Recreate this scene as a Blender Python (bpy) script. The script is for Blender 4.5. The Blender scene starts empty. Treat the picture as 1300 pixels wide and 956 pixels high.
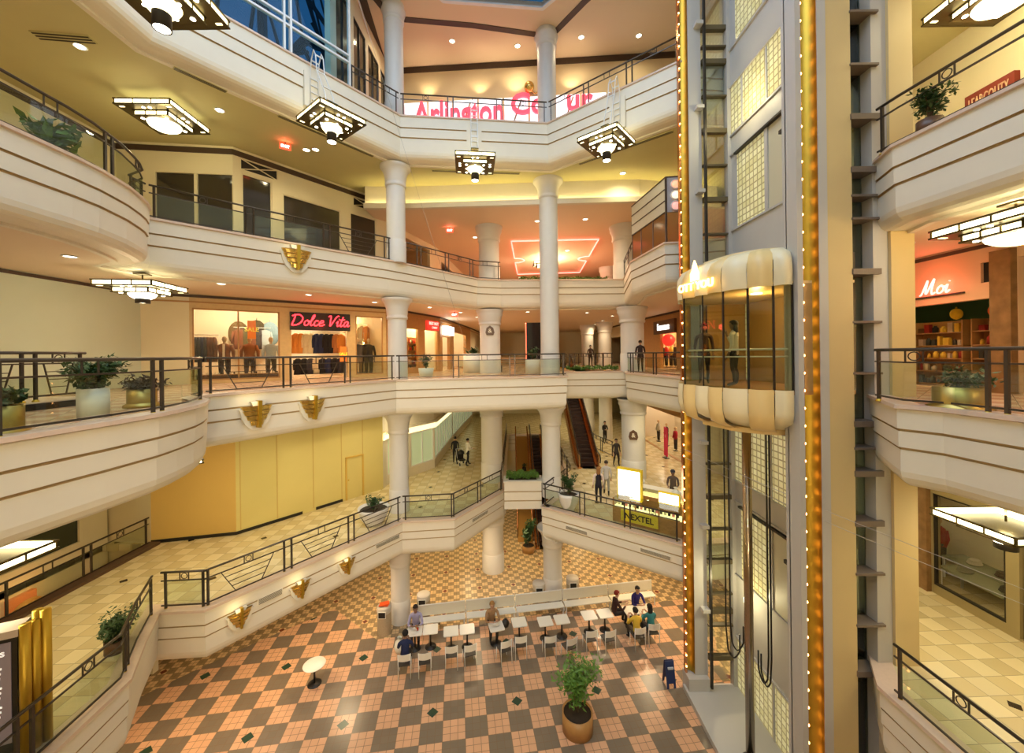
import bpy, bmesh, math, random
from mathutils import Vector, Matrix
from mathutils.geometry import tessellate_polygon
random.seed(7)
PI=math.pi
sc=bpy.context.scene
COL=sc.collection
# ---------------- camera ----------------
EZ=12.3; F=500.0; RS=0.0122; RC=math.sqrt(1-RS*RS)
cam=bpy.data.cameras.new('camera'); co=bpy.data.objects.new('camera',cam); COL.objects.link(co)
cam.lens=36*F/1300; cam.sensor_width=36; cam.sensor_fit='HORIZONTAL'; cam.shift_y=-28/1300; cam.clip_start=.05; cam.clip_end=300
co.matrix_world=Matrix(((RC,RS,0,0),(0,0,-1,0),(-RS,RC,0,EZ),(0,0,0,1)))
sc.camera=co
# ---------------- exposure, sky, skylight ----------------
sc.view_settings.view_transform='Standard'; sc.view_settings.look='None'
sc.view_settings.gamma=1; sc.view_settings.use_curve_mapping=False
sc.view_settings.exposure=-0.08
sc.cycles.max_bounces=6; sc.cycles.diffuse_bounces=4; sc.cycles.glossy_bounces=3; sc.cycles.transmission_bounces=4; sc.cycles.transparent_max_bounces=24
sc.cycles.sample_clamp_indirect=4.0; sc.cycles.caustics_reflective=False; sc.cycles.caustics_refractive=False
sc.cycles.use_denoising=True; sc.cycles.use_adaptive_sampling=True; sc.cycles.adaptive_threshold=.025
w=bpy.data.worlds.new('dusk'); sc.world=w; w.use_nodes=True
nt=w.node_tree; bg=nt.nodes['Background']
tc=nt.nodes.new('ShaderNodeTexCoord'); sx=nt.nodes.new('ShaderNodeSeparateXYZ'); cr=nt.nodes.new('ShaderNodeValToRGB')
nt.links.new(tc.outputs['Generated'],sx.inputs[0]); nt.links.new(sx.outputs['Z'],cr.inputs[0]); nt.links.new(cr.outputs[0],bg.inputs[0])
cr.color_ramp.elements[0].position=.70; cr.color_ramp.elements[0].color=(.022,.10,.22,1)
cr.color_ramp.elements[1].position=.98; cr.color_ramp.elements[1].color=(.30,.42,.62,1)
bg.inputs[1].default_value=1.0
def srgb(*c):
    c=[x/255. for x in c]
    return tuple((x/12.92 if x<=.04045 else ((x+.055)/1.055)**2.4) for x in c)+(1,)
WARM=(1.0,.74,.40); AMBER=(1.0,.73,.45); YEL=(1.0,.86,.48); COOL=(.80,.90,1.0)
def light(kind,name,loc,power,color,size=.1,size_y=None,rot=(0,0,0),angle=2.4,blend=.6,parent=None):
    l=bpy.data.lights.new(name,kind); l.energy=power; l.color=color
    if kind=='AREA':
        l.shape='RECTANGLE'; l.size=size; l.size_y=size_y or size
    elif kind=='POINT': l.shadow_soft_size=size
    elif kind=='SPOT': l.shadow_soft_size=size; l.spot_size=angle; l.spot_blend=blend
    o=bpy.data.objects.new(name,l); COL.objects.link(o); o.location=loc; o.rotation_euler=rot
    if parent: o.parent=parent
    return o
light('AREA','skylight_daylight',(-1.3,3,29.3),2900,(.66,.81,1.0),11,20)
# ---------------- pixel -> place ----------------
def AB(px,py):
    dx,dy=px-650,py-450
    return dx*RC-dy*RS, -dx*RS-dy*RC
def U(px,py,z):          # where the line of sight meets height z
    a,b=AB(px,py); d=(z-EZ)*F/b
    return Vector((a*d/F,d))
def DP(px,py,d):         # at depth d
    a,b=AB(px,py); return Vector((a*d/F,d,EZ+b*d/F))
def PL(px,py,A,B):       # on the upright plane through A and B -> (distance along, height)
    a,b=AB(px,py); A=Vector(A[:2]); B=Vector(B[:2]); t=(B-A); L=t.length; t=t/L
    n=Vector((-t.y,t.x)); r=Vector((a/F,1.0)); k=n.dot(A)/n.dot(r); P=r*k
    return (P-A).dot(t), EZ+b/F*k
# ---------------- materials ----------------
MATS={}
def mat(name,col,rough=.6,metal=0,emit=None,es=0,alpha=None,trans=0,bump=0,bscale=20,noise=0,spec=None,coat=0):
    if name in MATS: return MATS[name]
    m=bpy.data.materials.new(name); m.use_nodes=True; MATS[name]=m
    n=m.node_tree; b=n.nodes['Principled BSDF']
    c=tuple(col[:3])+(1,)
    b.inputs['Base Color'].default_value=c; b.inputs['Roughness'].default_value=rough; b.inputs['Metallic'].default_value=metal
    if spec is not None: b.inputs['Specular IOR Level'].default_value=spec
    if emit is not None:
        b.inputs['Emission Color'].default_value=tuple(emit[:3])+(1,); b.inputs['Emission Strength'].default_value=es
    if trans: b.inputs['Transmission Weight'].default_value=trans
    if alpha is not None: b.inputs['Alpha'].default_value=alpha
    if coat: b.inputs['Coat Weight'].default_value=coat
    tcn=None
    if noise or bump:
        tcn=n.nodes.new('ShaderNodeTexCoord'); ns=n.nodes.new('ShaderNodeTexNoise'); ns.inputs['Scale'].default_value=bscale
        ns.inputs['Detail'].default_value=3
        n.links.new(tcn.outputs['Object'],ns.inputs['Vector'])
        if noise:
            mx=n.nodes.new('ShaderNodeMix'); mx.data_type='RGBA'
            mx.inputs[6].default_value=tuple(x*(1-noise) for x in c[:3])+(1,); mx.inputs[7].default_value=tuple(min(1,x*(1+noise)) for x in c[:3])+(1,)
            n.links.new(ns.outputs[0],mx.inputs[0]); n.links.new(mx.outputs[2],b.inputs['Base Color'])
        if bump:
            bp=n.nodes.new('ShaderNodeBump'); bp.inputs['Strength'].default_value=bump; bp.inputs['Distance'].default_value=.02
            n.links.new(ns.outputs[0],bp.inputs['Height']); n.links.new(bp.outputs[0],b.inputs['Normal'])
    return m
def thin_glass(name,tint,refl=.08,rough=.02,flat=False):
    if name in MATS: return MATS[name]
    m=bpy.data.materials.new(name); m.use_nodes=True; MATS[name]=m; n=m.node_tree
    n.nodes.remove(n.nodes['Principled BSDF']); out=n.nodes['Material Output']
    t=n.nodes.new('ShaderNodeBsdfTransparent'); t.inputs[0].default_value=tuple(tint)+(1,)
    g=n.nodes.new('ShaderNodeBsdfGlossy'); g.inputs['Roughness'].default_value=rough; g.inputs[0].default_value=(.9,.95,.93,1)
    mx=n.nodes.new('ShaderNodeMixShader'); fr=n.nodes.new('ShaderNodeFresnel'); fr.inputs[0].default_value=1.35
    ad=n.nodes.new('ShaderNodeMath'); ad.operation='ADD'; ad.inputs[1].default_value=refl-.02; ad.use_clamp=True
    n.links.new(fr.outputs[0],ad.inputs[0]); (n.links.new(ad.outputs[0],mx.inputs[0]) if not flat else setattr(mx.inputs[0],'default_value',refl)); n.links.new(t.outputs[0],mx.inputs[1]); n.links.new(g.outputs[0],mx.inputs[2]); n.links.new(mx.outputs[0],out.inputs[0])
    return m
def tiles(name,ca,cb,size,ang,grout=(.2,.17,.12),gw=.03,sub=1,rough=.25,org=(0,0),acc=None,accsize=.12,accper=4,vary=.12,lin=None):
    """checker of squares 'size', each divided sub x sub by thin joints, small diamonds every accper squares"""
    m=bpy.data.materials.new(name); m.use_nodes=True; MATS[name]=m; n=m.node_tree; b=n.nodes['Principled BSDF']
    N=n.nodes.new; L=n.links.new
    tc=N('ShaderNodeTexCoord'); mp=N('ShaderNodeMapping'); mp.vector_type='TEXTURE'
    mp.inputs['Location'].default_value=(org[0],org[1],0); mp.inputs['Rotation'].default_value=(0,0,ang); mp.inputs['Scale'].default_value=(size,size,size)
    L(tc.outputs['Object'],mp.inputs[0])
    sp=N('ShaderNodeSeparateXYZ'); L(mp.outputs[0],sp.inputs[0])
    def M(op,a,bv=None,c=None):
        q=N('ShaderNodeMath'); q.operation=op
        for i,v in enumerate((a,bv,c)):
            if v is None: continue
            if isinstance(v,(int,float)): q.inputs[i].default_value=v
            else: L(v,q.inputs[i])
        return q.outputs[0]
    x,y=sp.outputs[0],sp.outputs[1]
    par=M('FLOORED_MODULO',M('ADD',M('FLOOR',x),M('FLOOR',y)),2.0)
    mx=N('ShaderNodeMix'); mx.data_type='RGBA'; mx.inputs[6].default_value=ca; mx.inputs[7].default_value=cb; L(par,mx.inputs[0])
    # per tile variation
    cb3=N('ShaderNodeCombineXYZ'); L(M('FLOOR',M('MULTIPLY',x,float(sub))),cb3.inputs[0]); L(M('FLOOR',M('MULTIPLY',y,float(sub))),cb3.inputs[1])
    wn=N('ShaderNodeTexWhiteNoise'); L(cb3.outputs[0],wn.inputs[0])
    hv=N('ShaderNodeHueSaturation'); L(mx.outputs[2],hv.inputs['Color']); L(M('MULTIPLY_ADD',wn.outputs[0],2*vary,1-vary),hv.inputs['Value'])
    # joints
    g=gw/size*sub/2
    fx=M('PINGPONG',M('MULTIPLY',x,float(sub)),.5); fy=M('PINGPONG',M('MULTIPLY',y,float(sub)),.5)
    jm=M('LESS_THAN',M('MINIMUM',fx,fy),g)
    m2=N('ShaderNodeMix'); m2.data_type='RGBA'; L(jm,m2.inputs[0]); L(hv.outputs[0],m2.inputs[6]); m2.inputs[7].default_value=tuple(grout)+(1,)
    last=m2.outputs[2]
    if acc is not None:
        ax=M('ABSOLUTE',M('SUBTRACT',M('FLOORED_MODULO',M('ADD',x,.0),float(accper)),accper/2.0+.5)); ay=M('ABSOLUTE',M('SUBTRACT',M('FLOORED_MODULO',y,float(accper)),accper/2.0+.5))
        am=M('LESS_THAN',M('ADD',ax,ay),accsize/size)
        m3=N('ShaderNodeMix'); m3.data_type='RGBA'; L(am,m3.inputs[0]); L(last,m3.inputs[6]); m3.inputs[7].default_value=acc; last=m3.outputs[2]
    L(last,b.inputs['Base Color']); b.inputs['Roughness'].default_value=rough; b.inputs['Specular IOR Level'].default_value=.5
    return m
CREAM=(.80,.73,.58)
M_paint=mat('cream_paint',(.80,.74,.61),.55,noise=.03,bscale=3)
M_ceil=mat('ceiling_paint',(.60,.55,.27),.7,noise=.03,bscale=2)
M_ceilr=mat('rose_ceiling_paint',(.78,.65,.48),.7)
M_ledge=mat('ledge_stone',(.66,.50,.38),.35,noise=.08,bscale=15)
M_groove=mat('groove_shade',(.50,.36,.18),.7)  # brown shadow of the grooves, painted into their colour
M_col=mat('column_plaster',(.72,.70,.66),.45,noise=.03,bscale=4)
M_wall=mat('wall_paint',(.78,.70,.48),.6,noise=.02,bscale=2)
M_pale=mat('pale_panel',(.62,.68,.56),.6,noise=.03,bscale=1.5)
M_hoard=mat('yellow_hoarding',(.70,.60,.24),.35,noise=.04,bscale=1.2)
M_stripe=mat('dark_stripe',(.055,.03,.018),.5)
M_rail=mat('bronze_rail',(.075,.062,.05),.35,.6,noise=.1,bscale=8)
M_brass=mat('brass',(.62,.42,.06),.42,1.0,noise=.12,bscale=3)
M_gold=mat('gold_leaf_metal',(.78,.56,.16),.25,1.0)
M_black=mat('black_plastic',(.012,.011,.010),.4)
M_dark=mat('dark_metal',(.035,.03,.025),.4,.5)
M_white=mat('white_laminate',(.80,.78,.70),.35)
M_whitemetal=mat('white_painted_metal',(.78,.78,.76),.35)
M_panel=mat('lamp_glass_panel',(.9,.85,.6),.4,emit=(1.0,.86,.48),es=7)
M_lamp=mat('lamp_diffuser',(1,.95,.8),.4,emit=(1.0,.90,.66),es=14)
M_dome=mat('lamp_dome_glass',(.9,.85,.6),.3,emit=(1.0,.84,.45),es=3.2)
M_bulb=mat('small_bulb',(1,.8,.5),.3,emit=(1.0,.42,.14),es=14)
M_lampbody=mat('lamp_bronze',(.10,.075,.025),.35,.8)
M_glass=thin_glass('rail_glass',(.86,.90,.84),.045,flat=True)
M_shopglass=thin_glass('shop_glass',(.95,.94,.90),.05,flat=True)
M_darkglass=mat('dark_glass',(.035,.030,.022),.08,0,spec=.8)
M_leaf=mat('leaf_green',(.035,.085,.022),.5,noise=.4,bscale=9)
M_leafl=mat('light_leaf_green',(.10,.22,.03),.5,noise=.4,bscale=9)
M_stem=mat('plant_stem',(.12,.08,.04),.7)
M_soil=mat('potting_soil',(.03,.02,.012),.9)
M_wood=mat('oak_wood',(.42,.22,.07),.4,noise=.15,bscale=6)
M_brown=mat('brown_panel',(.10,.045,.018),.4,noise=.1,bscale=4)
M_red=mat('red_neon',(1,.1,.1),.4,emit=(1.0,.025,.04),es=5)
M_pink=mat('pink_neon',(1,.3,.3),.4,emit=(1.0,.16,.13),es=5)
M_grey=mat('grey_paint',(.45,.44,.42),.5)
M_copper=mat('copper_trim',(.70,.32,.14),.25,1.0)
M_red2=mat('red_paint',(.55,.03,.02),.4)
M_blue=mat('blue_plastic',(.015,.03,.11),.35)
M_stone=mat('brown_marble',(.24,.13,.055),.2,noise=.45,bscale=4)
M_frame=mat('shaft_frame_paint',(.52,.50,.47),.45)
M_buff=mat('buff_paint',(.66,.51,.25),.55,noise=.03,bscale=2)
# ---------------- mesh builder ----------------
def setp(o,label=None,cat=None,group=None,kind=None):
    if label: o['label']=label
    if cat: o['category']=cat
    if group: o['group']=group
    if kind: o['kind']=kind
    return o
class MB:
    def __init__(s): s.v=[]; s.f=[]; s.m=[]; s.sm=[]
    def add(s,vs,fs,mi=0,sm=False):
        b=len(s.v); s.v+= [tuple(v) for v in vs]; s.f+=[tuple(b+i for i in f) for f in fs]; s.m+=[mi]*len(fs); s.sm+=[sm]*len(fs); return s
    def box(s,x0,x1,y0,y1,z0,z1,mi=0):
        return s.add([(x0,y0,z0),(x1,y0,z0),(x1,y1,z0),(x0,y1,z0),(x0,y0,z1),(x1,y0,z1),(x1,y1,z1),(x0,y1,z1)],[(0,3,2,1),(4,5,6,7),(0,1,5,4),(1,2,6,5),(2,3,7,6),(3,0,4,7)],mi)
    def obox(s,A,B,w,z0,z1,mi=0,off=0):   # upright slab from A to B, thickness w, offset along left normal
        A=Vector(A[:2]);B=Vector(B[:2]); t=(B-A).normalized(); n=Vector((-t.y,t.x)); a=A+n*(off-w/2); b=B+n*(off-w/2); c=B+n*(off+w/2); d=A+n*(off+w/2)
        q=[a,b,c,d]; return s.add([(p.x,p.y,z0) for p in q]+[(p.x,p.y,z1) for p in q],[(0,3,2,1),(4,5,6,7),(0,1,5,4),(1,2,6,5),(2,3,7,6),(3,0,4,7)],mi)
    def bar(s,P,Q,w,h=None,mi=0):  # square bar between 3d points
        h=h or w; P=Vector(P);Q=Vector(Q); t=(Q-P).normalized(); up=Vector((0,0,1))
        if abs(t.z)>.95: up=Vector((0,1,0))
        n=t.cross(up).normalized(); u=n.cross(t).normalized(); vs=[]
        for E in (P,Q):
            for a,b in ((-1,-1),(1,-1),(1,1),(-1,1)): vs.append(E+n*a*w/2+u*b*h/2)
        return s.add(vs,[(0,1,2,3),(7,6,5,4),(0,4,5,1),(1,5,6,2),(2,6,7,3),(3,7,4,0)],mi)
    def tube(s,path,r,seg=8,mi=0,cap=True,closed=False):
        path=[Vector(p) for p in path]; n=len(path); rs=r if isinstance(r,(list,tuple)) else [r]*n
        vs=[];fs=[]; prev=None
        for i,p in enumerate(path):
            if closed: t=(path[(i+1)%n]-path[i-1]).normalized()
            else: t=(path[min(i+1,n-1)]-path[max(i-1,0)]).normalized()
            if prev is None:
                up=Vector((0,0,1)) if abs(t.z)<.9 else Vector((1,0,0)); nn=t.cross(up).normalized()
            else:
                nn=(prev-t*prev.dot(t)); nn=nn.normalized() if nn.length>1e-6 else prev
            prev=nn; bb=t.cross(nn)
            for k in range(seg):
                a=2*PI*k/seg; vs.append(p+(nn*math.cos(a)+bb*math.sin(a))*rs[i])
        for i in range(n-1 if not closed else n):
            for k in range(seg):
                a=i*seg+k; b=i*seg+(k+1)%seg; j=((i+1)%n)*seg; fs.append((a,b,j+(k+1)%seg,j+k))
        if cap and not closed: fs.append(tuple(range(seg-1,-1,-1))); fs.append(tuple((n-1)*seg+k for k in range(seg)))
        return s.add(vs,fs,mi,True)
    def lathe(s,prof,seg=24,c=(0,0,0),mi=0,a0=0,a1=2*PI,flip=False):
        vs=[];fs=[];full=abs(a1-a0-2*PI)<1e-4; m=seg if full else seg+1
        for r,z in prof:
            for k in range(m):
                a=a0+(a1-a0)*k/seg; vs.append((c[0]+r*math.cos(a),c[1]+r*math.sin(a),c[2]+z))
        for i in range(len(prof)-1):
            for k in range(seg):
                k2=(k+1)%m; q=(i*m+k,i*m+k2,(i+1)*m+k2,(i+1)*m+k); fs.append(q[::-1] if flip else q)
        return s.add(vs,fs,mi,True)
    def prism(s,poly,z0,z1,mi=0,top=True,bot=True,holes=()):
        loops=[poly]+list(holes); flat=[p for l in loops for p in l]; n=len(flat)
        tris=tessellate_polygon([[Vector((p[0],p[1],0)) for p in l] for l in loops])
        vs=[(p[0],p[1],z0) for p in flat]+[(p[0],p[1],z1) for p in flat]; fs=[]
        for t in tris:
            a,b,c=[Vector((flat[i][0],flat[i][1])) for i in t]
            if (b-a).cross(c-a)<0: t=t[::-1]
            if top: fs.append(tuple(i+n for i in t))
            if bot: fs.append(tuple(t[::-1]))
        o=0
        for l in loops:
            for i in range(len(l)):
                a=o+i;b=o+(i+1)%len(l); fs.append((a,b,b+n,a+n))
            o+=len(l)
        return s.add(vs,fs,mi)
    def sweep(s,path,prof,mi=0,closed=False,sm=False,mis=None):   # prof (o,z), o toward the right of the path
        P=[Vector(p[:2]) for p in path]; n=len(P); vs=[];fs=[]
        for i in range(n):
            if closed: d0=(P[i]-P[i-1]).normalized(); d1=(P[(i+1)%n]-P[i]).normalized()
            else:
                d1=(P[min(i+1,n-1)]-P[max(min(i,n-2),0)]).normalized(); d0=(P[i]-P[i-1]).normalized() if i else d1
                if i==n-1: d1=d0
            n0=Vector((d0.y,-d0.x)); n1=Vector((d1.y,-d1.x)); m=(n0+n1)
            m=m/ max(.35,(1+n0.dot(n1)))
            for o,z in prof: vs.append((P[i].x+m.x*o,P[i].y+m.y*o,z))
        k=len(prof)
        for i in range(n if closed else n-1):
            j=(i+1)%n
            for q in range(k-1):
                fs.append((i*k+q,i*k+q+1,j*k+q+1,j*k+q))
        b=len(s.f); s.add(vs,fs,mi,sm)
        if mis:
            for idx in range(len(fs)): s.m[b+idx]=mis[idx%(k-1)]
        return s
    def disc(s,c,r,nrm=(0,0,1),seg=16,mi=0,th=.01):
        c=Vector(c); nrm=Vector(nrm).normalized(); return s.tube([c,c+nrm*th],r,seg,mi)
    def ball(s,c,r,seg=10,mi=0,sz=(1,1,1)):
        vs=[];fs=[];rg=seg//2+1
        for i in range(rg+1):
            ph=PI*i/rg
            for k in range(seg):
                a=2*PI*k/seg; vs.append((c[0]+r*sz[0]*math.sin(ph)*math.cos(a),c[1]+r*sz[1]*math.sin(ph)*math.sin(a),c[2]+r*sz[2]*math.cos(ph)))
        for i in range(rg):
            for k in range(seg): fs.append((i*seg+k,(i+1)*seg+k,(i+1)*seg+(k+1)%seg,i*seg+(k+1)%seg))
        return s.add(vs,fs,mi,True)
    def build(s,name,mats,parent=None,world=False,**kw):
        me=bpy.data.meshes.new(name)
        vs=s.v
        if parent is not None and world:
            l=parent.location; vs=[(v[0]-l[0],v[1]-l[1],v[2]-l[2]) for v in vs]
        me.from_pydata(vs,[],s.f); 
        if not isinstance(mats,(list,tuple)): mats=[mats]
        for m in mats: me.materials.append(m)
        me.polygons.foreach_set('material_index',s.m); me.polygons.foreach_set('use_smooth',s.sm); me.update()
        o=bpy.data.objects.new(name,me); COL.objects.link(o)
        if parent is not None: o.parent=parent
        setp(o,**kw); return o
def thing(name,label,cat,loc=(0,0,0),rz=0,group=None):
    o=bpy.data.objects.new(name,None); COL.objects.link(o); o.location=loc; o.rotation_euler=(0,0,rz); o.empty_display_size=.2
    return setp(o,label,cat,group)
def dup(root,loc,rz=0,label=None,group=None,scale=None):
    r=root.copy(); COL.objects.link(r); r.location=loc; r.rotation_euler=(0,0,rz)
    if scale: r.scale=(scale,)*3
    if label: r['label']=label
    if group: r['group']=group
    for ch in root.children:
        c=ch.copy(); COL.objects.link(c); c.parent=r
        for g in ch.children:
            d=g.copy(); COL.objects.link(d); d.parent=c
    return r
def origin_to_base(o):   # put a world-built mesh's origin at its base
    me=o.data; xs=[v.co for v in me.vertices]; lo=Vector((min(v.x for v in xs),min(v.y for v in xs),min(v.z for v in xs))); hi=Vector((max(v.x for v in xs),max(v.y for v in xs),0))
    c=Vector(((lo.x+hi.x)/2,(lo.y+hi.y)/2,lo.z)); me.transform(Matrix.Translation(-c)); o.location=c; return o
# ---------------- levels ----------------
Z=[0.0,5.1,11.23,16.6,23.0]; FH=[0,1.5,1.52,1.6,1.87]; ZTOP=28.6
def P2(x,y): return Vector((x,y))
E1=[P2(-8.3,-7),P2(-8.35,5.5),U(162.5,864.7,Z[1]),U(182,815,Z[1]),U(200.5,778,Z[1]),U(260,774.6,Z[1]),U(510.7,662.8,Z[1]),U(576.7,659,Z[1]),U(639.7,623,Z[1])]
E1b=[U(687.9,643.4,Z[1]),U(869.4,693.3,Z[1]),P2(8.5,14.9),P2(8.6,9.6),P2(7.78,8.4),P2(7.8,-7)]
E2=[P2(-6.9,-7),P2(-6.9,3.0),U(0,559.6,Z[2]),U(134.5,538,Z[2]),U(200,527,Z[2]),U(226,521.6,Z[2]),U(247,516.5,Z[2]),U(258,512.3,Z[2]),U(262.7,508.5,Z[2]),P2(-8.4,10.5),U(263.5,502.3,Z[2]),U(503,483,Z[2]),U(719.6,477.9,Z[2]),
    P2(3.0,22.7),P2(6.55,22.7),U(794.5,473.8,Z[2]),U(869.4,480.4,Z[2]),P2(8.5,15.0),P2(8.6,9.6),U(1140,516,Z[2]),U(1198,520.6,Z[2]),U(1300,533,Z[2]),P2(7.75,2.5),P2(7.6,-7)]
E3=[P2(-9.2,-7),P2(-9.15,4),U(0,157.4,Z[3]),U(94,200,Z[3]),U(127,216.5,Z[3]),U(162,238,Z[3]),U(178,251,Z[3]),U(185,258,Z[3]),U(188.5,265,Z[3]),P2(-11.07,11.6),U(189.5,277.4,Z[3]),U(493,330.7,Z[3]),U(606,354.4,Z[3]),U(636,356,Z[3]),
    U(792,355,Z[3]),U(801,333,Z[3]),U(844,309,Z[3]),U(868,308,Z[3]),P2(8.5,14.9),P2(8.6,9.6),U(1134,186,Z[3]),U(1300,105,Z[3]),P2(8.4,2),P2(8.4,-7)]
E4=[P2(-9.9,-7),P2(-9.9,11.0),U(265,10,Z[4]),U(508,147,Z[4]),U(695,157,Z[4]),U(862,79,Z[4]),P2(8.5,14.75),P2(8.6,9.6),P2(9.4,9.0),P2(9.2,-7)]
XL,XR,YB,YN=-17.0,14.5,48.0,-7.0
def profile(z,H,c=1.0):
    a=H*.27; b=H*.50
    return [(-.35,z+.04),(.06,z+.04),(.07,z-.03),(.02,z-.05),(.02,z-a),(-.03,z-a-.005),(-.03,z-a-.045),(.0,z-a-.05),(.0,z-b),(-.05,z-b-.005),(-.05,z-b-.045),(-.03,z-b-.05),
            (-.03,z-H+.30),(-.05,z-H+.19),(-.10,z-H+.09),(-.18,z-H+.03),(-.30,z-H),(-.62,z-H),(-.62,z-H-.06),(-.75,z-H-.06)]
PM=[1,1,1,0,2,2,2,0,2,2,2]+[0]*8
def fascia(path,lv):
    mb=MB(); pr=profile(Z[lv],FH[lv]); mb.sweep(path,pr,mis=PM); 
    o=mb.build('balcony_fascia',[M_paint,M_ledge,M_groove],kind='structure'); return o
def inset(path,d):
    mb=MB(); mb.sweep(path,[(-d,0)]); return [P2(v[0],v[1]) for v in mb.v]
# ---------------- floors, ceilings, fascias ----------------
M_fl1=tiles('mall_tile_beige',srgb(212,194,150),srgb(226,211,170),.47,math.radians(2),grout=(.35,.30,.2),gw=.012,rough=.22,vary=.07,acc=srgb(60,48,38),accsize=.13,accper=6,org=(.2,.3))
M_fl2=tiles('mall_tile_rose',srgb(200,158,125),srgb(218,188,155),.45,math.radians(40),grout=(.3,.2,.14),gw=.012,rough=.2,vary=.06)
M_fl0=tiles('court_tile_large',srgb(214,168,132),srgb(122,110,94),.735,math.radians(8),grout=(.20,.13,.08),gw=.014,sub=3,rough=.3,acc=srgb(45,70,55),accsize=.2,accper=4,vary=.05,org=(.1,.25))
M_fl0b=tiles('court_tile_small',srgb(216,186,138),srgb(150,128,94),.30,math.radians(8),grout=(.16,.11,.06),gw=.012,sub=2,rough=.3,acc=srgb(110,45,22),accsize=.13,accper=6,vary=.06)
def slab(path,lv,mf,holes=(),mc=M_ceil,far=YB,hc=None):
    ins=inset(path,.3); poly=[(p.x,p.y) for p in ins]+[(XR,YN),(XR,far),(XL,far),(XL,YN)]
    MB().prism(poly,Z[lv]-.25,Z[lv],holes=holes).build('floor',mf,kind='structure')
    ins=inset(path,.7); poly=[(p.x,p.y) for p in ins]+[(XR,YN),(XR,far),(XL,far),(XL,YN)]
    zc=Z[lv]-FH[lv]-.05
    MB().prism(poly,zc,zc+.12,holes=holes).build('ceiling',mc,kind='structure')
ESC1=(.95,2.35); ESC2=(3.95,5.75)
full1=E1+[P2(-.45,35.2),P2(3.0,35.2),P2(3.0,21.5)]+E1b
slab(full1,1,M_fl1,holes=[[(-16.0,4.0),(-14.15,4.0),(-14.15,15.3),(-16.0,15.3)]]); fascia(E1,1); fascia(E1b,1)
MB().sweep([E1[-1],P2(-.45,35.2),P2(3.0,35.2),P2(3.0,21.5),E1b[0]],profile(Z[1],FH[1]),mis=PM).build('balcony_fascia',[M_paint,M_ledge,M_groove],kind='structure')
slab(E2,2,M_fl2,holes=[[(ESC2[0]-.1,23.6),(ESC2[1]+.1,23.6),(ESC2[1]+.1,36.2),(ESC2[0]-.1,36.2)]],mc=M_ceilr); fascia(E2,2)
slab(E3,3,M_fl2,mc=M_ceilr); fascia(E3,3)
slab(E4,4,M_fl1); fascia(E4,4)
MB().prism([(XL,YN),(XR,YN),(XR,YB),(XL,YB)],-.2,0).build('floor',M_fl0b,kind='structure')
court=[P2(-16,11.5),U(216,866,0),U(320,818,0),U(425,773,0),U(478,812,0),U(524,806,0),U(600,790,0),U(830,765,0),U(900,757,0),P2(8.0,15.5),P2(8.0,3),P2(-16,3)]
MB().prism([(p.x,p.y) for p in court],-.01,.004).build('floor',M_fl0,kind='structure')
# top ceiling with skylight opening
sky=[(-6.9,-6.8),(-6.9,13.0),(-2.9,18.0),(1.6,18.45),(5.5,14.5),(5.5,-6.8)]
MB().prism([(-9.95,YN),(XR,YN),(XR,YB),(-7.0,YB),(-7.0,15.4),(-9.3,12.1),(-9.95,11.1)],ZTOP,ZTOP+.2,holes=[sky]).build('ceiling',mat('top_ceiling_paint',(.76,.60,.42),.7),kind='structure')
MB().sweep([P2(*p) for p in sky],[(0,ZTOP+.2),(0,ZTOP-.08),(-.16,ZTOP-.08),(-.16,ZTOP+.01)],closed=True).build('trim_1',M_whitemetal,kind='structure')
# outer walls
w_=MB(); w_.box(XL,XR,YN-.2,YN,-.2,ZTOP); w_.build('wall_near',M_wall,kind='structure')
# lower outer shell
MB().box(XL-.2,XL,YN,YB,-.2,Z[4]-2).build('wall_left',M_wall,kind='structure')
MB().box(XR,XR+.2,YN,YB,-.2,ZTOP).build('wall_right',M_wall,kind='structure')
MB().box(XL,XR,YB,YB+.2,-.2,ZTOP).build('wall_far',M_wall,kind='structure')
# ---------------- columns ----------------
def column(c,r,z0,z1,label,capr=1.62,caph=.95,base=True,group=None,m=None,square=False):
    t=thing('column',None,None,(c[0],c[1],z0)); t['kind']='structure'; t['label']=label; H=z1-z0; m=m or M_col
    MB().lathe([(r,0),(r,H-caph)],32).build('shaft',m,t)
    k=capr
    MB().lathe([(r*1.0,H-caph-.02),(r*1.10,H-caph),(r*1.12,H-caph+.10),(r*1.06,H-caph+.16),(r*1.10,H-caph+.2),(r*1.16,H-.45),(r*1.3,H-.28),(r*k*.93,H-.14),(r*k,H-.10),(r*k,H-.0)],32).build('capital',m,t)
    if base: MB().lathe([(r*1.05,0),(r*1.05,1.0),(r*1.02,1.03),(r,1.05)],32).build('base',m,t)
    return t
C1=(-5.33,18.35); C2=(1.93,20.0)
g='round cream columns by the atrium'
column(C1,.43,Z[0],Z[1]-1.55,'round cream column on the food court floor beside the bin with red trays')
column(C1,.43,Z[1],Z[2]-1.57,'round column behind the lower balcony railing next to the white bowl planter, left of the far shopping aisle')
column(C1,.43,Z[2],Z[3]-1.65,'round column on the balcony of the clothing shop with the red script neon sign')
column(C1,.43,Z[3],Z[4]-1.92,'round column beside the dark empty shop windows on the third balcony')
column(C1,.43,Z[4],ZTOP,'round column beside the tall blue window wall on the top balcony',capr=1.15,caph=.8)
column(C2,.47,Z[0],Z[1]-1.55,'round cream column on the food court floor between two bins behind the bench')
column(C2,.47,Z[1],Z[2]-1.57,'round column left of the escalators on the lower balcony, beside a potted tree')
column(C2,.47,Z[2],Z[4]-1.92,'very tall round column rising two storeys in the middle of the atrium')
column(C2,.47,Z[4],ZTOP,'round column on the top balcony right of the tall red letters',capr=1.15,caph=.8)
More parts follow.
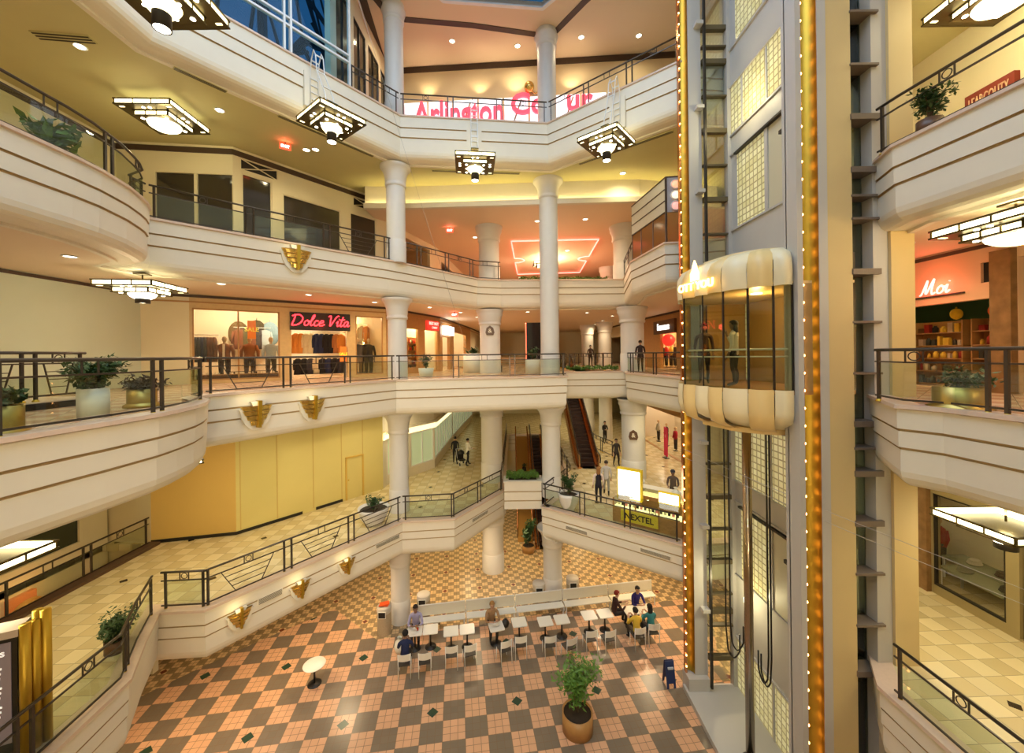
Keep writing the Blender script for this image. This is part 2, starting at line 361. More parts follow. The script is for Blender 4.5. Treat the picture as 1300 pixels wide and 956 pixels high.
BL=(-1.22,22.6); BR=(7.0,22.9)
for lv,l1,l2 in ((0,'thick column on the food court floor under the left part of the lower balcony',None),
    (1,'thick column lit green left of the small planter wall on the lower balcony','thick column with a dark round emblem sign beside the kiosk on the lower balcony'),
    (2,'thick column on the clothing shop level near the bench','thick grey column left of the shop with the brown sign board'),
    (3,'thick column behind the third balcony railing left of the neon ticket outline','thick column right of the neon ticket outline beside the stone clad kiosk')):
    zt=Z[lv+1]-FH[lv+1]-.05
    if lv==3: zt=EZ+7.6
    column(BL if lv<2 else (-1.3,23.5),.60,Z[lv],zt,l1,capr=1.35,caph=.9)
    if l2: column(BR if lv<3 else (6.85,23.7),.66,Z[lv],zt,l2,capr=1.35,caph=.9)
for (x,y) in ((7.9,33.5),(7.1,37.0)):
    for lv in (1,2):
        column((x,y),.55,Z[lv],Z[lv+1]-FH[lv+1]-.05,('nearer' if y<35 else 'farther')+(' plain column behind the escalators on the lower balcony level' if lv==1 else ' plain column deep in the mall on the clothing shop level'),capr=1.3,caph=.9)
column((8.6,35.0),.6,Z[3],EZ+7.6,'plain column deep in the mall behind the neon ticket outline, third balcony level',capr=1.3,caph=.9)
# ---------------- walls and shop fronts ----------------
def facade(name,A,B,z0,z1,openings,m,th=.22,kind='structure',**kw):
    """upright wall from A to B with rectangular openings (s0,s1,za,zb)"""
    A=Vector(A[:2]);B=Vector(B[:2]);L=(B-A).length;t=(B-A)/L
    ss=sorted({0,L,*[max(0,min(L,o[i])) for o in openings for i in (0,1)]}); zs=sorted({z0,z1,*[max(z0,min(z1,o[i])) for o in openings for i in (2,3)]})
    mb=MB()
    for i in range(len(ss)-1):
        j=0
        while j<len(zs)-1:
            sm=(ss[i]+ss[i+1])/2
            def op(k): zm=(zs[k]+zs[k+1])/2; return any(o[0]<sm<o[1] and o[2]<zm<o[3] for o in openings)
            if op(j): j+=1; continue
            k=j
            while k+1<len(zs)-1 and not op(k+1): k+=1
            mb.obox(A+t*ss[i],A+t*ss[i+1],th,zs[j],zs[k+1],off=th/2); j=k+1
    return mb.build(name,m,kind=kind,**kw)
def pxr(A,B,x0,x1,yt,yb):      # pixel box on a plane -> (s0,s1,z0,z1)
    s0,zt=PL(x0,yt,A,B); s1,zb=PL(x1,yb,A,B); return (min(s0,s1),max(s0,s1),min(zb,zt),max(zb,zt))
def onp(A,B,s,off=0):
    A=Vector(A[:2]);B=Vector(B[:2]);t=(B-A).normalized(); n=Vector((-t.y,t.x)); return A+t*s+n*off
def frames(A,B,o,m,name='shop_window_frame',w=.06,mull=0,tr=None,parent=None):
    mb=MB(); s0,s1,z0,z1=o
    for a,b,c,d in ((s0,s0+w,z0,z1),(s1-w,s1,z0,z1),(s0,s1,z0,z0+w),(s0,s1,z1-w,z1)): mb.obox(onp(A,B,a),onp(A,B,b),.08,c,d,off=.06)
    for k in range(mull):
        s=s0+(s1-s0)*(k+1)/(mull+1); mb.obox(onp(A,B,s-w/2),onp(A,B,s+w/2),.08,z0,z1,off=.06)
    if tr: mb.obox(onp(A,B,s0),onp(A,B,s1),.08,tr-w/2,tr+w/2,off=.06)
    return mb.build(name,m,parent,kind='structure')
def pane(A,B,o,m,off=.08,name='window_pane'):
    s0,s1,z0,z1=o; return MB().obox(onp(A,B,s0),onp(A,B,s1),.012,z0,z1,off=off).build(name,m,kind='structure')
def band(pts,z0,z1,m,out=.03,name='trim_2'):
    return MB().sweep(pts,[(0,z1),(out,z1),(out,z0),(0,z0)]).build(name,m,kind='structure')
ZC=[Z[i+1]-FH[i+1]-.05 for i in range(4)]+[ZTOP]
# --- level 2, left: pale panel wall, clothing shop, aisle shops
W2=[P2(-14.6,YN),P2(-14.6,15.5),P2(-13.3,16.25),P2(-6.8,21.3),P2(-4.9,27),P2(-4.0,38),P2(-3.6,48)]
facade('wall_left',W2[0],W2[1],Z[2],ZC[2],[],M_pale)
facade('wall_left',W2[1],W2[2],Z[2],ZC[2],[],M_wall)
A,B=W2[2],W2[3]
dv1=pxr(A,B,243.5,356,389,489); dv1=(dv1[0],dv1[1],Z[2]+.12,ZC[2]-.55)
dv2=pxr(A,B,369.5,442,395,489); dv2=(dv2[0],dv2[1],Z[2],ZC[2]-.50)
dv3=pxr(A,B,451,487,395,489); dv3=(dv3[0],dv3[1],Z[2]+.12,ZC[2]-.55)
facade('wall_left',A,B,Z[2],ZC[2],[dv1,dv2,dv3],mat('shopfront_gold_stone',(.62,.44,.20),.35,noise=.12,bscale=8))
for o in (dv1,dv3): pane(A,B,o,M_shopglass); frames(A,B,o,M_wood,mull=1 if o is dv1 else 0)
A,B=W2[3],W2[4]
L=(B-A).length
a1=(L*.28,L*.55,Z[2]+.3,Z[2]+2.75); a2=(L*.66,L*.95,Z[2]+.05,Z[2]+2.75)
facade('wall_left',A,B,Z[2],ZC[2],[a1,a2],M_wood)
for o in (a1,a2): pane(A,B,o,M_shopglass); frames(A,B,o,M_wood)
A,B=W2[4],W2[5]; L=(B-A).length
a3=(L*.05,L*.25,Z[2],Z[2]+2.4); a4=(L*.36,L*.8,Z[2]+.05,Z[2]+2.9)
facade('wall_left',A,B,Z[2],ZC[2],[a3,a4],M_wood); pane(A,B,a4,M_shopglass)
facade('wall_left',W2[5],W2[6],Z[2],ZC[2],[],M_wall)
band(W2,ZC[2]-.12,ZC[2]-.02,M_stripe,.05); band(W2[1:],ZC[2]-.34,ZC[2]-.28,M_wood,.06)
# --- level 3, left: empty dark shops
W3=[P2(-15.8,YN),P2(-15.8,15.8),P2(-11.5,16.35),P2(-6.8,22.6),P2(-5.2,28),P2(-4.4,38),P2(-4.2,48)]
facade('wall_left',W3[0],W3[1],Z[3],ZC[3],[],M_wall)
A,B=W3[1],W3[2]
o1=pxr(A,B,197,247,218,300);o1=(o1[0],o1[1],Z[3]+.1,o1[3]);o2=pxr(A,B,250,297,218,300);o2=(o2[0],o2[1],Z[3]+.1,o1[3])
facade('wall_left',A,B,Z[3],ZC[3],[o1,o2],M_wall)
for o in (o1,o2): pane(A,B,o,M_darkglass)
A,B=W3[2],W3[3]
v1=pxr(A,B,306,352,201,229); v2=pxr(A,B,449,479,250,270)
d1=pxr(A,B,307,346,228,300); d1=(d1[0],d1[1],Z[3]+.02,v1[2]-.15)
d2=pxr(A,B,359,433,243,310); d2=(d2[0],d2[1],Z[3]+.1,d2[3]-.1)
d3=pxr(A,B,444.5,478,269,316); d3=(d3[0],d3[1],Z[3]+.02,d3[3])
facade('wall_left',A,B,Z[3],ZC[3],[v1,v2,d1,d2,d3],M_wall)
for o in (d1,d2,d3): pane(A,B,o,M_darkglass); frames(A,B,o,M_wall,w=.05)
for o in (v1,v2):
    pane(A,B,o,M_black,name='window_transom'); mb=MB()
    for q in ((o[0],o[2],o[1],o[3]),(o[0],o[3],o[1],o[2])):
        p=onp(A,B,q[0],.02);r=onp(A,B,q[2],.02); mb.bar((p.x,p.y,q[1]),(r.x,r.y,q[3]),.035)
    mb.build('window_transom_bars',M_wall,kind='structure')
A,B=W3[3],W3[4]; L=(B-A).length; o5=(L*.2,L*.8,Z[3]+.1,Z[3]+2.9)
facade('wall_left',A,B,Z[3],ZC[3],[o5],M_wall); pane(A,B,o5,M_shopglass)
A,B=W3[4],W3[5]; facade('wall_left',A,B,Z[3],ZC[3],[(1,6,Z[3]+.1,Z[3]+2.6)],M_wall); facade('wall_left',W3[5],W3[6],Z[3],ZC[3],[],M_wall)
band(W3[:4],ZC[3]-.34,ZC[3]-.12,M_stripe,.04)
# --- level 1, left
H=[P2(-14.15,15.35),U(300,679,Z[1]),U(486.6,620.5,Z[1])]
facade('wall_left',P2(-16.0,YN),P2(-16.0,15.5),-.2,ZC[1],[(16.5,21.5,Z[1]+.5,Z[1]+2.2)],M_wall)
facade('wall_left',P2(-16.2,15.6),H[0],0,ZC[1],[],M_wall)
A,B=H[0],H[1]; facade('wall_left',A,B,Z[1],ZC[1],[],mat('orange_hoarding',(.72,.49,.15),.35,noise=.04,bscale=1.2))
A,B=H[1],H[2]; facade('wall_left',A,B,Z[1],ZC[1],[],M_hoard)
mb=MB()
for px in (305,352,398,434,461): 
    s,_=PL(px,620,A,B)
    if s>0: mb.obox(onp(A,B,s-.015),onp(A,B,s+.015),.02,Z[1]+.12,ZC[1],off=-.005)
mb.build('trim_3',mat('hoarding_seam',(.62,.45,.15),.5),kind='structure')
s0,z1=PL(438,574,A,B); s1,_=PL(461,574,A,B); z1=Z[1]+2.15
mb=MB(); mb.obox(onp(A,B,s0),onp(A,B,s0+.07),.06,Z[1],z1,off=-.03); mb.obox(onp(A,B,s1-.07),onp(A,B,s1),.06,Z[1],z1,off=-.03); mb.obox(onp(A,B,s0),onp(A,B,s1),.06,z1-.07,z1,off=-.03)
d_=mb.build('door_1',mat('door_trim_gold',(.66,.44,.10),.4),kind='structure')
p=onp(A,B,s0+.14,-.06); MB().ball((p.x,p.y,Z[1]+1.0),.04,8).build('door_knob',M_brass,d_)
band([H[0],H[1],onp(A,B,PL(384,650,A,B)[0])],Z[1],Z[1]+.13,M_black,.02,'baseboard_left'); sa,_=PL(401,650,A,B); sb,_=PL(435,640,A,B); band([onp(A,B,sa),onp(A,B,sb)],Z[1],Z[1]+.13,M_black,.02,'baseboard_left')
M_frost=mat('frosted_glass',(.55,.68,.48),.25,emit=(.75,.85,.50),es=.22)
S1=[H[2],P2(-7.05,21.9),U(521,605,Z[1]),U(552,594,Z[1]),U(575,562,Z[1]),P2(-4.5,44)]
for i in range(len(S1)-1):
    A,B=S1[i],S1[i+1]; L=(B-A).length
    ops=[(.08,L-.08,Z[1]+.55,Z[1]+2.55)] if L>.8 else []
    facade('wall_left',A,B,Z[1],ZC[1],ops,M_paint)
    if ops: pane(A,B,ops[0],M_frost); frames(A,B,ops[0],M_whitemetal,mull=max(1,int(L/1.1)),w=.05)
band(S1,Z[1]+2.62,Z[1]+2.95,mat('shop_cornice_light',(1,.9,.6),.5,emit=(1,.86,.45),es=1.6),.12)
band(S1,Z[1]+2.95,Z[1]+3.1,M_paint,.2)
# --- right side walls
R1x,R2x,R3x=12.4,11.8,12.6
A,B=P2(R1x,23),P2(R1x,YN)
g1=pxr(A,B,1184,1277,640,760); g1=(g1[0],g1[1],Z[1]+.25,Z[1]+2.95); g2=pxr(A,B,1293,1420,640,760); g2=(g2[0],g2[1],Z[1]+.05,Z[1]+2.95)
facade('wall_right',A,B,Z[1],ZC[1],[g1,g2],mat('shopfront_bronze_paint',(.34,.27,.13),.4))
pane(A,B,g1,M_shopglass); frames(A,B,g1,M_dark,w=.05); pane(A,B,g2,M_shopglass)
s0,_=PL(1150,600,A,B); s1,_=PL(1181,600,A,B); MB().obox(onp(A,B,s0),onp(A,B,s1),.14,Z[1],ZC[1],off=-.07).build('pillar_cladding',M_stone,kind='structure')
A2,B2=P2(R2x,22),P2(R2x,YN)
h1=pxr(A2,B2,1120,1265,388,500); h1=(h1[0],h1[1],Z[2]+.02,Z[2]+2.32)
h2=pxr(A2,B2,1293,1500,388,500); h2=(h2[0],h2[1],Z[2]+.02,Z[2]+3.2); h3=pxr(A2,B2,1245,1264,336,365); h3=(h3[0],h3[1],Z[2]+2.72,Z[2]+3.22)
facade('wall_right',A2,B2,Z[2],ZC[2],[h1,h2,h3],mat('salmon_wall',(.72,.50,.30),.5))
pane(A2,B2,h3,M_black)
s0,_=PL(1264.5,400,A2,B2); s1,_=PL(1292,400,A2,B2); MB().obox(onp(A2,B2,s0),onp(A2,B2,s1),.16,Z[2],ZC[2]-.3,off=-.08).build('pillar_cladding',M_stone,kind='structure')
band([A2,B2],ZC[2]-.14,ZC[2]-.05,M_stripe,.05)
A3,B3=P2(R3x,23),P2(R3x,YN); facade('wall_right',A3,B3,Z[3],ZC[3],[],M_wall)
# level 2 / level 1 right far wall with shops
F2=[P2(9.9,46),P2(10.1,31),P2(10.55,23.2)]
A,B=F2[1],F2[2]; k1=pxr(A,B,838,859,420,475); k1=(k1[0],k1[1],Z[2]+.02,Z[2]+2.35); 
facade('wall_right',A,B,Z[2],ZC[2],[k1],M_wood); facade('wall_right',F2[0],F2[1],Z[2],ZC[2],[(4,10,Z[2],Z[2]+2.6)],M_wall)
band(F2,ZC[2]-.12,ZC[2],M_stripe,.05)
G1=[P2(10.6,46),P2(10.8,34),P2(11.0,23.2)]
A,B=G1[1],G1[2]; k2=(.6,9.9,Z[1]+.02,Z[1]+2.9); facade('wall_right',A,B,Z[1],ZC[1],[k2],M_wood); facade('wall_right',G1[0],G1[1],Z[1],ZC[1],[(3,9,Z[1],Z[1]+2.6)],M_wall)
# --- level 0 enclosing walls
facade('wall_left',P2(-16.4,YN),P2(-16.4,30),0,ZC[0],[],M_wall); facade('wall_right',P2(11,30),P2(11,YN),0,ZC[0],[],M_wall); facade('wall_far',P2(-16.4,36),P2(11,36),0,ZC[0],[],M_wall)
# --- level 4
A,B=P2(-6.15,22.3),P2(9.4,21.3)
facade('wall_far',A,B,Z[4],ZTOP,[],mat('top_wall_paint',(.74,.58,.34),.6),th=.3)
facade('wall_right',B,P2(9.4,YN),Z[4],ZTOP,[],M_wall,th=.3)
MB().sweep([A,B],[(0,ZTOP-.02),(.04,ZTOP-.02),(.04,ZTOP-.34),(0,ZTOP-.34)]).build('trim_4',M_stripe,kind='structure')
LW=[P2(-7.0,15.5),P2(-6.75,22.3)]
ops=[(.5+i*1.65,1.85+i*1.65,Z[4]+.3,Z[4]+4.6) for i in range(4)]
facade('wall_left',LW[0],LW[1],Z[4],ZTOP,ops,M_wall)
for o in ops: pane(LW[0],LW[1],o,mat('evening_window_glass',(.10,.085,.05),.1,0,spec=.9)); frames(LW[0],LW[1],o,M_dark,mull=1)
MB().obox(P2(-7.2,22.4),A,.2,Z[4],ZTOP,off=.1).build('wall_far',M_wall,kind='structure')
# dark ceiling bands
def cband(pts,wd,z,m,name='trim_5'):
    mb=MB(); mb.sweep(pts,[(-wd/2,z),(-wd/2,z-.03),(wd/2,z-.03),(wd/2,z)]); return mb.build(name,m,kind='structure')
cband([U(455,-20,ZTOP),U(488,86,ZTOP),P2(-6.1,22.0)],.34,ZTOP,M_stripe)
cband([U(466,-16,ZTOP),U(497,23,ZTOP),U(600,32,ZTOP),U(684,44,ZTOP),U(705,40,ZTOP),U(742,2,ZTOP),U(800,-50,ZTOP)],.30,ZTOP,M_stripe)
# third level: lowered ceiling behind the lit cove, with the neon outline
ZL=EZ+7.6
cv=[P2(-7.5,20.35),U(512,266,ZL),U(812,257,ZL),P2(11,20.9)]
MB().prism([(p.x,p.y) for p in cv]+[(XR,20.9),(XR,YB),(XL,YB),(XL,22.7),(-7.5,22.7)],ZL,ZL+.1).build('ceiling',mat('peach_ceiling_paint',(.85,.68,.50),.7),kind='structure')
MB().sweep(cv,[(0,ZC[3]),(0,ZL),(.02,ZL-.04),(.28,ZL-.04),(.28,ZL+.22),(.24,ZL+.22),(.24,ZL+.0)]).build('trim_6',M_paint,kind='structure')
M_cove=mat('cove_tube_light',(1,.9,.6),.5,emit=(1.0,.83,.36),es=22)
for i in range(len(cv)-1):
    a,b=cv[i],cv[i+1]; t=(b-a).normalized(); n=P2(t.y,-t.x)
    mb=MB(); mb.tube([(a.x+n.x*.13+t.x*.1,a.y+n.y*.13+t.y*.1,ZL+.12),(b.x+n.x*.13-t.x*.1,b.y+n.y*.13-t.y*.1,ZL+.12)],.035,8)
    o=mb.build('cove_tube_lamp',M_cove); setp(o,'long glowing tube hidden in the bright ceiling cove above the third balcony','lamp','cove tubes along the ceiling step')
# ---------------- ceiling downlights and the light they give ----------------
dl_proto=None
def downlight(x,y,z,label,power=130,color=WARM,r=.13,angle=2.7,group='round downlights set in the ceilings'):
    global dl_proto
    if dl_proto is None:
        t=thing('ceiling_downlight',label,'ceiling light',(x,y,z),0,group)
        MB().lathe([(.155,-.001),(.165,-.02),(.13,-.03),(.125,-.012),(.125,-.001)],20).build('trim_ring',M_whitemetal,t)
        MB().lathe([(0,-.012),(.122,-.012)],20,flip=False).build('lens',M_lamp,t); dl_proto=t
    else: t=dup(dl_proto,(x,y,z),0,label,group)
    t['label']=label; t['group']=group
    if power: light('SPOT','downlight_lamp',(0,0,-.06),power,color,.07,angle=angle,blend=.9,parent=t)
    return t
def row(path,inset_d,step,z,label,group,power,color,skip=None,start=0.0,angle=2.7):
    p=inset(path,inset_d); acc=start
    for i in range(len(p)-1):
        L=(p[i+1]-p[i]).length
        while acc<L:
            q=p[i].lerp(p[i+1],acc/L)
            if not skip or not skip(q): downlight(q.x,q.y,z,label,power,color,group=group,angle=angle)
            acc+=step
        acc-=L
PK=1.0
row([E1[0],P2(-8.9,10.8),U(300,751,Z[1]),U(510.7,662.8,Z[1]),P2(-3.2,24),P2(-3.2,42)],2.2,3.4,ZC[1],'round ceiling downlight over the yellow hoarding walkway','downlights over the lower left walkway',92*PK,(1,.84,.48),skip=lambda q:q.y<0)
row([P2(1.5,42),P2(1.5,22),P2(7.1,14.6),P2(7.6,10),P2(7.8,-7)],-0.01,9,ZC[1],'round ceiling downlight over the lower right walkway','downlights over the lower right walkway',0,YEL,skip=lambda q:True)
row([P2(5.5,42),P2(6.2,24),P2(9.2,18),P2(9.6,10),P2(9.6,0)],0,3.6,ZC[1],'round ceiling downlight over the lower right walkway','downlights over the lower right walkway',140*PK,(1,.80,.45))
row([P2(-9.5,0),P2(-11.5,11.5)],0,3.4,ZC[2],'round ceiling downlight above the curved railing and the pale panel wall','downlights above the clothing shop level bulge',55*PK,(1,.86,.60))
row([P2(-10.3,14),P2(-7.6,18.3),P2(-3.6,22.5),P2(-1.8,30),P2(-1.8,42)],0,3.2,ZC[2],'round ceiling downlight in the rosy ceiling over the clothing shop walkway','downlights over the clothing shop walkway',150*PK,AMBER)
row([P2(1,24.5),P2(7,26),P2(8.0,42)],0,4,ZC[2],'round ceiling downlight deep in the clothing shop level','downlights deep in the clothing shop level',150*PK,AMBER)
row([P2(9.4,20),P2(9.9,14),P2(9.8,0)],0,3.4,ZC[2],'round ceiling downlight over the pink neon shop','downlights over the right walkway of the clothing shop level',120*PK,AMBER)
row([P2(-12.2,1),P2(-12.6,10),P2(-10.2,14),P2(-6.3,19.2)],0,3.4,ZC[3],'round ceiling downlight in the ochre ceiling over the third balcony','downlights over the third left balcony',26*PK,YEL)
row([P2(10.2,1),P2(10.4,18)],0,3.4,ZC[3],'round ceiling downlight over the third right balcony','downlights over the third right balcony',70*PK,YEL)
for (x,y) in ((603,301),(682,280.5),(743,278),(720,318),(660,352)):
    p=U(x,y,ZL); downlight(p.x,p.y,ZL,'round ceiling downlight near the neon ticket outline',330,AMBER,group='downlights around the neon ticket outline')
for (x,y) in ((504,50),(574,52),(657,58),(738,47),(811,45)):
    p=U(x,y,ZTOP); downlight(p.x,p.y,ZTOP,'bright round spotlight in the top ceiling above the red letters',55,(1,.76,.50),group='bright spotlights in the top ceiling')
for (x,y) in ((790.7,219.6),(389,190)):
    p=U(x,y,ZC[3]); downlight(p.x,p.y,ZC[3],'round ceiling downlight beside a square pendant lamp',70,YEL,group='downlights beside the pendants')
# food court ceiling under the lower balcony
row([P2(-11,2),P2(-10.5,12),P2(-6.0,19.2),P2(-1.5,20.5)],0,3.2,ZC[0],'round downlight under the lower balcony over the food court floor','downlights over the food court edge',260,(1,.70,.42))
row([P2(4.4,21),P2(8.2,16.5),P2(9.5,10)],0,3.0,ZC[0],'round downlight under the lower balcony on the right of the food court','downlights over the food court right edge',300,(1,.70,.42))
for (x,y) in ((-3,26),(0,24.5),(3.5,25),(7,24),(-7,24),(-3,31),(5,31)): downlight(x,y,ZC[0],'round downlight over the small tiled court floor by the escalator foot',170,(1,.74,.40),group='downlights over the escalator foot')
# ---------------- railings ----------------
def arc(path):
    a=[0]
    for i in range(len(path)-1): a.append(a[-1]+(path[i+1]-path[i]).length)
    return a
def at(path,a,s):
    s=max(0,min(a[-1],s))
    for i in range(len(path)-1):
        if s<=a[i+1]+1e-9:
            k=(s-a[i])/max(1e-9,a[i+1]-a[i]); return path[i].lerp(path[i+1],k)
    return path[-1]
def sub(path,a,s0,s1):
    return [at(path,a,s0)]+[path[i] for i in range(len(path)) if s0+.02<a[i]<s1-.02]+[at(path,a,s1)]
def railing(path,z,label,group=None,pan=2.35,fans=(),back=.12,glass=True,posts=True):
    p=inset(path,back); a=arc(p); L=a[-1]; n=max(1,round(L/pan)); c=at(p,a,L/2)
    t=thing('balcony_railing',label,'railing',(c.x,c.y,z),0,group)
    up=lambda q,h:(q.x,q.y,z+h)
    P3=lambda h,s0=0,s1=L:[up(q,h) for q in sub(p,a,s0,s1)]
    MB().tube(P3(1.07),.032,8).build('handrail',M_rail,t,world=True)
    mb=MB(); q=P3(.83)
    for i in range(len(q)-1): mb.bar(q[i],q[i+1],.03,.03)
    mb.build('middle_rail',M_rail,t,world=True)
    mb=MB(); q=P3(.12)
    for i in range(len(q)-1): mb.bar(q[i],q[i+1],.03,.035)
    mb.build('bottom_rail',M_rail,t,world=True)
    w=L/n; g=.12
    for i in range(n+1):
        for sgn in (-1,1):
            s=i*w+sgn*g
            if s<-.01 or s>L+.01:
                if i not in (0,n): continue
                continue
            q=at(p,a,s); mb=MB(); mb.bar(up(q,0),up(q,1.05),.05,.05)
            po=mb.build('post',M_rail,t,world=True); MB().lathe([(.06,0),(.06,.02),(.035,.05)],10,(q.x-c.x,q.y-c.y,0)).build('brass_foot',M_brass,po)
    for i in range(n):
        orn=MB(); s0,s1=i*w+g+.04,(i+1)*w-g-.04; m=(s0+s1)/2
        qa,qb=at(p,a,m-.12),at(p,a,m+.12)
        orn.bar(up(qa,.84),up(qa,1.05),.022); orn.bar(up(qb,.84),up(qb,1.05),.022)
        if i%2==0:
            tt=(qb-qa).normalized(); qm=(qa+qb)/2
            orn.tube([(qm.x+tt.x*.08*math.cos(k*PI/6),qm.y+tt.y*.08*math.cos(k*PI/6),z+.945+.08*math.sin(k*PI/6)) for k in range(12)],.011,5,closed=True)
        orn.build('ornament',M_rail,t,world=True)
        if fans=='all' or i in fans:
            ww=(s1-s0)
            f=MB(); tl,tr=s0+ww*.14,s1-ww*.14; bl,brr=s0+ww*.32,s1-ww*.32
            f.bar(up(at(p,a,tl),.82),up(at(p,a,bl),.13),.022); f.bar(up(at(p,a,tr),.82),up(at(p,a,brr),.13),.022)
            for k in range(1,4):
                h=.82-.69*k/4; x0=tl+(bl-tl)*k/4; x1=tr+(brr-tr)*k/4; f.bar(up(at(p,a,x0),h),up(at(p,a,x1),h),.018)
            f.build('slatted_fan_panel',M_rail,t,world=True)
        elif glass:
            gl=sub(p,a,s0,s1); MB().sweep(gl,[(-.005,z+.15),(.005,z+.15),(.005,z+.81),(-.005,z+.81),(-.005,z+.15)]).build('glass_panel',M_glass,t,world=True)
    return t
railing(E1[0:5],Z[1],'curved bronze and glass railing around the leafy tree on the lower left balcony')
railing(E1[4:6],Z[1],'short straight one-panel railing on the lower left balcony corner',pan=1.3)
railing(E1[5:7],Z[1],'long sloping-looking railing with slatted fan panels above the winged ornaments, lower left balcony',fans=(0,1,2,3))
railing(E1[6:8],Z[1],'one-panel railing right of the round column on the lower balcony, facing the court')
railing(E1[7:9],Z[1],'railing turning back to the small planter wall on the lower balcony')
railing([E1[8],P2(-.45,35.0)],Z[1],'railing running back beside the lower escalator well, left side',glass=False)
railing([P2(3.0,35.0),P2(3.0,21.6),E1b[0]],Z[1],'railing running back beside the lower escalator well, behind the potted tree',glass=False)
railing([E1b[0],E1b[0].lerp(E1b[1],.97)],Z[1],'bronze railing in front of the phone kiosk on the lower right balcony')
railing([P2(7.76,8.2),P2(7.8,-4)],Z[1],'bronze railing on the lower right balcony below the boutique windows')
railing([P2(-14.1,15.2),P2(-14.1,4.2)],Z[1],'bronze railing on the dark curb along the stairwell, far side of the lower left walkway',back=0)
railing(E2[0:9],Z[2],'curved bronze railing around the balcony bulge with the white and brass planters',pan=2.6)
railing(E2[8:11],Z[2],'short railing where the balcony bulge meets the clothing shop walkway',pan=1.4)
railing(E2[10:12],Z[2],'bronze railing with slatted fan panels in front of the clothing shop',fans=(0,1),glass=True,pan=2.3)
railing(E2[11:13],Z[2],'bronze and glass railing between the two round columns, clothing shop level')
railing([P2(2.6,19.4),P2(3.0,22.6)],Z[2],'short railing returning to the hedge planter, left end',pan=1.7,back=.1)
railing([P2(6.5,22.6),E2[15],E2[16].lerp(E2[15],.05)],Z[2],'bronze railing from the hedge planter to the lift shaft before the brown shop sign')
railing([P2(3.75,23.4),P2(3.75,36.4),P2(5.95,36.4),P2(5.95,23.4)],Z[2],'railing around the upper escalator well behind the hedge planter',back=0,glass=False)
railing([P2(7.6,8.4),E2[19],E2[20],E2[21],E2[22],E2[23]],Z[2],'bronze railing beside the brass planter in front of the pink neon shop',pan=2.2)
railing(E3[0:10],Z[3],'curved bronze railing on the bulging third left balcony',pan=2.6)
railing(E3[9:11],Z[3],'tiny corner railing between the curved and straight third balcony',pan=.8)
railing(E3[10:12],Z[3],'long bronze railing in front of the dark empty shops on the third balcony',pan=2.3,fans=(2,))
railing(E3[11:14],Z[3],'bronze railing from the round column to the thick column on the third balcony',pan=1.9,glass=False)
railing([P2(6.45,22.9),E3[15]],Z[3],'bronze railing left of the stone clad kiosk on the third balcony',pan=1.9,glass=False)
railing([P2(8.1,8.8),E3[20],E3[21],E3[22],E3[23]],Z[3],'bronze railing beside the bushy plant on the third right balcony',pan=2.6,glass=False)
P443=U(445,113,Z[4])
railing([P443,E4[3]],Z[4],'grey railing between the blue window wall and the column on the top balcony',pan=1.5,glass=False)
railing([E4[3],E4[4]],Z[4],'grey railing in front of the tall red letters on the top balcony',pan=2.1,glass=False)
railing([E4[4],E4[5]],Z[4],'grey railing on the right wing of the top balcony by the lift shaft',pan=2.0,glass=False)
# planters built into the balcony fronts
def hedge(poly_c,w,d,z,h,label,group=None,n=1400,m=None,cat='plant',seed=1,rot=0,lf=.06):
    rnd=random.Random(seed); t=thing('hedge_planting',label,cat,(poly_c[0],poly_c[1],z),rot,group)
    mb=MB()
    for i in range(n):
        x=(rnd.random()-.5)*w; y=(rnd.random()-.5)*d; hh=h*(.45+.55*rnd.random())*(.7+.3*math.sin(x*5+seed)**2); leafquad(mb,(x,y,hh),lf*(.7+.6*rnd.random()),rnd)
    mb.build('foliage',m or M_leafl,t); MB().box(-w/2,w/2,-d/2,d/2,-.05,.02).build('soil',M_soil,t); return t
def leafquad(mb,c,s,rnd,long=1.8,dirv=None):
    a=rnd.random()*2*PI; ph=(rnd.random()-.3)*1.6
    u=Vector((math.cos(a)*math.cos(ph),math.sin(a)*math.cos(ph),math.sin(ph)))
    if dirv is not None: u=(u*.5+Vector(dirv)).normalized()
    v=u.cross(Vector((rnd.random()-.5,rnd.random()-.5,1))).normalized(); c=Vector(c); w=u.cross(v)
    p=[c-u*s*long/2,c+v*s*.45+w*s*.08,c+u*s*long/2,c-v*s*.45+w*s*.08]
    mb.add(p,[(0,1,2,3)])
def planter_wall(x0,x1,y0,y1,zt,H,name='planter_wall'):
    pts=[P2(x0,y1),P2(x0,y0),P2(x1,y0),P2(x1,y1)]
    mb=MB(); mb.sweep(pts[::1],[(-.22,zt-.1),(-.22,zt+.02),(.04,zt+.02),(.04,zt-.04),(0,zt-.06),(0,zt-H*.35),(-.03,zt-H*.36),(-.03,zt-H*.38),(0,zt-H*.39),(0,zt-H*.68),(-.03,zt-H*.69),(-.03,zt-H*.71),(0,zt-H*.72),(0,zt-H),(-.3,zt-H)][::1])
    mb.m=[1 if (i%14) in (5,6,7,9,10,11) else 0 for i in range(len(mb.m))]
    mb.box(x0+.06,x1-.06,y0+.06,y1,zt-H,zt-.12)
    return mb.build(name,[M_paint,M_groove],kind='structure')
p0=DP(640,611.7,19.8); p1=DP(687.5,611.7,19.8)
planter_wall(p0.x,p1.x,19.8,20.75,p0.z,1.38)
hedge(((p0.x+p1.x)/2,20.3),1.65,.75,p0.z-.05,.45,'bright green clipped hedge in the small planter wall at the head of the court','hedges',1500,seed=2,lf=.07)
hedge((4.7,23.1),3.0,.5,Z[2]-.02,.42,'green hedge on the middle balcony in front of the upper escalator well',None,1600,M_leafl,seed=3)
p=U(636,355,Z[3]); q=U(792,355,Z[3])
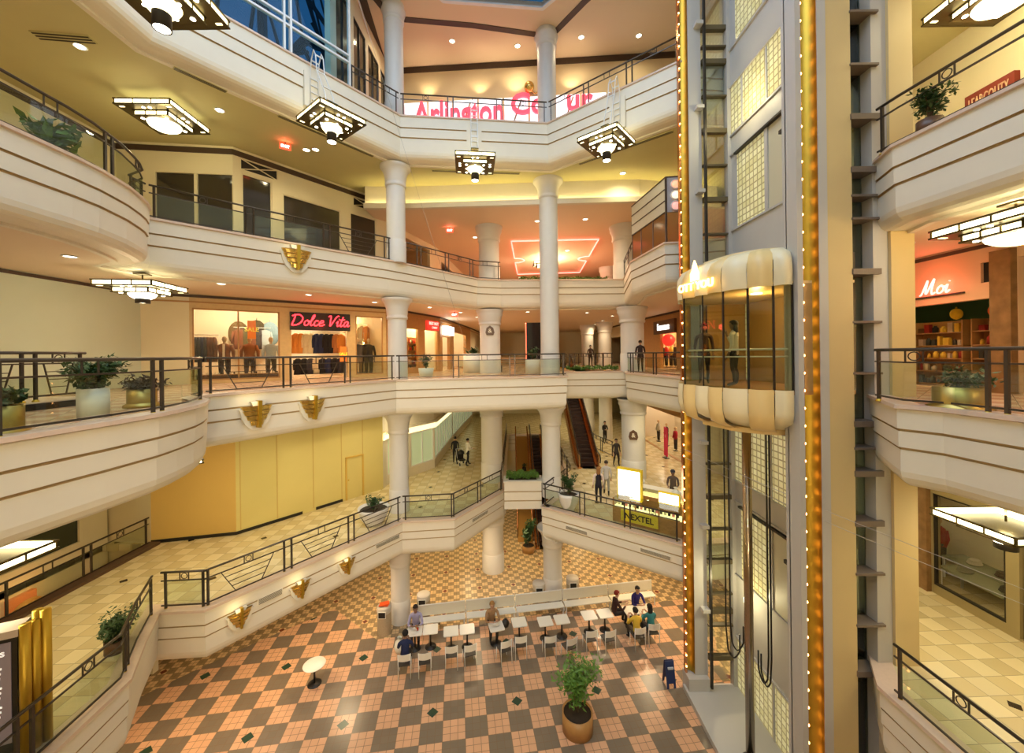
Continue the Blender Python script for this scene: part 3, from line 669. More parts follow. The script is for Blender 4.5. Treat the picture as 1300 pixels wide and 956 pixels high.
hedge(((p.x+q.x)/2+.1,(p.y+q.y)/2+.45),abs(q.x-p.x)-1.9,.4,Z[3],.26,'low trailing greenery along the third balcony under the neon ticket outline',None,1600,M_leafl,seed=4,rot=math.atan2(q.y-p.y,q.x-p.x))
# ---------------- glass lift shaft ----------------
TD=9.0; FD=14.3
xn=lambda px:(px-650)/500*TD
xf=lambda px:(px-650)/500*FD
ZT=ZTOP-.02
T=thing('lift_shaft','tall cream and brass lift shaft lined with small bulbs, right of the atrium','lift shaft',(7.4,11.5,0))
def tp(name,mb,m,**k): return mb.build(name,m,T,world=True,**k)
def vstrip(x0,x1,y0,y1,z0=0,z1=ZT): return MB().box(x0,x1,y0,y1,z0,z1)
def brass(xa,xb,y,z0,name,mats=M_brass):   # concave quarter round strip
    mb=MB(); n=8; pts=[]
    for k in range(n+1):
        a=PI/2*k/n; pts.append(P2(xa+(xb-xa)*(math.sin(a)),y-.02+ (xb-xa)*.9*(1-math.cos(a))*-1+ (xb-xa)*.9))
    vs=[];fs=[]
    for q in pts: vs+= [(q.x,q.y,z0),(q.x,q.y,ZT)]
    for k in range(n): fs.append((2*k,2*k+2,2*k+3,2*k+1))
    mb.add(vs,fs,0,True); return tp(name,mb,mats)
# near frame
tp('inner_edge',vstrip(xn(1013),xn(1020),TD-.02,TD+.35),M_frame)
tp('light_channel',vstrip(xn(1020),xn(1026),TD+.12,TD+.3),M_copper)
brass(xn(1026),xn(1040),TD,0.0,'brass_strip')
tp('outer_edge',vstrip(xn(1040),xn(1051),TD-.04,TD+.4),M_frame)
tp('pillar',vstrip(xn(1051),xn(1083),TD-.02,TD+.5),M_buff)
tp('backing',vstrip(xn(1013),xn(1051),TD+.32,TD+.45),M_frame)
# side window slot with cross bars
tp('side_glass',vstrip(xn(1083),xn(1111),TD+.30,TD+.32),thin_glass('shaft_glass',(.55,.62,.58),.10))
for i,y in enumerate((16,83,149,216,249,278,345,409,474,538,569,601,664,728,793,854)):
    thick=i not in (0,1,4,5,7,8,10,13,14)
    z=DP(1097,y,TD)[2]; h=.13 if thick else .05
    tp('cross_bar',MB().box(xn(1083)-.02,xn(1111)+.12,TD-.06+.0,TD+.3,z-h/2,z+h/2),mat('cross_bar_paint',(.17,.13,.10),.5))
tp('grey_pillar',vstrip(xn(1111),xn(1130),TD+.02,TD+.5),M_frame)
MBp=vstrip(xn(1130),xn(1160),TD-.05,TD+.5); tp('outer_pillar',MBp,M_buff)
tp('rear_pillar',vstrip(xn(1083),xn(1111),TD+1.6,TD+1.7),M_pale)
# far frame
brass(xf(868.5),xf(877),FD,0.62,'brass_strip')
tp('inner_edge',vstrip(xf(877),xf(893),FD-.05,FD+.25,.62),M_frame)
tp('light_channel',vstrip(xf(866.3),xf(868.6),FD+.05,FD+.2,.62),M_copper)
tp('guide_rail',vstrip(xf(893),xf(895.5),FD-.3,FD-.2,.3),M_dark)
tp('end_glass',vstrip(xf(895),xf(927),FD+.1,FD+.12,.3),thin_glass('end_glass',(.90,.92,.86),.08))
tp('end_post',vstrip(xf(926),xf(936),FD-.05,FD+.2,0),M_frame)
for i,y in enumerate((35,59,78,122,166,210,253,297,341,385,430,480,530,589,631,672,713,754,776,794,835)):
    thick=i%2==0; z=DP(910,y,FD)[2]; h=.16 if thick else .06
    tp('cross_bar',MB().box(xf(895),xf(927),FD-.04,FD+.14,z-h/2,z+h/2),mat('cross_bar_olive',(.13,.105,.06),.45,.3))
tp('base_block',MB().box(xf(866),xf(892),FD-.25,FD+.3,0,.62),M_frame)
tp('base_plinth',MB().box(6.1,8.2,9.4,14.4,0,.18),M_frame)
for z in [i for i in range(3,28,3)]:
    tp('rail_bracket',MB().box(xf(884),xf(893),FD-.3,FD-.04,z,z+.12),M_frame)
# bulbs, spaced up both frames: small lamps of their own
bp=None
def bulb(x,y,z,label,group):
    global bp
    if bp is None:
        bp=MB().ball((0,0,0),.026,8,sz=(1,1,1.2)).build('light_bulb',M_bulb); setp(bp,label,'light bulb',group); o=bp
    else: o=bp.copy(); COL.objects.link(o); o['label']=label; o['group']=group
    o.location=(x,y,z)
k=0; z=.45
while z<24.5: bulb((xn(1020)+xn(1026))/2,TD+.06,z,'small glowing bulb on the near brass strip of the lift shaft','bulbs on the near brass strip'); z+=.405
z=.9
while z<26: bulb((xf(866.3)+xf(868.6))/2-.02,FD+.0,z,'small glowing bulb on the far brass strip of the lift shaft','bulbs on the far brass strip'); z+=.402
# back wall of the shaft: painted bands, glass block, landing doors
XBW=8.02
def blockmat():
    m=bpy.data.materials.new('glass_block'); m.use_nodes=True; n=m.node_tree; b=n.nodes['Principled BSDF']; N=n.nodes.new; L=n.links.new
    tc=N('ShaderNodeTexCoord'); mp=N('ShaderNodeMapping'); mp.inputs['Rotation'].default_value=(0,math.radians(90),0); L(tc.outputs['Object'],mp.inputs[0])
    sp=N('ShaderNodeSeparateXYZ'); L(tc.outputs['Object'],sp.inputs[0]); cb=N('ShaderNodeCombineXYZ'); L(sp.outputs['Y'],cb.inputs[0]); L(sp.outputs['Z'],cb.inputs[1])
    br=N('ShaderNodeTexBrick'); br.offset=0; br.inputs['Scale'].default_value=1; br.inputs['Brick Width'].default_value=.21; br.inputs['Row Height'].default_value=.21; br.inputs['Mortar Size'].default_value=.022
    br.inputs['Color1'].default_value=(.62,.56,.26,1); br.inputs['Color2'].default_value=(.75,.70,.40,1); br.inputs['Mortar'].default_value=(.38,.31,.14,1)
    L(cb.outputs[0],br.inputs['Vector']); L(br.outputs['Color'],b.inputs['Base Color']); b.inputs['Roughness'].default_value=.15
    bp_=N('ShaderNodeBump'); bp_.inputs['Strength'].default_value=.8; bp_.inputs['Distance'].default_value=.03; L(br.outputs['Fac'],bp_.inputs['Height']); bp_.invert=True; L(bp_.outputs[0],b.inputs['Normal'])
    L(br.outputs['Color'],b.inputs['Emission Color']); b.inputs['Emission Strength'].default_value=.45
    return m
M_block=blockmat()
M_lift=mat('lift_wall_paint',(.56,.54,.50),.5,noise=.04,bscale=2); M_liftd=mat('landing_door_paint',(.62,.58,.42),.45)
def wz(z0,z1,m,name,y0=9.5,y1=FD,x=XBW,w=.15): return tp(name,MB().box(x,x+w,y0,y1,EZ+z0,EZ+z1),m)
zones=[(-12.3,-10.3,'b'),(-10.3,-8.0,'p'),(-8.0,-5.4,'d'),(-5.4,-4.6,'p'),(-4.6,-2.5,'b'),(-2.5,-.9,'p'),(-.9,1.8,'d'),(1.8,4.4,'p'),(4.4,7.05,'d'),(7.05,7.8,'p'),(7.8,9.5,'b'),(9.5,10.9,'p'),(10.9,13.4,'d'),(13.4,16.2,'p')]
for z0,z1,k in zones:
    if k=='p':
        wz(z0,z1,M_lift,'wall_band')
        wz(z0+.0,z0+.06,M_frame,'ledge',x=XBW-.06,w=.06); wz(z1-.06,z1,M_frame,'ledge',x=XBW-.06,w=.06)
    elif k=='b': 
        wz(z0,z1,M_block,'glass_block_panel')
        for yy in (9.6,10.9,12.2,13.5): wz(z0,z1,M_frame,'panel_post',yy,yy+.07,x=XBW-.03,w=.03)
    else:
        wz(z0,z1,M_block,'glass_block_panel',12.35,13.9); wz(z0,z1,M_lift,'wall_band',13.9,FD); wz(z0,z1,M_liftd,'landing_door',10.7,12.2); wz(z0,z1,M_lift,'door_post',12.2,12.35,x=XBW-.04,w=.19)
        wz(z0,z1,M_liftd,'landing_door',9.5,10.45); wz(z0,z1,M_black,'door_gap',10.45,10.7,x=XBW+.1,w=.05); 
        tp('door_track',MB().box(XBW-.12,XBW,9.5,13.9,EZ+z1-.1,EZ+z1-.03),M_dark)
        tp('door_roller',MB().box(XBW-.2,XBW,11.3,11.45,EZ+z1-.75,EZ+z1-.65).box(XBW-.1,XBW-.06,11.35,11.38,EZ+z1-.7,EZ+z1-.05),M_black)
        tp('door_roller',MB().box(XBW-.2,XBW,10.35,10.5,EZ+z0+1.05,EZ+z0+1.2),M_black)
# ---------------- the lift car ----------------
CV=[P2(6.5,9.12),P2(6.15,9.25),P2(5.75,9.58),P2(5.40,10.05),P2(5.02,11.45),P2(5.52,12.6),P2(6.3,13.15)]
CAR=thing('lift_car','bulging glass lift car with scalloped cream canopy and skirt','lift car',(6.6,11.2,EZ-.97))
def cp(name,mb,m,par=None): 
    o=mb.build(name,m,None); me=o.data; me.transform(Matrix.Translation(-CAR.location)); o.parent=par or CAR; return o
zg0,zg1=EZ-.93,EZ+1.57
rev=CV   # path order: right side (o>0) lies outward? -> computed below
def ring(prof,pts=CV): return MB().sweep(pts[::-1],[(-o,z) for o,z in prof])
M_can=mat('lift_canopy_paint',(.80,.70,.46),.4); M_can2=mat('lift_canopy_shade',(.78,.58,.26),.4)  # second, darker copy: facet shading painted onto every other scallop
closed=[(p.x,p.y) for p in CV]+[(7.95,13.15),(7.95,9.12)]
cp('floor_plate',MB().prism(closed,EZ-1.02,zg0),M_wood)
cp('ceiling_plate',MB().prism(closed,zg1,zg1+.06),M_can2)
# canopy: scalloped facets
def facets(z_top,z_bot,curve,name,mcan):
    n=0
    for i in range(len(CV)-1):
        a,b=CV[i],CV[i+1]; L=(b-a).length; k=max(1,round(L/.5))
        for j in range(k):
            p=a.lerp(b,j/k); q=a.lerp(b,(j+1)/k); t=(q-p); nn=P2(-t.y,t.x).normalized(); 
            if nn.dot(P2(6.6,11.2)-p)>0: nn=-nn
            mb=MB(); S=6; prof=curve(n)
            vs=[];fs=[]
            for s in range(S+1):
                u=s/S; bulge=.13*math.sin(PI*u)
                for o,z in prof:
                    w=p.lerp(q,u)+nn*(o+bulge*(1 if o>-.2 else .3)); vs.append((w.x,w.y,z))
            m_=len(prof)
            for s in range(S):
                for r in range(m_-1): fs.append((s*m_+r,s*m_+r+1,(s+1)*m_+r+1,(s+1)*m_+r))
            mb.add(vs,fs,0,True); cp(name,mb,M_can if n%2==0 else M_can2); n+=1
facets(0,0,lambda n:[(.04,zg1-.04),(.07,zg1+.3),(.04,zg1+.55),(-.08,zg1+.75),(-.35,zg1+.92),(-1.0,zg1+1.0)],'canopy_scallop',None)
facets(0,0,lambda n:[(.05,zg0+.02),(.07,zg0-.25),(.06,zg0-.55),(-.02,zg0-.75-.12*(n%2)),(-.3,zg0-.9-.12*(n%2)),(-.9,zg0-1.1)],'skirt_scallop',None)
cp('canopy_roof',MB().prism([(p.x+(6.6-p.x)*.35,p.y+(11.2-p.y)*.35) for p in CV]+[(7.95,12.4),(7.95,9.8)],zg1+.93,zg1+1.02),M_can)
cp('underside',MB().prism([(p.x+(6.6-p.x)*.3,p.y+(11.2-p.y)*.3) for p in CV]+[(7.95,12.5),(7.95,9.7)],zg0-1.15,zg0-1.02),M_can2)
M_carg=thin_glass('lift_glass',(.80,.83,.70),.05,flat=True)
for i in range(len(CV)-1):
    mb=MB().obox(CV[i],CV[i+1],.015,zg0,zg1); cp('glass_panel',mb,M_carg)
for i,p in enumerate(CV): cp('mullion',MB().box(p.x-.02,p.x+.02,p.y-.02,p.y+.02,zg0,zg1),M_dark)
cp('mullion',MB().box(5.2,5.23,10.73,10.76,zg0,zg1),M_dark)
hr=inset(CV[::-1],-.12) if False else [p.lerp(P2(6.6,11.2),.08) for p in CV]
cp('inner_handrail',MB().tube([(p.x,p.y,zg0+.98) for p in hr],.025,8).tube([(p.x,p.y,zg0+.80) for p in hr],.018,8),M_whitemetal)
cp('rear_wall',MB().box(7.75,7.8,9.3,13.0,zg0,zg1).box(6.5,7.75,9.12,9.16,zg0,zg1).box(6.5,7.75,13.05,13.1,zg0,zg1),mat('lift_car_lining',(.42,.27,.10),.4))
cp('ceiling_lamp',MB().disc((6.6,10.6,zg1-.03),.14,(0,0,1),16,th=.025),mat('lift_lamp',(1,.8,.5),.5,emit=(1,.70,.32),es=14))
light('POINT','lift_car_light',(0,-.6,2.2),80,(1,.62,.25),.1,parent=CAR)
cp('frame_side',MB().box(6.62,6.72,9.1,9.2,zg0-1.0,zg1+.6),M_black)
# emblem on the canopy: arched lantern and lettering
def text_mesh(name,s,size,m,ext=.01,shear=0,bold=0,align='CENTER',spacing=1.0):
    cu=bpy.data.curves.new(name,'FONT'); cu.body=s; cu.size=size; cu.extrude=ext; cu.shear=shear; cu.align_x=align; cu.align_y='CENTER'; cu.offset=bold; cu.space_character=spacing; cu.resolution_u=3
    o=bpy.data.objects.new(name,cu); COL.objects.link(o); dg=bpy.context.evaluated_depsgraph_get(); me=bpy.data.meshes.new_from_object(o.evaluated_get(dg)); bpy.data.objects.remove(o)
    me.materials.clear(); me.materials.append(m); r=bpy.data.objects.new(name,me); COL.objects.link(r); return r
def stand(o,A,B,s,z,off,parent=None):   # stand flat text upright on wall A->B, facing the right hand side of A->B reversed
    A=Vector(A[:2]);B=Vector(B[:2]);t=(B-A).normalized(); p=A+t*s+P2(t.y,-t.x)*off
    M=Matrix(((t.x,0,t.y,p.x),(t.y,0,-t.x,p.y),(0,1,0,z),(0,0,0,1)))
    o.data.transform(M)
    if parent is not None: o.data.transform(Matrix.Translation(-parent.location)); o.parent=parent
    return o
M_logo=mat('lit_gold_sign',(1,.8,.4),.4,emit=(1,.62,.2),es=5)
a,b=CV[4],CV[3]
tx=text_mesh('sign_lettering','OTT YOU',.30,M_logo,.02,bold=.006); stand(tx,a,b,.72,zg1+.22,.23,CAR)
mb=MB(); pts=[(-.16,0),(-.16,.2),(-.1,.3),(-.07,.42),(0,.56),(.07,.42),(.1,.3),(.16,.2),(.16,0)]; mb.prism(pts,-.02,.02); o=mb.build('canopy_emblem',M_logo); stand(o,a,b,.66,zg1+.38,.18,CAR)
# plunger, hanging cables
PLG=thing('lift_plunger','steel lift piston standing under the lift car','lift piston',(6.82,11.5,0))
MB().tube([(0,0,.18),(0,0,zg0-1.15)],.12,20).build('piston',mat('polished_steel',(.45,.36,.26),.2,1.0),PLG); MB().lathe([(.22,.18),(.22,.4),(.14,.42),(.14,.5)],20).build('collar',M_dark,PLG)
def cable(p0,p1,zlow,label):
    pts=[]; 
    for k in range(15): pts.append((p0[0],p0[1],p0[2]+(zlow-p0[2])*k/14*.92))
    for k in range(1,9):
        u=k/8; pts.append((p0[0]+(p1[0]-p0[0])*u,p0[1]+(p1[1]-p0[1])*u,zlow-(p0[2]-zlow)*.0-.25*math.sin(PI*u)*1.2+(0)))
    pts.append((p1[0],p1[1],zlow+.5))
    o=MB().tube(pts,.022,6).build('lift_cable',M_black); setp(o,label,'cable',None)
cable((6.55,12.0,zg0-1.1),(6.8,11.75,0),3.6,'slack black cable hanging left of the lift piston'); cable((6.42,12.0,zg0-1.1),(6.66,11.7,0),3.4,'second slack black cable hanging left of the lift piston')
cable((7.0,10.9,zg0-1.1),(6.9,11.2,0),3.3,'slack black cable hanging right of the lift piston'); cable((7.08,10.9,zg0-1.1),(6.98,11.2,0),3.2,'second slack black cable hanging right of the lift piston')
light('POINT','shaft_light',(7.3,13.3,4.0),60,YEL,.1); light('POINT','shaft_light',(7.4,12.8,20.5),60,YEL,.1)
# ---------------- square stepped lamps ----------------
M_bowl=mat('lamp_big_bowl',(.9,.85,.6),.3,emit=(1.0,.88,.55),es=3.6)
def stepped_lamp(loc,rz,label,group=None,size=1.6,tail='can',rod=.5,power=90,band=.15,color=YEL):
    t=thing('stepped_chandelier',label,'ceiling lamp',loc,rz,group); s=size/2; k=size/1.6
    def panels(hs,z0,z1,name):
        fr=MB()
        for sx,sy in ((1,0),(-1,0),(0,1),(0,-1)):
            mb=MB()
            if sx: mb.box(min(sx*hs,sx*(hs-.02)),max(sx*hs,sx*(hs-.02)),-hs+.02,hs-.02,z0,z1)
            else: mb.box(-hs+.02,hs-.02,min(sy*hs,sy*(hs-.02)),max(sy*hs,sy*(hs-.02)),z0,z1)
            mb.build(name,M_panel,t)
            for q in (-1,-1/3,1/3,1):
                c=q*(hs-.01)
                if sx: fr.box(sx*hs-.015,sx*hs+.015,c-.014,c+.014,z0,z1)
                else: fr.box(c-.014,c+.014,sy*hs-.015,sy*hs+.015,z0,z1)
        for z in (z0,z1): 
            for a,b_ in (((-hs-.03,hs+.03),(-hs-.03,-hs+.01)),((-hs-.03,hs+.03),(hs-.01,hs+.03)),((-hs-.03,-hs+.01),(-hs,hs)),((hs-.01,hs+.03),(-hs,hs))): fr.box(a[0],a[1],b_[0],b_[1],z-.018,z+.018)
        fr.build('frame',M_lampbody,t)
    z1=0; z0=-band*k
    panels(s,z0,z1,'glass_band')
    MB().box(-s,s,-s,s,z0-.012,z0+.012).build('upper_plate',M_lampbody,t)
    s2=s*.62; z2=z0-.16*k
    panels(s2,z2,z0-.02,'glass_band')
    MB().box(-s2-.02,s2+.02,-s2-.02,s2+.02,z2-.012,z2+.012).build('lower_plate',M_lampbody,t)
    for a in (-1,1):
        for b_ in (-1,1):
            MB().box(a*s*.85-.07,a*s*.85+.07,b_*s*.85-.03,b_*s*.85+.03,z0-.02,z0-.008).build('small_lens',M_dome,t)
            MB().disc((a*s2*.72,b_*s2*.72,z2-.025),.05*k,(0,0,1),12).build('small_lens',M_lamp,t)
    for a,b_ in ((1,0),(-1,0),(0,1),(0,-1)):
        MB().disc((a*s*.8+b_*.1,b_*s*.8+a*.1,z0-.022),.045*k,(0,0,1),12).build('small_lens',M_lamp,t)
        MB().disc((a*s*.8-b_*.1,b_*s*.8-a*.1,z0-.022),.045*k,(0,0,1),12).build('small_lens',M_lamp,t)
        MB().disc((a*s2*.72,b_*s2*.72,z2-.025),.04*k,(0,0,1),12).build('small_lens',M_lamp,t)
    if tail=='can':
        MB().lathe([(.34*k,z2-.01),(.31*k,z2-.07*k),(.2*k,z2-.2*k),(.17*k,z2-.22*k)],24,flip=True).build('glass_bowl',M_dome,t)
        MB().lathe([(.165*k,z2-.2*k),(.165*k,z2-.52*k),(.15*k,z2-.52*k),(.15*k,z2-.49*k),(0,z2-.49*k)],24,flip=True).build('lamp_can',M_dark,t)
        MB().disc((0,0,z2-.515*k),.14*k,(0,0,1),20,th=.01).build('lens',M_lamp,t.children[-1] if False else [o for o in t.children if o.name.startswith('lamp_can')][0])
    elif tail=='dome':
        MB().lathe([(.44*k,z2-.01),(.40*k,z2-.08*k),(.28*k,z2-.15*k),(.12*k,z2-.19*k),(0,z2-.2*k)],24,flip=True).build('glass_bowl',M_bowl,t)
    elif tail=='bowlcan':
        MB().lathe([(.36*k,z2-.01),(.30*k,z2-.1*k),(.2*k,z2-.16*k)],24,flip=True).build('glass_bowl',M_lamp,t)
        MB().lathe([(.19*k,z2-.13*k),(.19*k,z2-.30*k),(0,z2-.30*k)],24,flip=True).build('lamp_can',M_dark,t)
    if rod:
        MB().tube([(0,0,0),(0,0,rod-.03)],.02,8).build('hanging_rod',M_lampbody,t); MB().box(-.16,.16,-.16,.16,rod-.04,rod).build('ceiling_plate',M_lampbody,t)
    if power:
        light('POINT','lamp_glow',(0,0,-.8*k),power,color,.12,parent=t); light('POINT','lamp_uplight',(0,0,.13),power*.3,color,.08,parent=t)
    return t
# three hung from brackets on the top fascia
def bracket(px,py,A,B,label):
    A=Vector(A);B=Vector(B);s,z=PL(px,py,A,B); t=(B-A).normalized(); n=P2(t.y,-t.x); p=A+t*s
    th=thing('lamp_bracket',label,'bracket',(p.x,p.y,Z[4]-1.55),math.atan2(t.y,t.x))
    # local x along the wall, -y toward the atrium
    MB().box(-.36,.36,-.05,.06,-.05,1.12).build('back_plate',M_paint,th)
    r=MB()
    for sx in (-.13,.13):
        r.tube([(sx,-.08,.1),(sx,-.10,1.0),(sx,-.30,1.35),(sx,-.42,1.75),(sx,-.30,2.1),(sx,-.12,2.0),(sx,-.10,1.5),(sx,-.1,1.0)],.022,6)
        r.tube([(sx,-.10,.95),(sx,-.45,.55),(sx,-.85,-.05)],.02,6)
    r.build('side_rail',M_whitemetal,th)
    for i,(y,z_) in enumerate(((-.1,.25),(-.1,.5),(-.1,.75),(-.1,1.0),(-.2,1.2),(-.4,1.62),(-.36,2.0))): MB().box(-.13,.13,y-.02,y+.02,z_-.02,z_+.02).build('rung',M_whitemetal,th)
    return th
lA=DP(421,160,13.7); lC=DP(603,211,16.85); lB=DP(770,186,15.25)
zA=EZ+8.28
dir_=lambda A,B:math.atan2((B-A).y,(B-A).x)
g='stepped lamps hung on white brackets'
stepped_lamp((lA.x,lA.y,zA),dir_(E4[2],E4[3]),'square stepped lamp hung from the top balcony, leftmost of the three on white brackets',g)
stepped_lamp((lC.x,lC.y,zA),dir_(E4[3],E4[4]),'square stepped lamp hung in the middle, in front of the glowing cove',g)
stepped_lamp((lB.x,lB.y,zA),dir_(E4[4],E4[5]),'square stepped lamp hung from the top balcony, rightmost of the three on white brackets',g)
for l,(a,b),lab in ((lA,(2,3),'left'),(lC,(3,4),'middle'),(lB,(4,5),'right')):
    A=E4[a];B=E4[b];t=(B-A).normalized(); s=(P2(l.x,l.y)-A).dot(t); p=A+t*s
    th=thing('lamp_bracket','white ladder-like metal bracket on the top balcony front holding the %s stepped lamp'%lab,'bracket',(p.x,p.y,Z[4]-1.5),math.atan2(t.y,t.x))
    dist=(P2(l.x,l.y)-p).length
    MB().box(-.34,.34,-.09,.03,-.1,1.15).build('back_plate',M_paint,th)
    r=MB()
    for sx in (-.14,.14):
        r.tube([(sx,-.12,.0),(sx,-.12,1.2),(sx,-.2,1.55),(sx,-.38,1.85),(sx,-.52,1.6),(sx,-.6,1.0),(sx,-dist*.9,-.1),(sx,-dist,zA-Z[4]+1.5)],.02,6)
    r.build('side_rail',M_whitemetal,th)
    for y,z_ in ((-.12,.2),(-.12,.45),(-.12,.7),(-.12,.95),(-.2,1.55),(-.52,1.6),(-.6,1.0),(-dist*.8,.25)): MB().box(-.14,.14,y-.018,y+.018,z_-.018,z_+.018).build('rung',M_whitemetal,th)
# ceiling hung lamps
def cl(px,py,zrel,rz,label,size,tail,rodto,**k):
    p=U(px,py,EZ+zrel); return stepped_lamp((p.x,p.y,EZ+zrel),rz,label,None,size,tail,rodto-(EZ+zrel),**k)
cl(209,146,8.45,math.radians(2),'square stepped lamp under the ochre ceiling above the dark empty shops',1.75,'dome',ZC[3],power=38)
cl(181,361,2.32,math.radians(8),'square stepped lamp glowing over the pale panel wall',1.55,'bowlcan',ZC[2],power=55,color=(1,.84,.52))
cl(205,-14,8.1,math.radians(0),'large stepped lamp cut by the top edge of the picture, above the left balcony',1.7,'can',ZC[3],power=12)
cl(1272,-18,8.0,math.radians(0),'large stepped lamp in the top right corner above the bushy plant',1.7,'dome',ZC[3],power=170)
cl(1290,278,2.35,math.radians(0),'stepped lamp beside the pink neon shop sign',1.5,'dome',ZC[2],power=70,color=(1,.72,.36))
cl(1277,662,-3.75,math.radians(0),'stepped lamp in front of the lower right boutique window',1.55,'bowlcan',ZC[1],power=70)
cl(-42,712,-3.6,math.radians(0),'stepped lamp with bright bands at the left edge of the lower walkway',1.5,'bowlcan',ZC[1],power=60)
cl(228,584,-3.1,math.radians(45),'stepped lamp peeking out under the curved balcony',1.0,'bowlcan',ZC[1],power=50)
p=U(524,455,ZL) if False else P2(2.3,31.5)
stepped_lamp((2.4,30.5,ZL-.55),0,'stepped lamp hanging inside the neon ticket outline',None,1.3,'can',.55,power=520,color=(1,.70,.42))
# ---------------- winged brass ornaments ----------------
def ornament(px,py,A,B,label,big=1.0):
    A=Vector(A);B=Vector(B);s,z=PL(px,py,A,B); t=(B-A).normalized(); p=A+t*s
    th=thing('winged_ornament',label,'wall ornament',(p.x,p.y,z-.55*big),math.atan2(t.y,t.x),'winged brass ornaments on the balcony fronts')
    k=big
    # plaster shield behind
    pl=[(-.55,.62),(-.5,.35),(-.38,.12),(-.2,-.06),(0,-.12),(.2,-.06),(.38,.12),(.5,.35),(.55,.62)]
    def plate(pts,y0,y1):
        mb=MB(); mb.prism([(x*k,z_*k) for x,z_ in pts][::-1],0,1); mb.v=[(v[0],(y0+(y1-y0)*v[2]),v[1]) for v in mb.v]; return mb
    plate([(-.6,.70)]+pl+[(.6,.70)],-.06,.02).build('back_plate',M_paint,th)
    tiers=[(.54,.80,.64,.20),(.47,.62,.46,.20),(.37,.44,.28,.19),(.24,.26,.08,.16)]
    for w_,zt,zb,dp in tiers:
        mb=MB(); n=10; vs=[];fs=[]
        for i in range(n+1):
            a=-PI/2+PI*i/n; x=w_*math.sin(a); y=-.06-dp*math.cos(a)
            vs+=[(x*k*1.03,(y-.015)*k,zt*k),(x*k,y*k,(zt-.03)*k),(x*.88*k,(y+.02)*k,zb*k)]
        for i in range(n): fs+=[(3*i,3*i+1,3*i+4,3*i+3),(3*i+1,3*i+2,3*i+5,3*i+4)]
        fs.append(tuple(3*i for i in range(n,-1,-1)) )
        mb.add(vs,fs,0,False); mb.build('wing_tier',M_gold,th)
    plate([(-.045,0),(.045,0),(.085,.98),(-.04,.98)],-.30*k,-.06).build('fin',M_brass,th)
    plate([(-.2,.80),(.2,.80),(.26,.96),(-.26,.96)],-.22*k,-.05).build('crown_plate',M_paint,th)
    light('POINT','ornament_fill',(-.25*k,-.5*k,1.0*k),4,(1,.78,.35),.05,parent=th)  # added light in front, brings out highlights on the gold tiers
    return th
ornament(376,326,E3[10],E3[11],'brass winged ornament on the third balcony front under the dark shop windows',.95)
ornament(325,523,E2[10],E2[11],'brass winged ornament on the clothing shop balcony front, left one of two',.85)
ornament(396,515,E2[10],E2[11],'brass winged ornament on the clothing shop balcony front, right one of two',.85)
ornament(440,716,E1[5],E1[6],'brass winged ornament nearest the round column on the lower balcony front',.62)
ornament(381,745,E1[5],E1[6],'brass winged ornament between two others on the lower balcony front',.62)
ornament(304,781,E1[5],E1[6],'brass winged ornament nearest the corner on the lower balcony front',.62)
# ventilation slots on fascias and ceilings
def vent(px,py,A,B,w_,label,h=.12):
    A=Vector(A);B=Vector(B);s,z=PL(px,py,A,B);t=(B-A).normalized();p=A+t*s
    th=thing('air_vent',label,'vent',(p.x,p.y,z-h/2),math.atan2(t.y,t.x),'slotted vents on the lower balcony fronts')
    MB().box(-w_/2,w_/2,-.035,.04,0,h).build('frame',M_paint,th)
    mb=MB(); 
    for i in range(5): mb.box(-w_/2+.03,w_/2-.03,-.042,-.02,h*(i+.35)/5,h*(i+.7)/5)
    mb.build('grille',M_dark,th)
vent(343,757,E1[5],E1[6],.75,'long slotted vent between two winged ornaments on the lower balcony front',.18)
vent(492,687,E1[5],E1[6],1.2,'long slotted vent left of the round column on the lower balcony front',.14)
vent(609,655,E1[7],E1[8],1.3,'long slotted vent left of the small planter wall',.14)
vent(732,673,E1b[0],E1b[1],1.1,'long slotted vent below the potted tree on the lower right balcony front',.14)
vent(832,703,E1b[0],E1b[1],1.2,'long slotted vent below the phone kiosk on the lower right balcony front',.14)
def cvent(x0,y0,x1,y1,z,label,w_=.16):
    a=U(x0,y0,z);b=U(x1,y1,z);c=(a+b)/2;L=(b-a).length
    th=thing('ceiling_vent',label,'vent',(c.x,c.y,z-.03),math.atan2((b-a).y,(b-a).x),'slotted vents in the ceilings')
    MB().box(-L/2,L/2,-w_/2,w_/2,0,.028).build('frame',M_ceil,th); mb=MB()
    for i in range(3): mb.box(-L/2+.02,L/2-.02,-w_/2+w_*(i+.25)/3,-w_/2+w_*(i+.75)/3,-.006,.004)
    mb.build('grille',M_dark,th)
cvent(44,44,118,50,ZC[3],'wide slotted vent in the ochre ceiling at the upper left',.3)
cvent(220,85,288,116,ZC[3],'slotted vent in the ceiling near the square lamp above the dark shops')
cvent(353,146,474,198,ZC[3],'slotted vent behind the left bracket-hung lamp')
cvent(548,216,660,220,ZC[3],'slotted vent behind the middle bracket-hung lamp'); cvent(735,208,855,166,ZC[3],'slotted vent behind the right bracket-hung lamp')
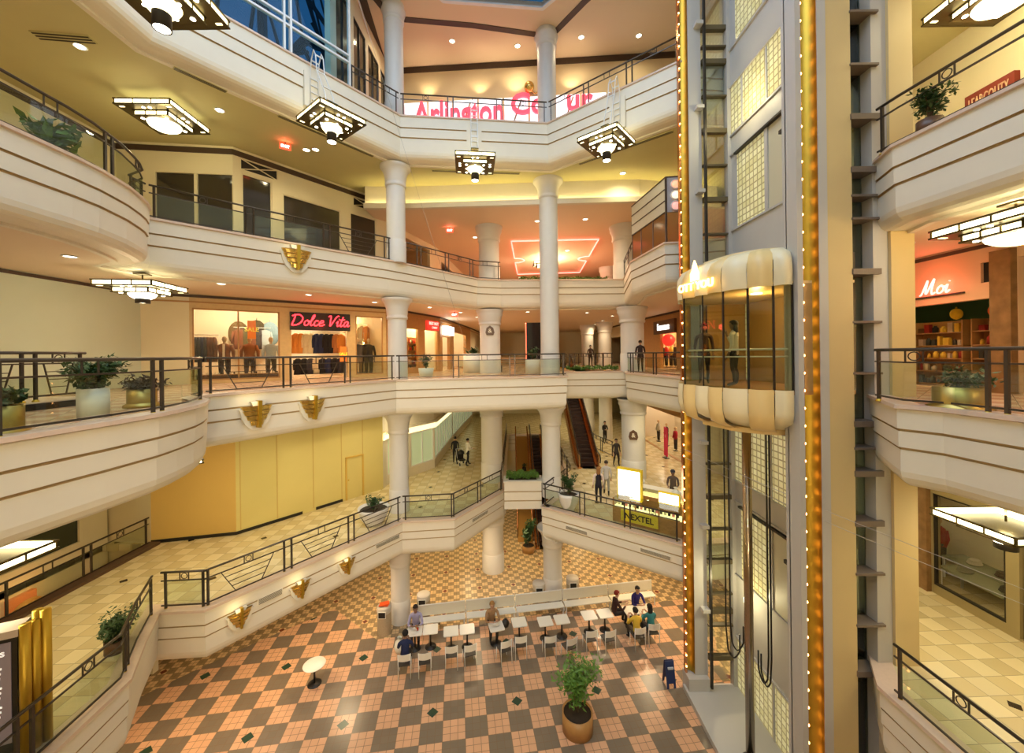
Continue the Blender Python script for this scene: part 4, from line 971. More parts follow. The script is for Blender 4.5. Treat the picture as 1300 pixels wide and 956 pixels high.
# ---------------- window wall on the top balcony ----------------
WW=thing('window_wall','tall white framed window wall showing the blue evening sky','window',(E4[2].x,E4[2].y,Z[4]))
WW['label']='tall white framed window wall showing the blue evening sky'
def ww(name,mb,m): return mb.build(name,m,WW,world=True)
A,B=E4[2],E4[3]; t=(B-A).normalized(); Lw=(P443-A).length; ins_=.12; nn=P2(-t.y,t.x)
def onA(s): return A+t*s+nn*ins_
mull=[0,2.2,2.42,Lw-.02]
for s in mull: q=onA(s); ww('mullion',MB().obox(onA(s-.035),onA(s+.035),.14,Z[4],ZTOP),M_whitemetal)
for z in (Z[4]+.06,Z[4]+1.05,Z[4]+1.32,Z[4]+3.6): ww('transom',MB().obox(onA(0),onA(Lw),.12,z-.035,z+.035),M_whitemetal)
M_wg=thin_glass('window_glass_blue',(.72,.86,.95),.008,flat=True)
for i in (0,2): ww('pane',MB().obox(onA(mull[i]+.04),onA(mull[i+1]-.04),.012,Z[4]+.05,ZTOP),M_wg)
Wn=thing('window_wall','white framed window wall along the near left side of the top balcony','window',(-9.9,2,Z[4])); 
mb=MB()
for y in [YN+.1+i*2.25 for i in range(9)]: mb.box(-10.1,-9.98,y-.035,y+.035,Z[4],ZTOP)
for z in (Z[4]+.06,Z[4]+1.05,Z[4]+1.32,Z[4]+3.6): mb.box(-10.08,-10.0,YN,11.1,z-.035,z+.035)
mb.obox(P2(-10,11.1),E4[2]+nn*.1,.1,Z[4]+.03,Z[4]+.1)
mb.build('frame',M_whitemetal,Wn,world=True); MB().box(-10.05,-10.035,YN,11.1,Z[4],ZTOP).build('pane',M_wg,Wn,world=True)
# steelwork outside
TR=thing('roof_truss','dark steel lattice seen outside through the blue windows','steel truss',(-12.5,19,Z[4]-1.9))
def seg(a,b,d,w_): 
    return (DP(a[0],a[1],d),DP(b[0],b[1],d),w_)
def strut(name,lst):
    mb=MB()
    for a,b,d,w_ in lst: mb.bar(DP(a[0],a[1],d),DP(b[0],b[1],d),w_)
    mb.build(name,M_black,TR,world=True)
strut('mast',[((330,-60),(334,60),20,.32)])
strut('brace',[((328,-30),(316,50),20,.12),((334,-12),(356,66),20,.12),((280,-40),(272,40),20,.14),((372,-30),(386,60),20,.12),((388,-8),(428,120),20,.16)])
strut('arch',[((366,72),(378,60),20,.3),((378,60),(388,50),20,.3),((388,50),(400,58),20,.3),((400,58),(420,64),20,.28),((420,64),(445,66),20,.28)])
strut('brace',[((386,62),(404,100),20,.18),((372,70),(392,66),20,.1),((395,-10),(412,60),20,.09),((404,-12),(424,62),20,.09),((412,-14),(440,60),20,.09),((392,0),(446,80),20,.2),((396,30),(440,110),20,.12),((410,60),(406,120),20,.1),((424,66),(430,130),20,.1)])
# ---------------- fill lamps added on the near side, unseen behind the viewpoint ----------------
for i,(x,y,z,pw,c) in enumerate(((-4,-5,19.5,70,WARM),(4,-5,19.5,30,WARM),(0,-5.6,14.2,300,WARM),(-5,-5,9.0,600,WARM),(5.0,-5,9.0,260,WARM),(0,-5.5,5,400,(1,.72,.42)))):
    stepped_lamp((x,y,z),0,'stepped lamp on the near side of the atrium, added unseen for fill light',g+' on the near side',1.6,'can',0,power=pw,color=c)
def fill_spot(x,y,z,target,power,color,label,ang=1.15):  # added spotlight behind the viewpoint, brightens the far balcony fronts
    d=(Vector(target)-Vector((x,y,z))).normalized(); t=thing('fill_spotlight',label,'spotlight',(x,y,z),0,'added fill spotlights on the near wall')
    c=Vector((0,0,0)); MB().tube([c-d*.35,c],.16,16).build('housing',M_dark,t); MB().tube([c,c+d*.01],.14,16).build('lens',M_lamp,t); MB().tube([c-d*.2,Vector((0,YN-y,0))],.03,8).build('bracket_arm',M_dark,t)
    o=light('SPOT','fill_spot_lamp',c+d*.06,power,color,.13,angle=ang,blend=1.0,parent=t); o.rotation_euler=d.to_track_quat('-Z','Y').to_euler()
fill_spot(-1.5,-6.2,15.2,(-2.2,18,9.2),5200,(1,.80,.54),'large added fill spotlight on the near wall aimed at the far balconies')
fill_spot(1.5,-6.2,8.4,(-2.4,18,6.0),3600,(1,.78,.50),'lower added fill spotlight on the near wall aimed at the far balconies')
# ---------------- escalators ----------------
def escalator(x,w,y0,z0,y1,z1,label,xm=None):
    t=thing('escalator',label,'escalator',(x,y0,z0)); L=y1-y0; Hh=z1-z0
    run=Hh/math.tan(math.radians(30)); ya=(L-run)/2
    path=[(0,0),(ya,0),(ya+run,Hh),(L,Hh)]
    def ribbon(x0,x1,dz0,dz1,m,name,y_in=0):
        mb=MB(); vs=[];fs=[]
        for (yy,zz) in path:
            for xx in (x0,x1): vs+=[(xx,yy,zz+dz0),(xx,yy,zz+dz1)]
        for i in range(len(path)-1):
            a=4*i; b=a+4; fs+=[(a,b,b+1,a+1),(a+2,a+3,b+3,b+2),(a+1,b+1,b+3,a+3),(a,a+2,b+2,b)]
        fs+=[(0,1,3,2),(4*(len(path)-1),4*(len(path)-1)+2,4*(len(path)-1)+3,4*(len(path)-1)+1)]
        mb.add(vs,fs); return mb.build(name,m,t)
    ribbon(-w/2-.22,w/2+.22,-.75,-.25,M_copper,'truss_casing')
    n=int(Hh/.2); mb=MB()
    mb.box(-w/2+.08,w/2-.08,0,ya,-.2,.0); 
    for k in range(n):
        yy=ya+run*k/n; zz=Hh*(k+1)/n; mb.box(-w/2+.08,w/2-.08,yy,yy+run/n+.02,zz-.35,zz)
    mb.box(-w/2+.08,w/2-.08,ya+run,L,Hh-.2,Hh); mb.build('step_band',mat('escalator_step_dark',(.035,.014,.010),.5,.3),t)
    for s in (-1,1):
        xx=s*(w/2+.1); ribbon(xx-.12,xx+.12,-.3,.10,M_copper,'skirt_panel'); ribbon(xx-.03,xx+.03,.1,.86,mat('escalator_side',(.55,.30,.14),.25,.8),'balustrade')
        pts=[(xx,-.35,.45),(xx,-.42,.7),(xx,-.3,.92)]+[(xx,yy,zz+.95) for yy,zz in path]+[(xx,L+.3,Hh+.92),(xx,L+.42,Hh+.7),(xx,L+.35,Hh+.45)]
        MB().tube(pts,.04,8).build('handrail',M_black,t)
    mb=MB()
    return t
escalator(1.95,.78,24.8,0,35.0,Z[1],'dark stepped escalator with copper sides rising from the court floor, behind the small planter wall')
escalator(4.75,1.0,24.6,Z[1],36.3,Z[2],'dark escalator with copper sides rising to the clothing shop level, right of the column')
mt=thing('sloping_median','golden sloping panel between copper rails left of the lower escalator, with plants on it','sloping panel',(.72,25.8,0))
run=8.8
mb=MB(); mb.add([(-.48,0,.3),(.48,0,.3),(.48,run,5.1),(-.48,run,5.1),(-.48,0,0),(.48,0,0),(.48,run,4.6),(-.48,run,4.6)],[(0,1,2,3),(4,7,6,5),(0,4,5,1),(3,2,6,7),(0,3,7,4),(1,5,6,2)]); mb.build('panel',mat('median_gold',(.50,.28,.08),.3,.6),mt)
for s in (-1,1): MB().tube([(s*.5,-.1,.9),(s*.5,run,5.95)],.05,8).build('handrail',M_copper,mt)
for s in (-1,1): MB().add([(s*.5-.02,0,.3),(s*.5+.02,0,.3),(s*.5+.02,run,5.1),(s*.5-.02,run,5.1),(s*.5-.02,0,.85),(s*.5+.02,0,.85),(s*.5+.02,run,5.9),(s*.5-.02,run,5.9)],[(0,3,7,4),(1,5,6,2),(4,7,6,5),(0,1,2,3)]).build('side_panel',M_copper,mt)
railing([P2(6.1,33.5),P2(6.2,29.5),P2(6.9,27.2)],Z[1],'dark railing right of the upper escalator on the lower balcony',glass=False,back=0,pan=1.6)
# ---------------- stone clad kiosk on the third balcony ----------------
KP=[U(801,333,Z[3]),U(845,309,Z[3]),U(868,308,Z[3])]
K=thing('balcony_kiosk','stone clad kiosk with brown glass and three round lights on the third balcony corner','kiosk',(KP[1].x,KP[1].y+1,Z[3]))
kp=[p.lerp(P2(7.3,17.5),.05) for p in KP]
def slabm(i,j,z0,z1,th,name,m): return MB().obox(kp[i],kp[j],th,Z[3]+z0,Z[3]+z1).build(name,m,K,world=True)
slabm(0,1,1.25,2.6,.08,'upper_cladding',mat('kiosk_stone',(.60,.56,.44),.4,noise=.05,bscale=5)); slabm(1,2,1.25,2.6,.08,'lamp_panel',mat('kiosk_grey',(.42,.40,.42),.4))
slabm(0,1,0.05,1.25,.05,'brown_glass',mat('brown_glass',(.20,.085,.02),.12)); slabm(1,2,.05,1.25,.05,'clear_glass',M_glass)
for z in (1.25,1.7,2.15,2.6): slabm(0,1,z-.02,z+.02,.12,'joint_strip',M_stripe)
for u in (0,.3,.66,1): 
    p=kp[0].lerp(kp[1],u); MB().box(p.x-.03,p.x+.03,p.y-.07,p.y+.03,Z[3],Z[3]+2.6).build('upright',M_stripe,K,world=True)
MB().prism([(kp[0].x,kp[0].y),(kp[1].x,kp[1].y),(kp[2].x,kp[2].y),(7.6,18.6)],Z[3]+2.6,Z[3]+2.68).build('roof_plate',M_stripe,K,world=True)
A,B=kp[1],kp[2]; t_=(B-A).normalized(); n_=P2(t_.y,-t_.x)
for i,c in enumerate(((1,.35,.2),(1,.8,.5),(.9,.3,.25))):
    p=A+t_*((B-A).length*.55)+n_*.05; z=Z[3]+2.32-i*.42
    MB().tube([(p.x,p.y,z),(p.x+n_.x*.05,p.y+n_.y*.05,z)],.17,20).build('round_light',mat('kiosk_round_light_%s'%('abc'[i]),c,.4,emit=c,es=1.5),K,world=True)
    MB().tube([(p.x+n_.x*.04+t_.x*.17*math.cos(k*PI/10),p.y+n_.y*.04+t_.y*.17*math.cos(k*PI/10),z+.17*math.sin(k*PI/10)) for k in range(20)],.025,6,closed=True).build('round_light_ring',M_whitemetal,K,world=True)
# ---------------- neon ticket outline on the lowered ceiling ----------------
def Nn(x,y): p=U(x,y,ZL); return (p.x,p.y,ZL-.1)
a,b,c,d=[Vector(Nn(*q)) for q in ((649,304.5),(760,302),(736,344.5),(657,347))]
def side(p,q,cc):  # side with half-round notch
    m=(p+q)/2; u=(q-p).normalized(); w=(cc-m); w=(w-u*w.dot(u)).normalized(); r=.75
    return [p]+[m-u*r+ (u*(r-r*math.cos(k*PI/8))+w*r*math.sin(k*PI/8))*1.0 for k in range(9)]+[q]
cc=(a+b+c+d)/4
loop=side(a,d,cc)+side(c,b,cc)
nn_=MB().tube(loop,.045,8,closed=True).build('neon_ticket_outline',M_pink); setp(nn_,'pink neon tube shaped like a movie ticket outlined on the peach ceiling','neon sign')
loop2=[cc+(Vector(p)-cc)*1.06+Vector((0,0,.03)) for p in loop]
for v in loop[::4]: MB().tube([v+Vector((0,0,0)),v+Vector((0,0,.09))],.015,6).build('holder',M_dark,nn_)
light('POINT','neon_glow',(cc.x,cc.y,ZL-1.2),620,(1,.60,.38),.4)
# ---------------- signs ----------------
def cat(pts,n=6):
    P=[Vector(p) for p in pts]; out=[]
    for i in range(len(P)-1):
        p0=P[max(i-1,0)];p1=P[i];p2=P[i+1];p3=P[min(i+2,len(P)-1)]
        for k in range(n):
            t=k/n; out.append(.5*((2*p1)+(-p0+p2)*t+(2*p0-5*p1+4*p2-p3)*t*t+(-p0+3*p1-3*p2+p3)*t**3))
    return out+[P[-1]]
GL={'D':(1.0,[[(.15,.95),(.12,.5),(.05,.05),(.25,.0),(.6,.12),(.82,.45),(.75,.8),(.45,1.0),(.1,.97),(-.1,.85)]]),
'o':(.5,[[(.25,.5),(.08,.35),(.08,.1),(.25,.0),(.42,.15),(.4,.38),(.25,.5),(.35,.4),(.52,.42)]]),
'l':(.35,[[(.0,.3),(.2,.6),(.3,.95),(.2,1.0),(.12,.7),(.1,.15),(.2,.0),(.38,.12)]]),
'c':(.45,[[(.38,.42),(.22,.5),(.06,.3),(.1,.05),(.28,.0),(.48,.15)]]),
'e':(.5,[[(.05,.22),(.35,.32),(.35,.47),(.2,.5),(.06,.28),(.12,.04),(.3,.0),(.55,.15)]]),
'V':(.75,[[(-.1,.9),(.08,1.0),(.15,.6),(.22,.0),(.45,.5),(.65,.95),(.85,1.0)]]),
'i':(.3,[[(.0,.3),(.12,.5),(.1,.12),(.18,.0),(.32,.15)],[(.17,.68),(.19,.72)]]),
't':(.38,[[(.2,.95),(.12,.4),(.12,.06),(.22,.0),(.38,.15)],[(-.05,.62),(.4,.68)]]),
'a':(.55,[[(.42,.42),(.22,.5),(.06,.3),(.1,.03),(.25,.02),(.42,.4),(.4,.12),(.48,.0),(.6,.12)]]),
'M':(1.0,[[(.0,.0),(.12,.1),(.3,.95),(.32,.3),(.42,.1),(.7,1.0),(.7,.3),(.8,.0),(.95,.1)]]),' ':(.35,[])}
def script(word,h,slant=.25):
    x=0;res=[]
    for ch in word:
        w_,st=GL[ch]
        for s in st: res.append([((x+p[0]+p[1]*slant)*h,p[1]*h) for p in s])
        x+=w_
    return res,(x+slant*.5)*h
def neon_script(word,h,A,B,s,z,off,m,parent,r=.022,name='neon_lettering',rise=0):
    st,W=script(word,h); A=Vector(A[:2]);B=Vector(B[:2]);t=(B-A).normalized();n=P2(t.y,-t.x); mb=MB()
    for q in st:
        pts=[]
        for v in cat([(a,b_,0) for a,b_ in q]): p=A+t*(s-W/2+v[0])+n*off; pts.append((p.x,p.y,z+v[1]+rise*v[0]))
        mb.tube(pts,r,6)
    return mb.build(name,m,parent,world=True)
def signbox(A,B,s0,s1,z0,z1,m,label,name='shop_sign',cat='sign',th=.15,off=.0):
    A=Vector(A[:2]);B=Vector(B[:2]);t=(B-A).normalized();n=P2(t.y,-t.x); c=A+t*((s0+s1)/2)
    T_=thing(name,label,cat,(c.x,c.y,z0)); MB().obox(A+t*s0+n*(th/2+off),A+t*s1+n*(th/2+off),th,z0,z1).build('sign_board',m,T_,world=True); return T_
A,B=W2[2],W2[3]
s0,zt=PL(369,393.5,A,B); s1,_=PL(442,401,A,B); _,zb=PL(369,411.5,A,B); zt=ZC[2]-.52; zb=zt-.85
S=signbox(A,B,s0-.05,s1+.05,zb,zt,M_black,'black sign board with red script neon reading Dolce Vita over the clothing shop entrance')
neon_script('Dolce Vita',.50,A,B,(s0+s1)/2,zb+.22,.22,M_red,S,.026,rise=0)
p=onp(A,B,(s0+s1)/2,-.5); light('POINT','neon_glow',(p.x,p.y,zb+.3),14,(1,.1,.06),.2)
# pink script sign on the right wall
s0,z0=PL(1170,376,A2,B2); s1,z1=PL(1214,352,A2,B2)
ms=thing('neon_sign','glowing pink script neon reading Moi on the salmon wall','sign',(R2x,(22-(s0+s1)/2),Z[2]+2.55))
neon_script('Moi',.42,A2,B2,(s0+s1)/2,Z[2]+2.60,.10,mat('hot_neon',(1,.4,.35),.4,emit=(1,.16,.14),es=6),ms,.022)
MB().box(R2x-.06,R2x-.001,22-(s1+.2),22-(s0-.2),Z[2]+2.52,Z[2]+2.56).build('mounting_bar',M_dark,ms,world=True)
light('POINT','neon_glow',(R2x-.4,22-(s0+s1)/2,Z[2]+2.8),26,(1,.16,.1),.2)
def fitw(o,w):
    xs=[v.co.x for v in o.data.vertices]; k=min(1,w/(max(xs)-min(xs))); o.data.transform(Matrix.Scale(k,4,(1,0,0))); return o
# aisle signs
A,B=W2[3],W2[4]; L=(B-A).length
S=signbox(A,B,L*.68,L*.93,Z[2]+2.72,Z[2]+3.32,mat('dim_red_board',(.30,.03,.02),.5,emit=(1,.05,.03),es=.8),'red glowing two-line sign above the display window in the left shopping aisle')
o=text_mesh('sign_lettering','BEST NUT',.27,M_pink,.01,bold=.006); stand(o,A,B,L*.805,Z[2]+3.14,.19,S); o=text_mesh('sign_lettering','CANDY',.20,M_pink,.01); stand(o,A,B,L*.82,Z[2]+2.88,.19,S)
A,B=W2[4],W2[5]; S=signbox(A,B,.6,2.9,Z[2]+2.55,Z[2]+3.15,mat('lit_white_board',(1,1,1),.4,emit=(1,.96,.9),es=5),'blank glowing white sign box over a doorway in the left shopping aisle',th=.3)
# brown board shop on the right
A,B=F2[1],F2[2]; q0,_=PL(832,412,A,B); q1,_=PL(859,405,A,B)
S=signbox(A,B,q0,q1,Z[2]+2.35,Z[2]+3.25,M_brown,'brown sign board with white lettering above the shop with the red balloon')
o=text_mesh('sign_lettering','Lerners',.62,mat('white_lit_letters',(1,1,1),.4,emit=(1,.97,.9),es=3),.02,bold=.012,spacing=.92); fitw(o,abs(q1-q0)*.8); stand(o,A,B,(q0+q1)/2,Z[2]+2.8,.18,S)
for v in o.data.vertices: pass
# big red letters on the top balcony wall, white window strip behind them
A,B=P2(-6.15,22.3),P2(9.4,21.3)
sL,zl=PL(512,140,A,B); sR,_=PL(790,118,A,B); 
wb=thing('lit_window_strip','long bright white window strip behind the big red letters on the top balcony','window strip',(0,22,Z[4]+1.2))
M_lit=mat('lit_window',(.9,.93,1),.3,emit=(.86,.90,1.0),es=1.1)
for i in range(9):
    a_=sL+(12.8)*i/9; MB().obox(onp(A,B,a_+.06,-.03),onp(A,B,a_+12.8/9-.06,-.03),.03,Z[4]+1.3,Z[4]+3.55).build('lit_pane',M_lit,wb,world=True)
    if i%2==0: 
        p=onp(A,B,a_+.3,-.06); q=onp(A,B,a_+1.0,-.06); MB().bar((p.x,p.y,Z[4]+1.4),(q.x,q.y,Z[4]+3.4),.07).build('diagonal_reflection',mat('tan_reflection',(.35,.25,.14),.5),wb,world=True)  # diagonal window reflections put in as solid tan bars
MB().obox(onp(A,B,sL,-.03),onp(A,B,sL+12.8,-.03),.08,Z[4]+1.2,Z[4]+1.3).build('frame_rail',M_wood,wb,world=True)
M_redl=mat('red_letters',(.9,.05,.08),.4,emit=(1,.06,.10),es=1.6)
bs=thing('giant_letter_sign','big bright red letters spelling Arlington Cour behind the top balcony railing','sign',(0,21.8,Z[4]+2.0))
sx=[PL(px,130,A,B)[0] for px in (527,680,712,790)]
o=text_mesh('letter','Arlington',2.0,M_redl,.08,bold=.03); w_=max(v.co.x for v in o.data.vertices)-min(v.co.x for v in o.data.vertices); k=(PL(640,130,A,B)[0]-sx[0])/w_; o.data.transform(Matrix.Scale(k,4,(1,0,0))); stand(o,A,B,(sx[0]+PL(640,130,A,B)[0])/2,Z[4]+2.72,.14,bs)
o=text_mesh('letter','Co',1.6,M_redl,.08,bold=.03); stand(o,A,B,PL(672,130,A,B)[0]-.05,Z[4]+3.05,.14,bs)
o=text_mesh('letter','ur',1.6,M_redl,.08,bold=.03); stand(o,A,B,PL(730,130,A,B)[0]+.2,Z[4]+3.15,.14,bs)
for px in (545,610,655,725): 
    s_,_=PL(px,130,A,B); p=onp(A,B,s_,-.25); light('SPOT','wall_washer',(p.x,p.y-.15,Z[4]+3.7),70,(1,.80,.5),.06,rot=(math.radians(172),0,0),angle=2.0,blend=.8)
s_,z_=PL(672,115,A,B); p=onp(A,B,s_,-.3); gl=thing('globe_wall_lamp','gold globe lamp on a curled arm on the top balcony wall above the red letters','wall lamp',(p.x,p.y,z_-.2)); MB().ball((0,0,.2),.28,14).build('globe',M_gold,gl); MB().tube([(0,.0,.1),(.3,.1,-.1),(.7,.2,.1)],.03,6).build('arm',M_gold,gl); MB().box(.6,.8,.18,.32,.0,.2).build('wall_plate',M_gold,gl)
# red signs beyond the third right balcony
A3,B3=P2(R3x,23),P2(R3x,YN)
W3_=abs(PL(1296,150,A3,B3)[0]-PL(1232,150,A3,B3)[0])
S=signbox(A3,B3,*[PL(x,150,A3,B3)[0] for x in (1232,1296)],Z[3]+1.95,Z[3]+2.55,mat('deep_red_board',(.24,.03,.015),.4),'deep red board with tan capital letters beyond the third right balcony')
c_=sum(PL(x,150,A3,B3)[0] for x in (1232,1296))/2; o=text_mesh('sign_lettering','LEARCOLITY',.42,mat('tan_letters',(.6,.38,.2),.5,emit=(.6,.4,.2),es=.3),.01); fitw(o,W3_-.2); stand(o,A3,B3,c_,Z[3]+2.25,.17,S)
S=signbox(A3,B3,*[PL(x,160,A3,B3)[0] for x in (1218,1285)],Z[3]+1.35,Z[3]+1.85,mat('bright_red_board',(.8,.05,.02),.4,emit=(1,.08,.03),es=1.1),'glowing red board with white letters beyond the third right balcony')
c_=sum(PL(x,160,A3,B3)[0] for x in (1218,1285))/2; o=text_mesh('sign_lettering','Lubie Thames',.36,mat('white_lit_letters',(1,1,1)),.01); fitw(o,W3_-.2); stand(o,A3,B3,c_,Z[3]+1.6,.17,S)
# exit signs
def exitsign(px,py,z,label,rz=0):
    p=U(px,py,z); t=thing('exit_sign',label,'exit sign',(p.x,p.y,z-.28),rz); MB().box(-.2,.2,-.03,.03,0,.22).build('housing',mat('exit_red',(.8,.03,.02),.4,emit=(1,.07,.03),es=2.5),t)
    o=text_mesh('sign_lettering','EXIT',.15,mat('exit_white',(1,.8,.7),.4,emit=(1,.7,.6),es=6),.004,bold=.004); o.data.transform(Matrix(((1,0,0,0),(0,0,-1,-.036),(0,1,0,.11),(0,0,0,1)))); o.parent=t
    MB().box(-.03,.03,-.02,.02,.22,.28).build('ceiling_bracket',M_dark,t); light('POINT','exit_glow',(0,-.15,.1),4,(1,.1,.04),.05,parent=t)
exitsign(362,181,ZC[3],'red exit sign under the ceiling above the dark empty shops',.6); exitsign(1212,62,ZC[3],'red exit sign above the bushy plant on the third right balcony'); exitsign(571,289,ZL,'small red exit sign on the peach ceiling left of the neon ticket outline'); exitsign(577,396,ZC[2],'small red exit sign above the left shopping aisle')
# plaques on the thick columns
def plaque(c,r,z,label,toward=(0,0)):
    d=(P2(*toward)-P2(*c)).normalized(); p=P2(*c)+d*(r+.02); t=thing('column_plaque',label,'plaque',(p.x,p.y,z),math.atan2(d.x,-d.y)); mb=MB(); mb.prism([(-.2,0),(.2,0),(.26,.16),(.2,.42),(0,.56),(-.2,.42),(-.26,.16)],0,.06); mb.v=[(v[0],-v[2],v[1]) for v in mb.v]; mb.build('shield',M_brown,t)
    o=text_mesh('symbol','&',.34,mat('cream_letters',(.8,.75,.6),.5),.004,bold=.004); o.data.transform(Matrix(((1,0,0,0),(0,0,-1,-.068),(0,1,0,.25),(0,0,0,1)))); o.parent=t
plaque((-1.3,23.5),.60,Z[2]+2.2,'dark shield plaque on the thick column beside the bench on the clothing shop level'); plaque(BR,.66,Z[1]+2.3,'dark shield plaque on the thick column beside the phone kiosk')
# poster and window strip under the lower left walkway railing
A,B=P2(-16.0,YN),P2(-16.0,15.5)
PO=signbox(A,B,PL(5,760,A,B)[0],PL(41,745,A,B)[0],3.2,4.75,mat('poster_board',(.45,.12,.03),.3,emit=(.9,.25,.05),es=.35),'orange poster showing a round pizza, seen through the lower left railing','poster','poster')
sc_=(PL(5,760,A,B)[0]+PL(41,745,A,B)[0])/2; p=onp(A,B,sc_+.1,-.17)
MB().tube([(p.x,p.y,4.0),(p.x+.02,p.y,4.0)],.55,28).build('pizza_crust',mat('crust',(.62,.34,.10),.6,noise=.2,bscale=8),PO,world=True); MB().tube([(p.x+.02,p.y,4.0),(p.x+.03,p.y,4.0)],.46,28).build('pizza_topping',mat('cheese',(.75,.42,.14),.6,noise=.5,bscale=9),PO,world=True)
light('POINT','poster_lamp',(-15.2,PO.location.y,4.9),16,(1,.5,.15),.05)
pane(A,B,(16.5,21.5,Z[1]+.5,Z[1]+2.2),mat('green_black_glass',(.04,.05,.03),.08))
curb=MB().box(-14.18,-13.75,4.0,15.3,Z[1],Z[1]+.10).build('trim_7',mat('brown_border_tile',(.10,.05,.03),.3,noise=.3,bscale=6),kind='structure')
MB().box(-16,-14.18,4.0,15.3,-.05,.03).build('floor',M_brown,kind='structure')
# ---------------- shop rooms ----------------
def room(A,B,depth,z0,z1,m,power,color,label_n=2,floor=None):
    A=Vector(A[:2]);B=Vector(B[:2]);t=(B-A).normalized();n=P2(-t.y,t.x); a=A+n*depth;b=B+n*depth
    mb=MB(); mb.obox(a,b,.1,z0,z1); mb.obox(A+n*.25+t*.05,a+t*.05,.1,z0,z1); mb.obox(B+n*.25-t*.05,b-t*.05,.1,z0,z1); mb.build('shop_wall',m,kind='structure')
    L=(B-A).length
    for k in range(label_n):
        s=L*(k+.5)/label_n; p=A+t*s+n*depth*.45; T_=thing('shop_ceiling_light','bright ceiling strip light inside a shop','ceiling light',(p.x,p.y,z1-.12),math.atan2(t.y,t.x),'strip lights inside the shops')
        MB().box(-.6,.6,-.1,.1,0,.12).build('housing',M_whitemetal,T_); MB().box(-.58,.58,-.08,.08,-.01,0).build('diffuser',M_lamp,T_)
        light('POINT','shop_lamp',(0,0,-.25),power,color,.12,parent=T_)
        MB().tube([(.3,-.3,-.02),(.3,-.34,-.2)],.05,8).build('spot_can',M_dark,T_)
room(W2[2],W2[3],4.2,Z[2],ZC[2],mat('shop_cream',(.75,.66,.50),.6),300,(1,.80,.52),3)
room(W2[3],W2[4],3.0,Z[2],ZC[2],mat('shop_gold',(.75,.56,.30),.6),330,(1,.78,.45),2)
room(W2[4],W2[5],3.0,Z[2],ZC[2],mat('shop_cream',(.75,.66,.50),.6),330,(1,.78,.5),2)
room(F2[1],F2[2],3.2,Z[2],ZC[2],mat('shop_gold',(.75,.56,.30),.6),330,(1,.72,.4),2)
room(G1[1],G1[2],3.2,Z[1],ZC[1],mat('shop_cream',(.75,.66,.50),.6),150,(1,.82,.6),3)
room(W3[3],W3[4],2.5,Z[3],ZC[3],mat('shop_gold',(.75,.56,.30),.6),70,(1,.9,.5),1)
# pink neon shop and boutique on the right: dark rooms with small spots
def openroom(x,ya,yb,z0,z1,m,label,pw,color,n=3,depth=2.6):
    MB().box(x+depth,x+depth+.1,yb,ya,z0,z1).box(x+.25,x+depth,ya-.1,ya,z0,z1).box(x+.25,x+depth,yb,yb+.1,z0,z1).build('shop_wall',m,kind='structure')
    for k in range(n):
        y=yb+(ya-yb)*(k+.6)/n; T_=thing('shop_spotlight',label,'spotlight',(x+1.0,y,z1-.22),0,label); MB().tube([(0,0,.22),(0,0,.1)],.02,6).build('stem',M_dark,T_); MB().tube([(0,0,.1),(.03,0,-.02)],.06,10).build('can',M_dark,T_); MB().disc((.03,0,-.03),.05,(0,0,1),12).build('lens',M_lamp,T_)
        light('SPOT','spot_lamp',(.03,0,-.06),pw,color,.05,angle=2.2,parent=T_)
openroom(R2x,16.5,0.5,Z[2],Z[2]+3.3,mat('green_shop_wall',(.06,.16,.06),.6),'small ceiling spotlight in the dark green shop under the pink neon',30,(1,.75,.35),5)
openroom(R1x,13.8,0.5,Z[1],Z[1]+3.2,mat('dark_boutique_wall',(.10,.075,.04),.6),'small ceiling spotlight inside the lower right boutique',30,(1,.8,.45),4)
# ---------------- clothes, shelves, goods ----------------
FAB={}
def fab(c): 
    k='fabric_%02x%02x%02x'%tuple(int(x) for x in c)
    if k not in FAB: FAB[k]=mat(k,srgb(*c),.85,noise=.12,bscale=14)
    return FAB[k]
def jacket(loc,rz,c,label,group,h=.85,w=.5,sleeve=True,trim=None):
    t=thing('hanging_garment',label,'garment',loc,rz,group); rnd=random.Random(int(loc[0]*100+loc[1]*37))
    mb=MB(); n=14; rings=[(0.0,w*.50,.12),(h*.3,w*.44,.12),(h*.6,w*.42,.13),(h*.85,w*.46,.11),(h*.95,w*.36,.08),(h,w*.14,.05)]
    vs=[];fs=[]
    for z,a,b in rings:
        for k in range(n):
            th=2*PI*k/n; f=1+.06*math.sin(5*th)*(1-z/h); vs.append((a*math.cos(th)*f,b*math.sin(th)*f,z))
    for i in range(len(rings)-1):
        for k in range(n): fs.append((i*n+k,i*n+(k+1)%n,(i+1)*n+(k+1)%n,(i+1)*n+k))
    fs.append(tuple(range(n-1,-1,-1))); mb.add(vs,fs,0,True); mb.build('body',fab(c),t)
    if sleeve:
        for s in (-1,1): MB().tube([(s*w*.40,0,h*.9),(s*w*.52,.0,h*.6),(s*w*.54,-.02,h*.28)],[.07,.06,.045],8).build('sleeve',fab(c),t)
    if trim: MB().tube([(-.05,-.11,h*.97),(-.06,-.14,h*.6),(-.05,-.14,h*.1)],[.04,.045,.04],6).build('front_trim',fab(trim),t)
    MB().tube([(0,0,h-.02),(0,0,h+.06),(.03,0,h+.1),(.0,0,h+.13)],.008,5).build('hanger_hook',M_whitemetal,t)
    return t
def rackrail(a,b,label,legs=None):
    c=((a[0]+b[0])/2,(a[1]+b[1])/2,a[2] if legs is None else legs); t=thing('clothes_rail',label,'clothes rail',c)
    MB().tube([a,b],.018,8).build('rail',M_whitemetal,t,world=True)
    if legs is not None:
        for q in (a,b): MB().tube([(q[0],q[1],legs),q],.018,8).build('leg',M_whitemetal,t,world=True)
